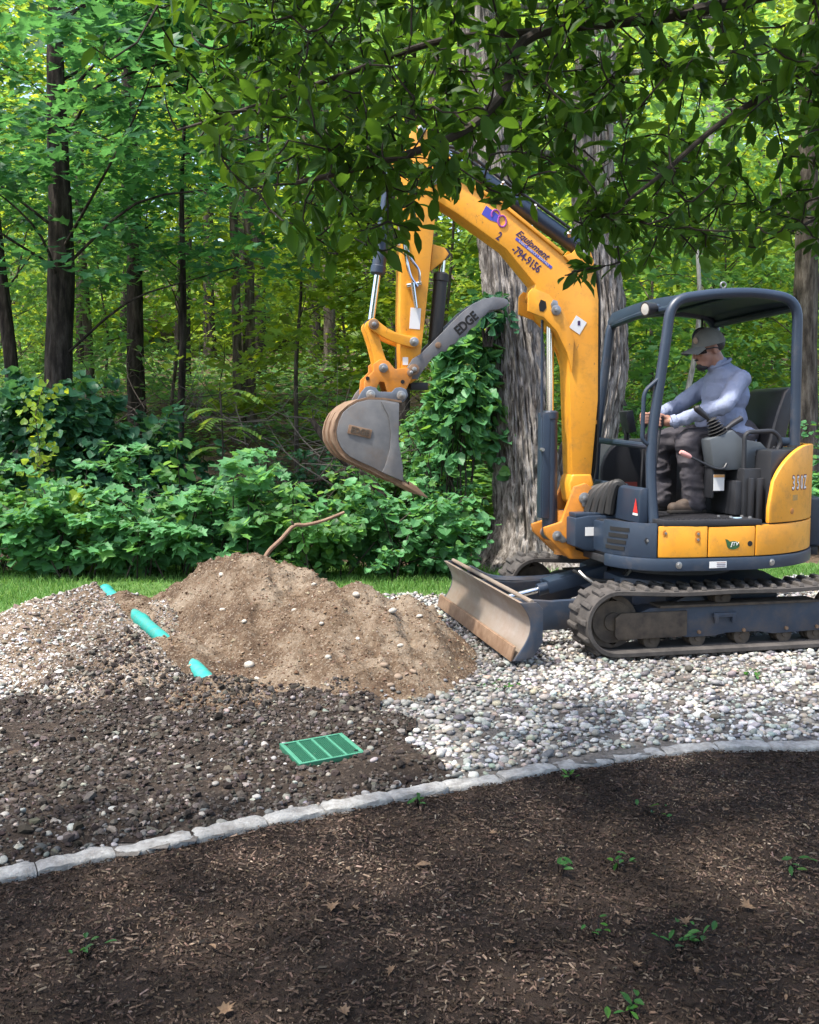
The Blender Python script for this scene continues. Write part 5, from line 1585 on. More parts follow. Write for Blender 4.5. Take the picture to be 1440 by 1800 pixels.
tr = figure(MB(), 1.03, torso=False, arms=False)
tr.ell(J['pel'], (0.175, 0.20, 0.13))
for s in 'LR':
    kn, an = Vector(J['kn' + s]), Vector(J['an' + s])
    for t in (0.25, 0.5, 0.75, 0.92):
        m = kn.lerp(an, t)
        tr.ell(m + Vector((-0.012, 0, 0)), (0.084 - 0.008 * t, 0.078, 0.06))
    capsule(tr, an, an + Vector((0, 0, -0.02)), 0.072, 0.074)
melt('trousers', tr, M['trouser'], PS, 0.0082, 4, (0.022, 7.0, (1.0, 0.6, 1.6)))
for s in 'LR':
    a = Vector(J['an' + s])
    bt = MB()
    capsule(bt, a + Vector((-0.005, 0, 0.01)), a + Vector((-0.01, 0, -0.045)), 0.054, 0.052)
    capsule(bt, a + Vector((-0.025, 0, -0.050)), a + Vector((0.16, 0.012, -0.053)), 0.043, 0.037)
    bt.ell(a + Vector((0.075, 0, -0.030)), (0.08, 0.044, 0.036), Matrix.Rotation(0.25, 3, 'Y'))
    b = melt('work_boot', bt, M['boot'], PS, 0.006, 4)
    so = MB()
    so.slab([(a.x + x, a.y + y) for x, y in ((-0.075, -0.03), (-0.06, -0.042), (0.03, -0.040), (0.12, -0.040), (0.175, -0.028), (0.200, 0.006), (0.185, 0.044), (0.13, 0.056), (0.03, 0.046), (-0.06, 0.042), (-0.075, 0.03))], 0.869, 0.889)
    so.build('boot_sole', M['sole'], b, bevel=0.004)
# beard and close-cropped hair
bd = MB()
bd.ell(hd(0.062, 0, -0.110), (0.038, 0.040, 0.024), HR)
bd.ell(hd(0.086, 0, -0.102), (0.018, 0.030, 0.024), HR)
bd.ell(hd(0.098, 0, -0.055), (0.010, 0.028, 0.006), HR)
melt('beard', bd, M['hair'], PS, 0.0045, 3)
hr = MB()
hr.ell(hd(-0.045, 0, 0.018), (0.078, 0.079, 0.060), HR)
melt('hair', hr, M['hair'], PS, 0.006, 3)
# wrap-round sunglasses
sgm = MB()
arc_ = [hd(0.118 * math.cos(a) - 0.018, 0.088 * math.sin(a), 0.0) for a in np.linspace(-0.95, 0.95, 16)]
vs, fs = [], []
for p in arc_:
    dirr = (p - HC).normalized()
    vs += [p + HR @ Vector((0, 0, 0.017)), p + HR @ Vector((0, 0, -0.021)), p + HR @ Vector((0, 0, -0.021)) - dirr * 0.004, p + HR @ Vector((0, 0, 0.017)) - dirr * 0.004]
for i in range(len(arc_) - 1):
    a, b = 4 * i, 4 * i + 4
    fs += [(a, b, b + 1, a + 1), (a + 1, b + 1, b + 2, a + 2), (a + 2, b + 2, b + 3, a + 3), (a + 3, b + 3, b, a)]
fs += [(0, 1, 2, 3), (len(vs) - 4, len(vs) - 1, len(vs) - 2, len(vs) - 3)]
sgm.add(vs, fs)
sg_o = sgm.build('sunglasses', surf('smoked_lens', (0.010, 0.010, 0.012), None, rough=0.12), PS)
for s in (1, -1):
    MB().tube([hd(0.055, s * 0.073, 0.006), hd(0.0, s * 0.086, 0.004), hd(-0.035, s * 0.084, -0.008)], 0.0045, 8).build('temple_arm', M['hair'], sg_o)
# baseball cap
cpv, cpf = [], []
NR, NS = 9, 28
for i in range(NR):
    ph = (PI / 2) * (1 - i / (NR - 1) * 0.98)
    for k in range(NS):
        th_ = 2 * PI * k / NS
        cpv.append(hd(-0.012 + 0.116 * math.sin(ph) ** 0.9 * math.cos(th_), 0.094 * math.sin(ph) ** 0.9 * math.sin(th_), 0.022 + 0.118 * math.cos(ph)))
for i in range(NR - 1):
    for k in range(NS):
        l = (k + 1) % NS
        cpf.append((i * NS + k, i * NS + l, (i + 1) * NS + l, (i + 1) * NS + k))
cpf.append(tuple((NR - 1) * NS + k for k in range(NS)))
cpf.append(tuple(range(NS - 1, -1, -1)))
cap = MB()
cap.add(cpv, cpf)
cap = cap.build('cap', M['cap'], PS, smooth=60)
br = MB()
vs, fs = [], []
for j in range(9):
    s = -1 + 2 * j / 8
    for i in range(6):
        t = i / 5
        x = 0.080 + 0.112 * t * math.sqrt(max(0.05, 1 - 0.75 * s * s)) - 0.02 * s * s
        y = s * (0.086 - 0.012 * t)
        z = 0.044 - 0.026 * t - 0.030 * s * s
        vs.append(hd(x, y, z))
        vs.append(hd(x, y, z - 0.005))
for j in range(8):
    for i in range(5):
        a, b = (j * 6 + i) * 2, ((j + 1) * 6 + i) * 2
        fs += [(a, a + 2, b + 2, b), (a + 1, b + 1, b + 3, a + 3)]
    for i in (0, 5):
        a, b = (j * 6 + i) * 2, ((j + 1) * 6 + i) * 2
        fs.append((a, b, b + 1, a + 1))
for j in (0, 8):
    for i in range(5):
        a = (j * 6 + i) * 2
        fs.append((a, a + 2, a + 3, a + 1))
br.add(vs, fs)
br.build('cap_brim', M['cap'], cap, smooth=60)
lg_ = MB()
lg_.ell(hd(0.092, 0.030, 0.075), (0.012, 0.024, 0.022), HR)
lg_.build('cap_patch', surf('tan_patch', (0.42, 0.30, 0.22), None, rough=0.8), cap)
MB().lathe([(0, 0.01), (0.006, 0.008)], hd(-0.012, 0, 0.139), HR @ Vector((0, 0, 1)), 10).build('cap_button', M['cap'], cap)

# ------------------------------------------------------------------ teal drain pipe in the trench
M['teal'] = surf('teal_plastic_pipe', (0.030, 0.300, 0.265), (0.024, 0.255, 0.228), 3, 0.42, dirt=(0.15, 0.105, 0.07), dirt_amt=0.5, dscale=13)
pp = tag(empty('drain_pipe', (PIPE[0][0], PIPE[0][1], 0.0)), 'teal plastic drain pipe lying in the trench beside the tan soil heap', 'pipe')
d0 = Vector((PIPE[1][0] - PIPE[0][0], PIPE[1][1] - PIPE[0][1], 0))
LEN = d0.length
d0.normalize()
zp = lambda t: Vector((0, 0, 0.062 - 0.05 * max(0.0, (t - 2.7) / 0.9)))
cuts = [0.0, 1.42, 2.78, LEN]
for i, (a, b) in enumerate(zip(cuts[:-1], cuts[1:])):
    m = MB()
    m.lathe([(0, 0.052), (0.012, 0.055), (0.10, 0.055), (0.125, 0.0465), (b - a + 0.03, 0.0465)], d0 * a + zp(a), (d0 * b + zp(b)) - (d0 * a + zp(a)), 28)
    m.build('pipe_length', M['teal'], pp, smooth=45)

# ------------------------------------------------------------------ green valve box cover on the topsoil
M['gplas'] = surf('green_plastic', (0.017, 0.115, 0.062), (0.014, 0.095, 0.052), 8, 0.55, dirt=(0.12, 0.11, 0.09), dirt_amt=0.2, dscale=20)
M['grim'] = surf('worn_pale_green_plastic', (0.055, 0.225, 0.140), (0.040, 0.180, 0.110), 30, 0.6)
vb = tag(empty('valve_box_cover', (-0.38, 4.155, 0.050), math.radians(26)), 'green plastic valve box cover lying on the dark topsoil', 'cover')
vb.rotation_euler = (math.radians(2), math.radians(-1.5), math.radians(26))
W, D = 0.295, 0.262
MB().box((0, 0, -0.012), (W, D, 0.030)).build('cover_base', M['gplas'], vb, bevel=0.004)
rm = MB()
for s in (1, -1):
    rm.box((0, s * (D / 2 - 0.006), 0.0055), (W, 0.012, 0.006))
    rm.box((s * (W / 2 - 0.009), 0, 0.0055), (0.018, D - 0.026, 0.006))
rm.build('cover_rim', M['grim'], vb, bevel=0.0015)
for k in (-1, 0, 1):
    MB().box((k * W / 4.3, 0, 0.0055), (0.011, D - 0.026, 0.005)).build('divider_rib', M['grim'], vb, bevel=0.0015)
cells = [-0.104, -0.034, 0.034, 0.104]
for cx in cells:
    g = MB()
    for j in range(26):
        g.box((cx, -0.110 + j * 0.0088, 0.0042), (0.052, 0.0035, 0.003))
    for j in range(7):
        g.box((cx - 0.024 + j * 0.008, 0, 0.0048), (0.0022, 0.225, 0.002))
    o = g.build('grid_panel', M['gplas'], vb)
for x_, y_ in ((-0.125, 0.105), (0.122, -0.095)):
    MB().box((x_, y_, 0.0078), (0.016, 0.008, 0.003)).build('screw_slot', M['darkhole'], vb)

# ------------------------------------------------------------------ leaves: shapes
def fan(pts, fold=0.0):
    """flat leaf outline (x across, y along) -> verts, tris about its midrib"""
    V = [(0, 0.35, -fold)] + [(x, y, abs(x) * fold * 2) for x, y in pts]
    n = len(pts)
    F = [(0, 1 + i, 1 + (i + 1) % n) for i in range(n)]
    return np.array(V, float), np.array(F)
OVATE = (np.array([(0, 0, 0), (-.14, .18, .03), (0, .2, -.02), (.14, .18, .03), (-.22, .48, .05), (0, .5, -.03), (.22, .48, .05), (-.15, .78, .02), (0, .78, -.05), (.15, .78, .02), (0, 1, -.12)], float),
         np.array([(0, 2, 1), (0, 3, 2), (1, 2, 5), (1, 5, 4), (2, 3, 6), (2, 6, 5), (4, 5, 8), (4, 8, 7), (5, 6, 9), (5, 9, 8), (7, 8, 10), (8, 9, 10)]))
MAPLE = fan([(0, 0), (.46, .02), (.34, .26), (.58, .50), (.20, .60), (0, 1), (-.20, .60), (-.58, .50), (-.34, .26), (-.46, .02)], 0.05)
BROAD = fan([(0, 0), (.34, -.03), (.50, .28), (.32, .66), (0, 1), (-.32, .66), (-.50, .28), (-.34, -.03)], 0.07)
SPRIG = (np.array([(0, 0, 0), (.30, .35, .05), (0, .45, -.03), (-.30, .35, .05), (0, 1, -.06)], float), np.array([(0, 1, 2), (0, 2, 3), (1, 4, 2), (2, 4, 3)]))
DIAM = (np.array([(0, 0, 0), (.34, .45, .06), (0, 1, -.05), (-.34, .45, .06)], float), np.array([(0, 1, 2), (0, 2, 3)]))

def unit(a):
    return a / (np.linalg.norm(a, axis=-1, keepdims=True) + 1e-9)
def frames(axis, nrm):
    a = unit(axis)
    n = unit(nrm - a * (a * nrm).sum(-1, keepdims=True))
    return np.cross(a, n), a, n
def leaf_arrays(tmpl, pos, axis, nrm, size, tint):
    V, F = tmpl
    b, a, n = frames(axis, nrm)
    P = pos[:, None, :] + size[:, None, None] * (V[None, :, 0:1] * b[:, None, :] + V[None, :, 1:2] * a[:, None, :] + V[None, :, 2:3] * n[:, None, :])
    k = len(V)
    f = (F[None] + (np.arange(len(pos)) * k)[:, None, None]).reshape(-1, 3)
    return P.reshape(-1, 3), f, np.repeat(tint, k, 0)
def leaves(name, tmpl, pos, axis, nrm, size, tint, mat, parent=None):
    v, f, t = leaf_arrays(tmpl, pos, axis, nrm, size, tint)
    return link(name, array_mesh(name, v, f, t, smooth=False), mat, parent)
def tints(n, r, yellow=0.12, jit=0.16):
    base = np.ones((n, 3)) * (1 + r.normal(0, jit, (n, 1)))
    y = r.random(n) < yellow
    base[y] *= [1.45, 1.22, 0.75]
    return np.clip(base, 0.35, 2.0)
def rand_unit(n, r):
    return unit(r.normal(0, 1, (n, 3)))

M['leaf_mag'] = leaf_mat('dark_glossy_leaf', (0.034, 0.088, 0.018), (0.13, 0.26, 0.02), 0.42, 0.48, 0.16)
M['leaf_maple'] = leaf_mat('shaded_maple_leaf', (0.040, 0.130, 0.056), (0.115, 0.31, 0.07), 0.48)  # teal-dark: shade on the front maples is put into the colour
M['leaf_sun'] = leaf_mat('sunlit_leaf', (0.135, 0.235, 0.040), (0.42, 0.55, 0.05), 0.5)  # brighter and yellower: sunlight in the wood is put into the colour
M['leaf_mid'] = leaf_mat('woodland_leaf', (0.085, 0.205, 0.072), (0.26, 0.47, 0.085), 0.5)
M['leaf_bush'] = leaf_mat('bramble_leaf', (0.080, 0.218, 0.086), (0.18, 0.40, 0.075), 0.37)
M['leaf_vine'] = leaf_mat('dark_vine_leaf', (0.034, 0.112, 0.056), (0.08, 0.21, 0.05), 0.35)
M['leaf_fern'] = leaf_mat('pale_frond_leaf', (0.14, 0.25, 0.06), (0.28, 0.42, 0.06), 0.40)
M['leaf_dead'] = surf('tan_dead_leaf', (0.17, 0.108, 0.060), (0.115, 0.068, 0.037), 60, 0.8)

def bark_mat(name, dark, mid, light, sx=9, sz=1.3, dist=0.03):
    m, nt, N, L, b = nodes_of(name)
    f = tex(nt, 1.0, 9, 0.68, stretch=(sx, sx, sz))
    L.new(ramp(nt, f, [(0.36, dark), (0.50, mid), (0.63, light)]), b.inputs['Base Color'])
    b.inputs['Roughness'].default_value = 0.95
    b.inputs['Specular IOR Level'].default_value = 0.15
    bump(nt, b, f, 1.0, dist)
    return m
M['bark_old'] = bark_mat('furrowed_grey_bark', (0.035, 0.028, 0.023), (0.185, 0.165, 0.146), (0.36, 0.33, 0.30), 22, 4.5, 0.04)
M['bark_dark'] = bark_mat('dark_bark', (0.010, 0.008, 0.007), (0.030, 0.024, 0.020), (0.065, 0.054, 0.045), 14, 3)
M['bark_mid'] = bark_mat('brown_bark', (0.030, 0.024, 0.019), (0.085, 0.068, 0.054), (0.16, 0.135, 0.11), 14, 3)
M['bark_pale'] = bark_mat('pale_bark', (0.16, 0.145, 0.12), (0.33, 0.31, 0.27), (0.46, 0.43, 0.38), 12, 4, 0.01)
M['twig'] = surf('dark_twig', (0.022, 0.016, 0.012), (0.040, 0.030, 0.022), 9, 0.9)
M['deadwood'] = surf('grey_dead_twig', (0.045, 0.038, 0.032), (0.085, 0.073, 0.062), 9, 0.9)

# ------------------------------------------------------------------ overhanging tree with large glossy leaves
mg = tag(empty('magnolia_tree', (3.5, 1.9, 0)), 'dark glossy-leaved tree whose branches hang over the excavator boom', 'tree')
ox = Vector((3.5, 1.9, 0))
def rel(pts):
    return [Vector(p) - ox for p in pts]
M['bark_mag'] = surf('dark_smooth_bark', (0.035, 0.027, 0.022), (0.060, 0.048, 0.040), 12, 0.9, bmp=0.5, bscale=40, bdist=0.004)
MB().tube(rel(smooth_path([(3.5, 1.9, -0.1), (3.48, 1.95, 0.6), (3.40, 2.0, 1.4), (3.3, 2.1, 2.2), (3.0, 2.0, 3.2), (2.6, 1.6, 4.2), (2.2, 1.2, 5.0)], 6)), np.linspace(0.15, 0.05, 37), 12).build('trunk', M['bark_mag'], mg)
limbs = [([(3.34, 2.05, 1.9), (2.7, 2.9, 2.6), (2.1, 3.45, 2.93), (1.44, 3.55, 2.96), (0.87, 3.4, 2.80), (0.40, 3.3, 2.70), (0.29, 3.2, 2.48), (0.13, 3.05, 2.31), (-0.15, 3.05, 2.22), (-0.35, 3.15, 2.20)], 0.032, 0.007),
         ([(0.42, 3.3, 2.71), (0.1, 3.35, 2.70), (-0.25, 3.4, 2.60), (-0.6, 3.45, 2.50), (-0.8, 3.5, 2.46)], 0.014, 0.004),
         ([(2.7, 2.9, 2.6), (1.9, 3.2, 2.68), (1.44, 3.35, 2.66), (1.05, 3.3, 2.45), (0.8, 3.2, 2.24), (0.62, 3.15, 2.10)], 0.020, 0.004),
         ([(2.1, 3.45, 2.93), (1.8, 3.6, 2.5), (1.55, 3.6, 2.25), (1.3, 3.5, 2.10)], 0.014, 0.004),
         ([(0.87, 3.4, 2.80), (0.75, 3.5, 3.05), (0.3, 3.6, 3.15), (-0.3, 3.6, 3.05)], 0.014, 0.004),
         ([(3.3, 2.1, 2.2), (2.6, 1.2, 3.1), (1.4, 0.8, 3.7), (0.2, 0.8, 3.9), (-1.4, 0.6, 3.9), (-2.8, 0.6, 3.8)], 0.07, 0.012),
         ([(2.6, 1.6, 4.2), (1.4, 2.0, 4.3), (0.2, 2.2, 4.2), (-1.2, 2.2, 4.1)], 0.04, 0.01),
         ([(2.6, 1.2, 3.1), (1.6, -0.4, 3.8), (0.2, -1.0, 4.1), (-1.2, -1.2, 4.1)], 0.04, 0.01)]
nodes = []
for pts, r0, r1 in limbs:
    sp_ = smooth_path(pts, 7)
    MB().tube(rel(sp_), np.linspace(r0, r1, len(sp_)), 9).build('branch', M['bark_mag'], mg)
    nodes += [tuple(p) for p in sp_]
rm_ = np.random.default_rng(77)
# leaf clusters in the drooping skirt of the crown
ZL = np.array([(-0.95, 2.62), (-0.75, 2.42), (-0.6, 2.22), (-0.42, 2.06), (-0.30, 1.98), (-0.05, 2.00), (0.10, 2.12), (0.22, 2.25), (0.38, 2.20), (0.50, 2.02), (0.62, 2.00), (0.78, 1.98), (1.0, 1.99), (1.25, 2.02), (1.4, 2.04), (2.0, 2.05)])
cl = []
while len(cl) < 1600:
    x_, y_, z_ = rm_.uniform(-0.95, 2.0), rm_.uniform(2.85, 4.15), rm_.uniform(1.9, 3.5)
    k = y_ / 3.4
    zl = 1.45 + (np.interp(x_ / k, ZL[:, 0], ZL[:, 1]) - 1.45) * k
    if z_ < zl + rm_.exponential(0.05):
        continue
    dens = np.clip((x_ / k + 1.0) / 0.55, 0.12, 1)
    if rm_.random() > dens:
        continue
    if fbm(x_ * 2.2, y_ * 2.2, z_ * 2.2, seed=501, octaves=2) < -0.38:
        continue
    cl.append((x_, y_, z_))
# small sprays hanging lower, before the boom elbow
cl = [c for c in cl if not (0.36 < c[0] * 3.4 / c[1] < 0.53 and 1.45 + (c[2] - 1.45) * 3.4 / c[1] < 2.17)]
cl += [(0.50, 3.05, 1.915), (0.55, 3.06, 1.925), (0.60, 3.08, 1.935), (0.47, 3.04, 1.90), (0.65, 3.1, 1.95), (0.28, 3.0, 2.09), (0.31, 3.0, 2.13), (0.22, 3.0, 2.16)]
shade = []
while len(shade) < 1550:
    x_, y_, z_ = rm_.uniform(-4.8, 3.8), rm_.uniform(-2.8, 3.0), rm_.uniform(3.25, 5.2)
    e = ((x_ + 0.3) / 4.5) ** 2 + ((y_ - 0.2) / 2.9) ** 2 + ((z_ - 3.2) / 2.1) ** 2
    if e < 1 and z_ > 1.45 + 0.50 * max(y_, 0) + 0.25:
        shade.append((x_, y_, z_))
def grow(points, rad, name):
    """twigs: tie each cluster to the nearest wood already there"""
    have = np.array(nodes)
    pts = np.array(points)
    order = np.argsort(np.min(np.linalg.norm(pts[:, None] - have[None], axis=-1), 1))
    allp = np.concatenate([have, pts[order]])
    n0 = len(have)
    mb = MB()
    dirs = np.zeros((len(pts), 3))
    for i, o_ in enumerate(order):
        dd = np.linalg.norm(allp[:n0 + i] - pts[o_], axis=1)
        j = int(np.argmin(dd))
        a, b = Vector(allp[j]), Vector(pts[o_])
        m = a.lerp(b, 0.5) + Vector(rm_.normal(0, 0.12, 3)) * dd[j] + Vector((0, 0, -0.08 * dd[j]))
        mb.tube(rel([a, a.lerp(m, 0.6), m.lerp(b, 0.4), b]), [rad * 1.35, rad * 1.1, rad, rad * 0.6], 5)
        dirs[o_] = np.array(b - a)
    tag(mb.build(name, M['twig'], mg), kind='stuff')
    return pts, unit(dirs + 1e-6)
def cluster_leaves(pts, dirs, per, lo, hi):
    n = len(pts)
    P = np.repeat(pts, per, 0)
    Dr = np.repeat(dirs, per, 0)
    N_ = len(P)
    ax = unit(Dr * 0.55 + rand_unit(N_, rm_) * 0.95 + [0, 0, -0.22])
    nr = unit(np.array([0, 0, 1.0]) + rand_unit(N_, rm_) * 0.75)
    P = P - Dr * rm_.uniform(0, 0.10, (N_, 1)) + ax * 0.012
    return P, ax, nr, rm_.uniform(lo, hi, N_), tints(N_, rm_, 0.05, 0.2)
pts, dirs = grow(cl, 0.0028, 'twigs')
P, ax, nr, sz, tn = cluster_leaves(pts, dirs, 6, 0.042, 0.092)
k = (P[:, 2] > 1.45 + 0.10 * P[:, 1])
P, ax, nr, sz, tn = P[k], ax[k], nr[k], sz[k], tn[k]
P = P - np.array(ox)
# the leaves that show largest are objects of their own
cm = P + np.array(ox)
inview = (np.abs(cm[:, 0]) < 0.40 * cm[:, 1]) & (cm[:, 2] < 1.45 + 0.40 * cm[:, 1])
facing = np.abs((frames(ax, nr)[2] * unit(cm - [0, 0, 1.45])).sum(-1))
score = np.where(inview, sz ** 2 * (0.25 + facing) / cm[:, 1] ** 2, 0)
top = np.argsort(-score)[:300]
rest = np.ones(len(P), bool)
rest[top] = False
leaf_me = []
for k in range(8):
    v, f, t = leaf_arrays(OVATE, np.zeros((1, 3)), np.array([[0, 1.0, 0]]), np.array([[0, 0, 1.0]]), np.array([1.0]), np.ones((1, 3)) * (0.75 + 0.09 * k) * ([1.35, 1.15, 0.8] if k == 7 else 1))
    v[:, 0] *= 0.88 + 0.05 * k
    v[:, 2] *= 0.5 + 0.25 * k
    me = array_mesh('leaf', v, f, t, smooth=True)
    me.materials.append(M['leaf_mag'])
    leaf_me.append(me)
b_, a_, n_ = frames(ax, nr)
for i in top:
    o = bpy.data.objects.new('leaf', leaf_me[int(rm_.integers(0, 8))])
    COL.objects.link(o)
    o.parent = mg
    s = float(sz[i])
    Rm = Matrix((Vector(b_[i]) * s, Vector(a_[i]) * s, Vector(n_[i]) * s)).transposed().to_4x4()
    o.matrix_local = Matrix.Translation(Vector(P[i])) @ Rm
o = leaves('foliage', OVATE, P[rest], ax[rest], nr[rest], sz[rest], tn[rest], M['leaf_mag'], mg)
tag(o, kind='stuff')
pts, dirs = grow(shade, 0.006, 'upper_twigs')
P, ax, nr, sz, tn = cluster_leaves(pts, dirs, 6, 0.11, 0.19)
o = leaves('upper_foliage', SPRIG, P - np.array(ox), ax, nr, sz, tn, M['leaf_mag'], mg)
tag(o, kind='stuff')

# ------------------------------------------------------------------ old furrowed tree behind the boom, two stems
def stem(path, radii, seg, amp, seed, flare=0.0):
    """trunk with real bark ridges"""
    pts = smooth_path(path, 12 if seg < 100 else 26)
    n = len(pts)
    rr = np.interp(np.linspace(0, 1, n), np.linspace(0, 1, len(radii)), radii)
    mb = MB()
    mb.tube(pts, rr, seg)
    V = np.array(mb.v).reshape(n, seg, 3)
    C = np.array([tuple(p) for p in pts])[:, None, :]
    D = V - C
    th = np.arange(seg) / seg * 2 * PI
    zz = np.array([p[2] for p in pts])
    T, Z = np.meshgrid(th, zz)
    cx, cy = np.cos(T), np.sin(T)
    fq = 5.5 if seg < 100 else 8.5
    rid = 1 - np.abs(fbm(cx * fq, cy * fq, Z * fq * 0.24, seed=seed, octaves=4, gain=0.62))
    fine = fbm(cx * 13, cy * 13, Z * 4.5, seed=seed + 9, octaves=3)
    lob = fbm(cx * 1.3, cy * 1.3, Z * 0.5, seed=seed + 5, octaves=2)
    k = 1 + amp * (rid - 0.6) * 1.3 + amp * 0.35 * fine + 0.10 * lob
    if flare:
        k = k + flare * np.exp(-np.maximum(Z, 0) / 0.16) * (0.5 + 0.7 * np.abs(np.sin(T * 2.5 + seed))) + flare * 0.35 * np.exp(-np.maximum(Z, 0) / 0.5)
    V = C + D * k[..., None]
    mb.v = [tuple(p) for p in V.reshape(-1, 3)]
    return mb
ot = tag(empty('old_tree', (1.20, 10.0, 0)), 'old two-stemmed tree with deeply furrowed grey bark behind the boom', 'tree')
stem([(0.05, 0, -0.15), (0.03, 0, 0.35), (-0.03, 0, 1.0), (-0.10, 0, 1.8), (-0.22, 0, 2.8), (-0.38, 0.1, 4.0), (-0.6, 0.2, 6.0), (-0.8, 0.3, 9.0), (-0.9, 0.4, 12.0)],
     [0.34, 0.315, 0.285, 0.265, 0.245, 0.21, 0.17, 0.12, 0.05], 150, 0.20, 211, 0.75).build('trunk', M['bark_old'], ot, smooth=80)
stem([(0.35, 0.25, -0.1), (0.55, 0.3, 0.8), (0.80, 0.3, 2.0), (0.72, 0.3, 3.2), (0.66, 0.3, 4.6), (0.75, 0.3, 6.5), (0.9, 0.3, 9.0), (1.0, 0.3, 12)], [0.26, 0.25, 0.235, 0.22, 0.20, 0.16, 0.10, 0.05], 130, 0.19, 233, 0.5).build('trunk', M['bark_old'], ot, smooth=80)

def spray_leaves(centers, r_xy, r_z, per, tmpl, smin, smax, r, tilt=0.45, yellow=0.12, droop=0.15):
    """flat sprays of leaves round each centre, leaves held level"""
    n = len(centers)
    N_ = n * per
    C = np.repeat(centers, per, 0)
    ang = r.uniform(0, 2 * PI, N_)
    rad = np.sqrt(r.random(N_)) * np.repeat(r_xy if np.ndim(r_xy) else np.full(n, r_xy), per)
    off = np.stack([np.cos(ang) * rad, np.sin(ang) * rad, r.normal(0, r_z, N_) - droop * rad ** 2], -1)
    P = C + off
    ax = unit(np.stack([np.cos(ang), np.sin(ang), np.full(N_, -0.25)], -1) + rand_unit(N_, r) * 0.6)
    nr = unit(np.array([0, -0.15, 1.0]) + rand_unit(N_, r) * tilt)
    return P, ax, nr, r.uniform(smin, smax, N_), tints(N_, r, yellow)

def limb(mb, a, b, r0, r1, r, seg=6):
    a, b = Vector(a), Vector(b)
    L_ = (b - a).length
    m1 = a.lerp(b, 0.35) + Vector(r.normal(0, 0.06, 3)) * L_ + Vector((0, 0, 0.06 * L_))
    m2 = a.lerp(b, 0.7) + Vector(r.normal(0, 0.05, 3)) * L_ + Vector((0, 0, 0.05 * L_))
    mb.tube(smooth_path([a, m1, m2, b], 3), np.linspace(r0, r1, 10), seg)

def tree(name, label, x, y, r, h, mat_b, mat_l, tmpl, nspray, per, spread_, z0, leaf, seed, group=None, spray=0.75, lean=(0, 0), seg=14, side=None, yellow=0.12, ztop=None, amp=0.05):
    """trunk, limbs and a crown of many level sprays; coordinates relative to the foot"""
    g = np.random.default_rng(seed)
    z = float(terrain(x, y))
    root = tag(empty(name, (x, y, z)), label, 'tree', group)
    top_ = 1.45 + 0.43 * y - z + 0.35
    h = min(h, top_ + 1.5)
    ztop = min(ztop or top_, top_)
    path = [(0, 0, -0.2), (lean[0] * 0.15, lean[1] * 0.15, h * 0.15), (lean[0] * 0.4 + g.normal(0, .05), lean[1] * 0.4, h * 0.4), (lean[0] * 0.7 + g.normal(0, .08), lean[1] * 0.7, h * 0.7), (lean[0], lean[1], h)]
    stem(path, [r * 1.25, r, r * 0.85, r * 0.55, r * 0.15], seg, amp, seed, 0.25).build('trunk', mat_b, root, smooth=70)
    tp = smooth_path(path, 10)
    C = []
    lb = MB()
    zt = ztop or h * 1.02
    for i in range(nspray):
        zz = z0 + (zt - z0) * g.random() ** 1.0
        kk = (zz - z0) / max(0.1, zt - z0)
        R_ = spread_ * (0.55 + 0.6 * math.sin(PI * min(1, 0.15 + 0.8 * kk))) * math.sqrt(g.uniform(0.08, 1))
        a = g.uniform(0, 2 * PI)
        if side is not None and g.random() < side[1]:
            a = side[0] + g.normal(0, 0.8)
        f = min(0.97, zz / h)
        c0 = tp[int(f * (len(tp) - 1))]
        c = Vector((c0.x + R_ * math.cos(a), c0.y + R_ * math.sin(a), zz + g.normal(0, 0.1)))
        C.append(tuple(c))
        if i % 5 == 0:
            s = tp[int(max(0.05, f - 0.03) * (len(tp) - 1))]
            limb(lb, s, c, 0.008 + 0.07 * r, 0.005, g)
    tag(lb.build('limbs', mat_b, root), kind='stuff')
    C = np.array(C)
    P, ax, nr, sz, tn = spray_leaves(C, g.uniform(0.5, 1.2, len(C)) * spray, 0.05 + 0.05 * spray, per, tmpl, leaf[0], leaf[1], g, yellow=yellow)
    o = leaves('crown', tmpl, P, ax, nr, sz, tn, mat_l, root)
    tag(o, kind='stuff')
    return root

# crown of the old tree: limbs and sprays high over the yard's edge
g = np.random.default_rng(600)
C = np.stack([g.uniform(-1.3, 3.4, 50), g.uniform(0.2, 3.0, 50), g.uniform(4.4, 8.0, 50)], -1)
lb = MB()
for c in C[::4]:
    limb(lb, (-0.45, 0.2, min(c[2] - 0.6, 9)), c, 0.05, 0.01, g)
lb.build('limbs', M['bark_old'], ot)
P, ax, nr, sz, tn = spray_leaves(C, g.uniform(0.5, 1.0, len(C)), 0.1, 60, DIAM, 0.12, 0.20, g)
tag(leaves('crown', DIAM, P, ax, nr, sz, tn, M['leaf_mid'], ot), kind='stuff')

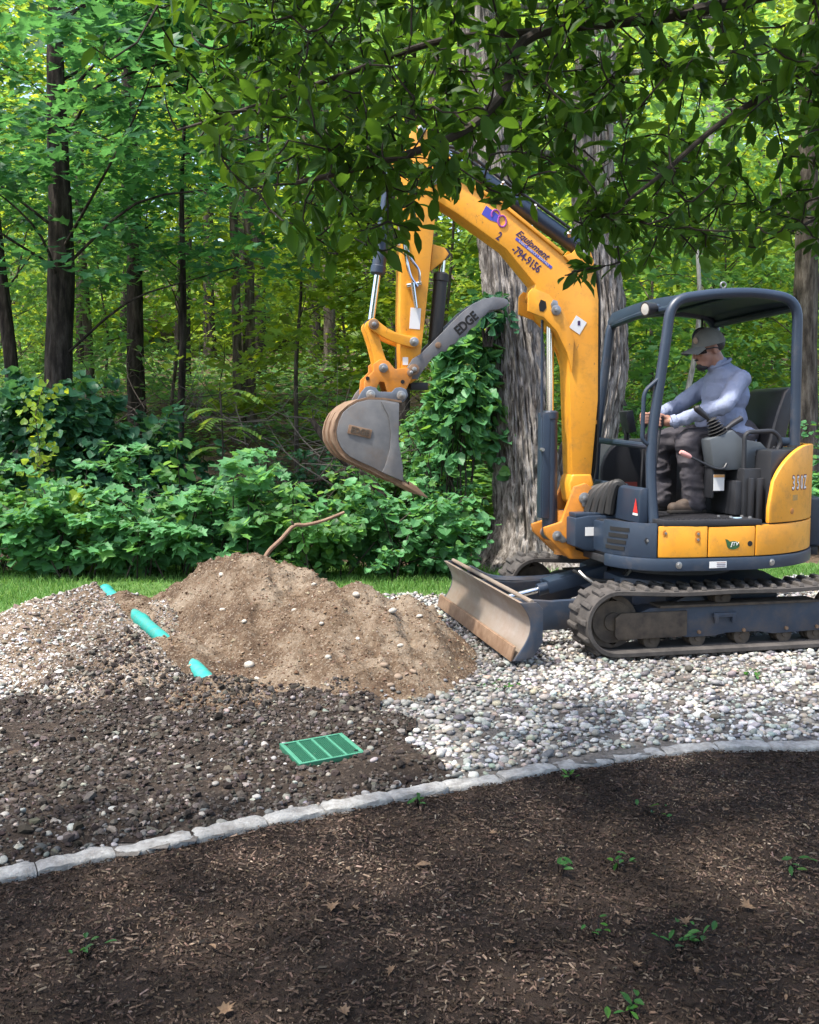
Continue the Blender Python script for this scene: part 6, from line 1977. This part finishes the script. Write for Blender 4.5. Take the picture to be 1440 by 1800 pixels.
# ------------------------------------------------------------------ woodland trees, each its own
tree('maple_tree', 'tall dark-trunked maple with layered low sprays behind the vine thicket', -4.32, 12.0, 0.165, 13, M['bark_dark'], M['leaf_maple'], MAPLE, 70, 70, 2.9, 3.0, (0.10, 0.18), 701, 'dark maples at the wood edge', 0.8, (0.25, 0.2), 26, (0.0, 0.35), 0.06, amp=0.10)
tree('maple_tree', 'slim leaning dark maple close beside the big dark-trunked maple', -5.75, 14.6, 0.10, 12, M['bark_dark'], M['leaf_maple'], MAPLE, 30, 60, 2.2, 3.8, (0.11, 0.18), 702, 'dark maples at the wood edge', 0.8, (-0.5, 0), 16, amp=0.1)
tree('maple_tree', 'mid-sized dark maple rising from the shaded bank', -4.40, 16.0, 0.135, 13, M['bark_dark'], M['leaf_maple'], MAPLE, 34, 64, 2.8, 4.2, (0.11, 0.19), 703, 'dark maples at the wood edge', 0.8, (0.0, 0), 20, (-0.3, 0.3), 0.1, amp=0.1)
tree('young_maple_tree', 'young maple with wide low layered sprays in front of the shaded bank', -3.1, 13.2, 0.05, 6.0, M['bark_dark'], M['leaf_maple'], MAPLE, 30, 64, 1.6, 3.4, (0.10, 0.17), 704, None, 0.7, (0.3, 0), 10)
for i, (x_, y_, r_, lab) in enumerate([(-2.95, 17.0, 0.085, 'grey-brown slim trunk, one of a close pair in the wood'), (-2.74, 17.1, 0.085, 'grey-brown slim trunk, one of a close pair in the wood')]):
    tree('paired_tree', lab, x_, y_, r_, 13, M['bark_mid'], M['leaf_mid'], DIAM, 20, 60, 2.4, 6.0, (0.13, 0.22), 710 + i, 'close pair of slim trunks', 0.8, (0.05, 0), 14)
tree('woodland_tree', 'lighter brown slim trunk standing behind the two dark maples', -5.8, 18.0, 0.085, 13, M['bark_mid'], M['leaf_sun'], DIAM, 30, 60, 2.5, 4.4, (0.13, 0.22), 713, None, 0.8, (0, 0), 12)
tree('woodland_tree', 'dark slender trunk directly behind the raised bucket', -0.10, 11.6, 0.10, 9, M['bark_dark'], M['leaf_mid'], DIAM, 22, 50, 1.6, 5.0, (0.12, 0.2), 714, None, 0.7, (0.05, 0), 14)
tree('woodland_tree', 'mottled brown trunk beside the rear canopy post', 5.26, 13.2, 0.165, 12, M['bark_mid'], M['leaf_mid'], DIAM, 34, 60, 2.6, 3.8, (0.12, 0.2), 715, None, 0.8, (-0.1, 0), 20, amp=0.10)
tree('woodland_tree', 'thin pale trunk glimpsed above the canopy roof', 5.25, 18.0, 0.11, 12, M['bark_pale'], M['leaf_sun'], DIAM, 30, 60, 2.6, 4.6, (0.13, 0.22), 716, None, 0.8, (0.1, 0), 14)
spots = [(-9.0, 20.5), (-7.6, 23.0), (-5.6, 24.5), (-4.5, 27.0), (-3.6, 23.5), (-2.6, 28.0), (-1.9, 24.0), (-1.2, 30.0), (-0.3, 22.0), (0.6, 26.5), (1.7, 21.0), (2.9, 25.0), (4.0, 22.0), (5.2, 27.5), (6.6, 21.0), (7.8, 25.0), (9.2, 21.5), (10.5, 27.0), (-11.0, 26.0), (-8.6, 30.0), (-6.6, 33.0), (3.6, 32.0), (7.0, 33.0), (11.5, 33.0), (-3.4, 34.0), (0.8, 35.0)]
for i, (x_, y_) in enumerate(spots):
    gg = np.random.default_rng(800 + i)
    tree('woodland_tree', 'dark upright trunk among many in the depth of the wood', x_, y_, float(gg.uniform(0.10, 0.19)), float(gg.uniform(12, 16)), M['bark_dark'] if i % 3 else M['bark_mid'],
         M['leaf_sun'] if i % 5 < 3 else M['leaf_mid'], DIAM, 10, 48, 3.0, float(gg.uniform(5.0, 7.2)), (0.15, 0.25), 820 + i, 'trunks in the depth of the wood', 1.1, (float(gg.normal(0, 0.3)), 0), 10, None, 0.2)

# slim saplings filling the understorey
sap = [(2.6, 13.0, 'leafy sapling behind the front canopy post'), (3.6, 14.5, 'leafy sapling seen through the canopy behind the operator'), (4.6, 15.5, 'leafy sapling seen through the canopy beside the rear post'), (6.0, 15.0, 'leafy sapling beyond the counterweight'),
       (-1.6, 14.0, 'bright leafy sapling over the shaded bank'), (-0.6, 15.5, 'leafy sapling behind the dark slender trunk'), (0.35, 13.5, 'leafy sapling behind the bucket arm'), (-6.6, 16.5, 'leafy sapling behind the slim leaning maple'), (2.0, 16.0, 'leafy sapling between old tree and canopy'), (-3.2, 19.0, 'sunlit sapling behind the close pair of trunks'), (-1.0, 19.0, 'sunlit sapling deeper in the wood behind the bucket')]
for i, (x_, y_, lab) in enumerate(sap):
    gg = np.random.default_rng(900 + i)
    tree('sapling', lab, x_, y_, 0.032, float(gg.uniform(3.6, 5.0)), M['bark_mid'], M['leaf_sun'] if i in (4, 5, 6, 9, 10) else M['leaf_mid'], SPRIG if y_ > 14 else MAPLE, 40, 50, 1.35, 0.9, (0.10, 0.17), 920 + i, 'saplings under the tall trees', 0.6, (float(gg.normal(0, 0.3)), 0), 8, ztop=4.6)

for i in range(26):
    gg = np.random.default_rng(1300 + i)
    y_ = float(gg.uniform(15.5, 31))
    x_ = float(gg.uniform(-0.45, 0.45)) * y_
    tree('sapling', 'slender leafy sapling standing among the trunks deep in the wood', x_, y_, 0.03, float(gg.uniform(3.5, 5.5)), M['bark_mid'], M['leaf_sun'] if i % 3 else M['leaf_mid'], SPRIG, 34, 44, 1.5, 0.6, (0.13, 0.22), 1330 + i, 'saplings deep in the wood', 0.75, (float(gg.normal(0, 0.3)), 0), 6, ztop=4.8)
# low green cover on the wood's floor, thin on the shaded bank
g = np.random.default_rng(1400)
n = 60000
y_ = 11.3 + 27 * g.random(n) ** 1.5
x_ = g.uniform(-0.47, 0.47, n) * y_
pat = fbm(x_ * 0.55, y_ * 0.55, seed=1401, octaves=3)
bank = (x_ > -3.6) & (x_ < 0.2) & (y_ < 19)
k = pat > np.where(bank, 0.30, -0.25)
x_, y_, pat = x_[k], y_[k], pat[k]
n = len(x_)
z_ = terrain(x_, y_) + g.random(n) ** 1.4 * (0.25 + 0.55 * np.clip(pat + 0.3, 0, 1))
ang = g.uniform(0, 2 * PI, n)
tag(leaves('ground_cover', DIAM, np.stack([x_, y_, z_], -1), np.stack([np.cos(ang), np.sin(ang), np.full(n, 0.1)], -1), unit(np.array([0, -0.35, 1.0]) + rand_unit(n, g) * 0.5), g.uniform(0.09, 0.20, n), tints(n, g, 0.2, 0.2), M['leaf_mid']),
    'low green plants covering the floor of the wood', 'ground cover', kind='stuff')

# far wood on the rising hill: one mass
g = np.random.default_rng(1000)
n = 2600
cy = 34 + 26 * g.random(n) ** 1.3
cx = g.uniform(-0.48, 0.48, n) * cy
cz = terrain(cx, cy) + 0.3 + 17 * g.random(n) ** 1.25
P, ax, nr, sz, tn = spray_leaves(np.stack([cx, cy, cz], -1), g.uniform(0.8, 1.9, n), 0.35, 36, DIAM, 0.30, 0.55, g, tilt=0.7, yellow=0.25)
tag(leaves('far_woodland', DIAM, P, ax, nr, sz, tn, M['leaf_sun']), 'sunlit mass of far woodland on the hill', 'woodland', kind='stuff')

# ------------------------------------------------------------------ bushes and vines at the wood edge
def bush(name, label, x, y, rx, ry, h, n, tmpl, size, mat, seed, cat='bush', group=None, z=None, zc=0.42, stems=9, lean=0.0, holes=-0.2):
    g = np.random.default_rng(seed)
    zb = float(terrain(x, y)) if z is None else z
    root = tag(empty(name, (x, y, max(zb, 0))), label, cat, group)
    d = rand_unit(int(n * 2.6), g)
    d[:, 2] = np.where(d[:, 2] < -0.45, -d[:, 2], d[:, 2])
    lump = fbm(d[:, 0] * 2.3, d[:, 1] * 2.3, d[:, 2] * 2.3, seed=seed, octaves=3)
    keep = fbm(d[:, 0] * 5, d[:, 1] * 5, d[:, 2] * 5, seed=seed + 3, octaves=2) > holes
    d, lump = d[keep][:n], lump[keep][:n]
    n = len(d)
    rad = (0.76 + 0.42 * lump) * (1 - 0.5 * g.random(n) ** 2.2)
    P = np.stack([d[:, 0] * rx * rad, d[:, 1] * ry * rad, h * zc + d[:, 2] * h * (1 - zc) * np.where(d[:, 2] > 0, 1, zc / (1 - zc)) * rad], -1)
    P[:, 0] += lean * P[:, 2]
    P[:, 2] = np.maximum(P[:, 2], 0.04)
    ax = unit(d * [1, 1, 0.2] + [0, 0, -0.45] + rand_unit(n, g) * 0.8)
    nr = unit(d * 0.6 + [0, -0.1, 0.65] + rand_unit(n, g) * 0.75)
    o = leaves('foliage', tmpl, P, ax, nr, g.uniform(size[0], size[1], n), tints(n, g, 0.08), mat, root)
    tag(o, kind='stuff')
    st = MB()
    for k in range(stems):
        q = P[int(g.integers(0, n))]
        limb(st, (q[0] * 0.15 + g.normal(0, .05), q[1] * 0.15, 0), tuple(q * 0.92), 0.012, 0.004, g, 5)
    st.build('stems', M['twig'], root)
    return root
def cane_bush(name, label, x, y, rx, ry, h, canes, per, tmpl, size, mat, seed, cat='bush', z=None):
    """arching canes from a crown, leaves held out along each cane"""
    g = np.random.default_rng(seed)
    zb = float(terrain(x, y)) if z is None else z
    root = tag(empty(name, (x, y, max(zb, 0))), label, cat)
    P, A, N_, S = [], [], [], []
    st = MB()
    for k in range(canes):
        a = g.uniform(0, 2 * PI)
        rr = math.sqrt(g.random())
        b0 = np.array([g.normal(0, rx * 0.25), g.normal(0, ry * 0.25), 0])
        hh = h * (g.uniform(0.30, 1.0) if k % 4 else g.uniform(0.85, 1.22))
        e = np.array([math.cos(a) * rx * (0.35 + 0.75 * rr), math.sin(a) * ry * (0.35 + 0.75 * rr), hh * g.uniform(0.55, 0.95)])
        m = b0 * 0.5 + e * 0.5 + [0, 0, hh * 0.55]
        t = np.linspace(0, 1, 9)[:, None]
        c = b0 * (1 - t) ** 2 + m * 2 * t * (1 - t) + e * t * t
        if k % 2 == 0:
            st.tube([tuple(p) for p in c[::2]], np.linspace(0.008, 0.003, 5), 4)
        tt = 0.22 + 0.80 * g.random(per) ** 0.75
        q = b0 * (1 - tt[:, None]) ** 2 + m * 2 * (tt * (1 - tt))[:, None] + e * (tt ** 2)[:, None]
        side = rand_unit(per, g) * [1, 1, 0.35]
        q = q + side * g.uniform(0.02, 0.13, (per, 1))
        P.append(q)
        A.append(unit(side + [0, -0.15, -0.35] + rand_unit(per, g) * 0.3))
        N_.append(unit(np.array([0, -0.30, 0.85]) + side * 0.35 + rand_unit(per, g) * 0.55))
        S.append(g.uniform(size[0], size[1], per) * g.uniform(0.7, 1.1) * (1.1 - 0.45 * tt))
    P, A, N_, S = (np.concatenate(v) for v in (P, A, N_, S))
    P[:, 2] = np.maximum(P[:, 2], 0.03)
    tag(leaves('foliage', tmpl, P, A, N_, S, tints(len(P), g, 0.10, 0.2), mat, root), kind='stuff')
    st.build('stems', M['twig'], root)
    return root
bush('vine_thicket', 'tall dark thicket smothered in vines at the foot of the maples', -3.85, 10.7, 1.15, 0.8, 2.2, 3200, BROAD, (0.07, 0.15), M['leaf_vine'], 1101, 'thicket')
bush('vine_thicket', 'sloping dark vine tangle running down from the tall thicket', -2.95, 10.8, 0.80, 0.6, 1.55, 1700, BROAD, (0.06, 0.14), M['leaf_vine'], 1102, 'thicket')
cane_bush('bramble_bush', 'broad-leaved bramble bush beside the grass, below the vine thicket', -3.3, 9.2, 0.75, 0.45, 0.98, 40, 30, BROAD, (0.09, 0.175), M['leaf_bush'], 1103)
cane_bush('bramble_bush', 'light-leaved bramble at the end of the grass strip', -4.2, 9.5, 0.7, 0.5, 0.85, 36, 30, BROAD, (0.07, 0.14), M['leaf_mid'], 1104)
cane_bush('bramble_bush', 'bramble bush with lobed leaves beside the pale-fronded plant', -2.45, 9.1, 0.60, 0.45, 0.82, 34, 28, MAPLE, (0.12, 0.20), M['leaf_bush'], 1105)
cane_bush('bramble_bush', 'tall bramble bush behind the crest of the tan soil heap', -1.70, 9.2, 0.75, 0.5, 1.10, 40, 28, MAPLE, (0.12, 0.22), M['leaf_bush'], 1106)
cane_bush('bramble_bush', 'dense bramble bush under the raised bucket', -0.95, 9.1, 0.70, 0.5, 0.85, 38, 30, BROAD, (0.07, 0.15), M['leaf_mid'], 1107)
cane_bush('bramble_bush', 'broad bramble bush between bucket and old tree', -0.10, 9.25, 0.80, 0.5, 0.92, 44, 30, BROAD, (0.08, 0.16), M['leaf_bush'], 1108)
cane_bush('bramble_bush', 'bramble bush crowding the foot of the old tree', 0.28, 9.3, 0.42, 0.32, 0.62, 24, 30, BROAD, (0.07, 0.13), M['leaf_bush'], 1109)
cane_bush('undergrowth_bush', 'dim green bush behind the dead twigs', -1.25, 11.6, 0.8, 0.5, 1.25, 34, 30, BROAD, (0.06, 0.12), M['leaf_vine'], 1110)
cane_bush('undergrowth_bush', 'light green bush directly behind the bucket', -0.2, 11.2, 0.65, 0.5, 1.7, 46, 34, BROAD, (0.06, 0.12), M['leaf_mid'], 1111)
cane_bush('undergrowth_bush', 'low dark bush between brambles and shaded bank', -2.1, 11.2, 0.8, 0.5, 0.95, 32, 30, BROAD, (0.06, 0.12), M['leaf_vine'], 1112)
cane_bush('undergrowth_bush', 'green bush behind the front of the cab', 2.5, 11.3, 0.9, 0.6, 1.6, 44, 34, BROAD, (0.07, 0.14), M['leaf_mid'], 1113)
cane_bush('undergrowth_bush', 'green bush seen beneath the canopy behind the operator', 3.6, 12.2, 1.0, 0.6, 1.7, 44, 34, SPRIG, (0.11, 0.19), M['leaf_mid'], 1114)
cane_bush('undergrowth_bush', 'green bush behind the yellow rear cover', 4.5, 11.2, 0.9, 0.6, 1.35, 44, 32, BROAD, (0.08, 0.15), M['leaf_bush'], 1115)
cane_bush('undergrowth_bush', 'green bush at the far end of the grass beyond the counterweight', 5.6, 11.4, 0.9, 0.6, 1.2, 40, 32, BROAD, (0.08, 0.15), M['leaf_bush'], 1116)
cane_bush('undergrowth_bush', 'green bush behind the old tree and the boom foot', 1.7, 11.6, 0.7, 0.5, 1.5, 36, 32, BROAD, (0.07, 0.14), M['leaf_mid'], 1117)
# vine climbing the old tree
bush('climbing_vine', 'dense leafy vine climbing the side of the old tree', 0.52, 9.8, 0.46, 0.34, 2.2, 1500, BROAD, (0.06, 0.145), M['leaf_bush'], 1120, 'vine', z=0.25, zc=0.55, holes=0.0)
cane_bush('climbing_vine', 'trailing vine shoots beside the climbing vine on the old tree', 0.30, 9.85, 0.42, 0.3, 1.9, 30, 28, BROAD, (0.06, 0.13), M['leaf_bush'], 1122, 'vine', z=0.1)
bush('climbing_vine', 'small leafy vine tuft high on the old tree under the boom', 0.78, 9.65, 0.24, 0.2, 0.55, 220, BROAD, (0.05, 0.11), M['leaf_vine'], 1121, 'vine', z=2.2, zc=0.5, holes=0.0)

# tall single shoots standing out of the brambles
for i, (x_, y_, h_, mt, lab) in enumerate([(-2.75, 9.7, 1.45, 'leaf_bush', 'tall leafy shoot rising beside the dark vine tangle'), (-2.2, 9.5, 1.25, 'leaf_mid', 'leafy shoot rising out of the lobed-leaved bramble'), (-1.35, 9.7, 1.35, 'leaf_bush', 'tall leafy shoot behind the bent brown root'),
                                           (-0.55, 9.7, 1.30, 'leaf_mid', 'leafy shoot below the bucket teeth'), (0.10, 9.5, 1.20, 'leaf_bush', 'leafy shoot against the climbing vine'), (-3.05, 9.4, 1.15, 'leaf_sun', 'bright leafy shoot in front of the vine thicket'), (-4.05, 9.6, 1.3, 'leaf_bush', 'leafy shoot over the end of the grass')]):
    cane_bush('leafy_shoot', lab, x_, y_, 0.20, 0.15, h_, 6, 26, BROAD if i % 2 else MAPLE, (0.09, 0.17), M[mt], 1160 + i, 'plant')
# hanging bright vine before the thicket
g = np.random.default_rng(1130)
hv = tag(empty('hanging_vine', (-3.68, 9.75, 0.6)), 'bright green vine strand hanging before the dark thicket', 'vine')
path = smooth_path([(0.10, 0, 1.25), (0.02, -0.05, 0.95), (0.06, -0.08, 0.6), (0.0, -0.1, 0.25), (0.03, -0.1, -0.1)], 10)
MB().tube(path, 0.005, 5).build('stem', M['twig'], hv)
pp_ = np.array([tuple(p) for p in path])[g.integers(0, len(path), 130)] + g.normal(0, [0.09, 0.05, 0.05], (130, 3))
leaves('foliage', BROAD, pp_, unit(rand_unit(130, g) + [0, -0.3, -0.6]), unit(rand_unit(130, g) * 0.6 + [0, -0.7, 0.6]), g.uniform(0.05, 0.09, 130), tints(130, g, 0.3), M['leaf_sun'], hv)

# pale pinnate fronds
def frond_plant(name, label, x, y, z, h, nf, seed):
    g = np.random.default_rng(seed)
    root = tag(empty(name, (x, y, z)), label, 'plant')
    MB().tube(smooth_path([(0, 0, -0.3), (0.02, 0, h * 0.5), (0.0, 0, h)], 6), 0.010, 6).build('stem', M['twig'], root)
    for k in range(nf):
        zz = h * (0.35 + 0.65 * k / (nf - 1))
        a = g.uniform(0, 2 * PI) if k % 2 else (PI if k % 4 else 0) + g.normal(0, 0.4)
        L_ = g.uniform(0.32, 0.48)
        d = Vector((math.cos(a), math.sin(a) * 0.7 - 0.3, 0.35)).normalized()
        pts_ = [Vector((0, 0, zz)) + d * L_ * t + Vector((0, 0, -0.26 * L_ * t * t * 2)) for t in np.linspace(0, 1, 12)]
        fr = MB().tube(pts_, 0.003, 4).build('frond', M['twig'], root)
        P, A, N_ = [], [], []
        for i in range(1, 12):
            tg = (pts_[i] - pts_[i - 1]).normalized()
            sd = tg.cross(Vector((0, 0, 1))).normalized()
            for s in (1, -1):
                P.append(pts_[i])
                A.append(sd * s + tg * 0.45 + Vector((0, 0, -0.2)))
                N_.append(Vector((0, 0, 1)) + sd * 0.2 * s)
        n = len(P)
        leaves('leaflets', SPRIG, np.array([tuple(p) for p in P]), np.array([tuple(p) for p in A]), np.array([tuple(p) for p in N_]), g.uniform(0.09, 0.14, n), tints(n, g, 0.15, 0.08), M['leaf_fern'], fr)
frond_plant('frond_plant', 'pale green plant with feathery pinnate fronds before the shaded bank', -2.05, 10.75, 0.55, 1.25, 9, 1140)

# dead twigs and fallen branches
def dead_brush(name, label, x, y, z, n, ln, seed, mat, spread_=0.6, rad=0.006):
    g = np.random.default_rng(seed)
    root = tag(empty(name, (x, y, z)), label, 'branch')
    mb = MB()
    for i in range(n):
        a = g.uniform(0, 2 * PI)
        p = Vector((g.normal(0, spread_), g.normal(0, 0.25), g.uniform(0, 0.6)))
        d = Vector((math.cos(a), 0.4 * math.sin(a), g.uniform(-0.3, 0.6))).normalized()
        pts_ = [p]
        for k in range(5):
            d = (d + Vector(g.normal(0, 0.28, 3))).normalized()
            pts_.append(pts_[-1] + d * ln * g.uniform(0.12, 0.28))
        mb.tube(pts_, np.linspace(rad * g.uniform(0.7, 1.6), rad * 0.3, 6), 5)
        for k in (2, 3):
            q = pts_[k]
            e = (d + Vector(g.normal(0, 0.7, 3))).normalized()
            mb.tube([q, q + e * ln * 0.15, q + (e + Vector(g.normal(0, 0.3, 3))).normalized() * ln * 0.3], [rad * 0.5, rad * 0.4, rad * 0.2], 4)
    tag(mb.build('twigs', mat, root), kind='stuff')
dead_brush('dead_brush', 'tangle of bare grey twigs on the shaded bank behind the fronds', -1.75, 11.4, 0.95, 26, 1.3, 1150, M['deadwood'])
dead_brush('dead_brush', 'tangle of bare grey twigs under and behind the bucket', -0.95, 10.7, 0.65, 26, 1.2, 1151, M['deadwood'], 0.45)
dead_brush('dead_brush', 'thin dark twigs on the slope between the dark maples', -3.4, 13.4, 1.2, 50, 1.5, 1152, M['twig'], 0.9)
fb_ = tag(empty('fallen_branch', (-0.62, 10.45, 0.95)), 'thick black fallen branch leaning below the bucket', 'branch')
MB().tube(smooth_path([(-0.42, 0.1, 0.55), (-0.25, 0.05, 0.30), (0.0, 0, 0.05), (0.28, 0, -0.18), (0.40, 0, -0.5)], 6), np.linspace(0.03, 0.055, 25), 9).build('limb', M['bark_dark'], fb_)
MB().tube(smooth_path([(0.0, 0, 0.05), (-0.3, 0, -0.08), (-0.55, 0.0, -0.12), (-0.75, 0, -0.25)], 6), np.linspace(0.028, 0.008, 19), 7).build('side_shoot', M['bark_dark'], fb_)
rt = tag(empty('bent_root', (-1.06, 7.05, 0.47)), 'bent brown root sticking up from the crest of the soil heap', 'root')
MB().tube(smooth_path([(-0.02, 0, -0.06), (0.04, 0.02, 0.06), (0.13, 0.05, 0.15), (0.22, 0.08, 0.245), (0.30, 0.10, 0.25), (0.42, 0.13, 0.275), (0.58, 0.18, 0.335)], 6), np.linspace(0.018, 0.011, 37), 9).build('root_stem', surf('brown_root', (0.16, 0.095, 0.06), (0.23, 0.15, 0.10), 20, 0.85, bmp=0.4), rt)
MB().tube(smooth_path([(0.22, 0.08, 0.245), (0.21, 0.07, 0.27), (0.20, 0.07, 0.285)], 3), 0.008, 6).build('root_knob', M['bark_mid'], rt)
# leaning pale snag behind the operator, arched stem before it
sn = tag(empty('leaning_snag', (3.2, 11.6, 0.3)), 'thin pale leaning dead stem behind the operator', 'dead tree')
MB().tube(smooth_path([(0.0, 0, -0.4), (-0.02, 0, 0.8), (0.03, 0, 1.4), (0.13, 0, 2.0), (0.16, 0, 2.6), (0.12, 0, 3.2)], 8), np.linspace(0.042, 0.022, 41), 9).build('trunk', M['bark_pale'], sn)
sn = tag(empty('bent_snag', (2.35, 12.2, 0.4)), 'grey bent stem behind the front canopy posts', 'dead tree')
MB().tube(smooth_path([(0.45, 0, -0.3), (0.40, 0, 0.9), (0.15, 0, 1.5), (-0.25, 0, 1.95), (-0.5, 0, 2.5)], 8), np.linspace(0.06, 0.035, 33), 9).build('trunk', M['deadwood'], sn)

# ------------------------------------------------------------------ litter on the mulch, seedlings
def mulch_z(x, y):
    return float(-0.004 + 0.016 * fbm(np.array([x * 3]), np.array([y * 3]), seed=71)[0]) + 0.012
STAR = fan([(0, -.15), (.10, .08), (.40, -.02), (.28, .22), (.55, .42), (.24, .46), (.26, .70), (.10, .60), (0, 1), (-.10, .60), (-.26, .70), (-.24, .46), (-.55, .42), (-.28, .22), (-.40, -.02), (-.10, .08)], 0.12)
g = np.random.default_rng(1200)
fallen = [(-0.55, 2.62), (-0.05, 2.49), (-0.23, 2.81), (-0.16, 2.81), (0.05, 3.14), (-0.16, 2.3), (-0.45, 2.32), (1.17, 3.55), (0.97, 3.13), (1.01, 2.84), (0.6, 2.5), (0.8, 2.74), (0.51, 3.23), (0.79, 3.01), (0.27, 2.62), (0.75, 2.46), (0.95, 2.37),
          (-0.32, 2.95), (0.62, 2.72), (0.3, 3.35), (-0.75, 2.75), (1.05, 2.62)]
for i, (x_, y_) in enumerate(fallen):
    big = i < 12
    v, f, t = leaf_arrays(STAR if i % 4 else OVATE, np.array([[0, -0.4 * 0.05, 0]]), np.array([[0, 1.0, 0]]), np.array([[0, 0, 1.0]]), np.array([float(g.uniform(0.040, 0.058)) if big else float(g.uniform(0.024, 0.036))]), np.ones((1, 3)))
    v[:, 0] *= g.uniform(0.6, 1.0)
    v[:, :2] *= 1 + g.normal(0, 0.10, (len(v), 1))
    v[:, 2] += 9.0 * (v[:, 0] ** 2) * g.uniform(0.5, 2.0) + 4 * v[:, 1] ** 2 * g.uniform(0, 1)
    o = link('fallen_leaf', array_mesh('fallen_leaf', v, f, t), M['leaf_dead'])
    o.location = (x_, y_, mulch_z(x_, y_) + 0.006)
    o.rotation_euler = (float(g.normal(0.15, 0.15)), float(g.normal(0, 0.2)), float(g.uniform(0, 2 * PI)))
    tag(o, 'dry tan fallen leaf lying on the dark mulch', 'leaf', 'dry leaves on the mulch')
weeds = [(0.03, 3.66), (0.67, 3.92), (0.91, 3.52), (0.48, 3.04), (0.68, 3.10), (0.53, 2.67), (0.74, 2.58), (0.8, 2.63), (0.54, 2.3), (1.25, 3.1), (-0.89, 2.57)]
gw = [(0.5, 5.19), (1.95, 5.49)]
M['leaf_weed'] = leaf_mat('seedling_leaf', (0.030, 0.105, 0.022), (0.07, 0.18, 0.02), 0.3)
for i, (x_, y_) in enumerate(weeds + gw):
    on_g = i >= len(weeds)
    z_ = float(yard_z(np.array([x_]), np.array([y_]))[0]) + 0.02 if on_g else mulch_z(x_, y_)
    root = tag(empty('seedling', (x_, y_, z_)), 'small green weed growing up through the pale gravel' if on_g else 'small green seedling sprouting from the dark mulch', 'weed', 'weeds in the gravel' if on_g else 'seedlings in the mulch')
    n = int(g.integers(5, 10)) + (8 if on_g else 0)
    wide = 0.055 if on_g else 0.026
    P = np.stack([g.normal(0, wide, n), g.normal(0, wide, n), g.uniform(0.010, 0.035, n)], -1)
    leaves('foliage', OVATE, P, unit(rand_unit(n, g) * [1, 1, 0.3] + [0, 0, 0.15]), unit(rand_unit(n, g) * 0.4 + [0, -0.2, 1]), g.uniform(0.022, 0.042, n), tints(n, g, 0.2), M['leaf_weed'], root)
    st = MB()
    for p in P:
        st.tube([(p[0] * 0.1, p[1] * 0.1, -0.02), (p[0] * 0.6, p[1] * 0.6, p[2] * 0.7), tuple(p)], 0.0012, 4)
    st.build('stems', M['leaf_weed'], root)
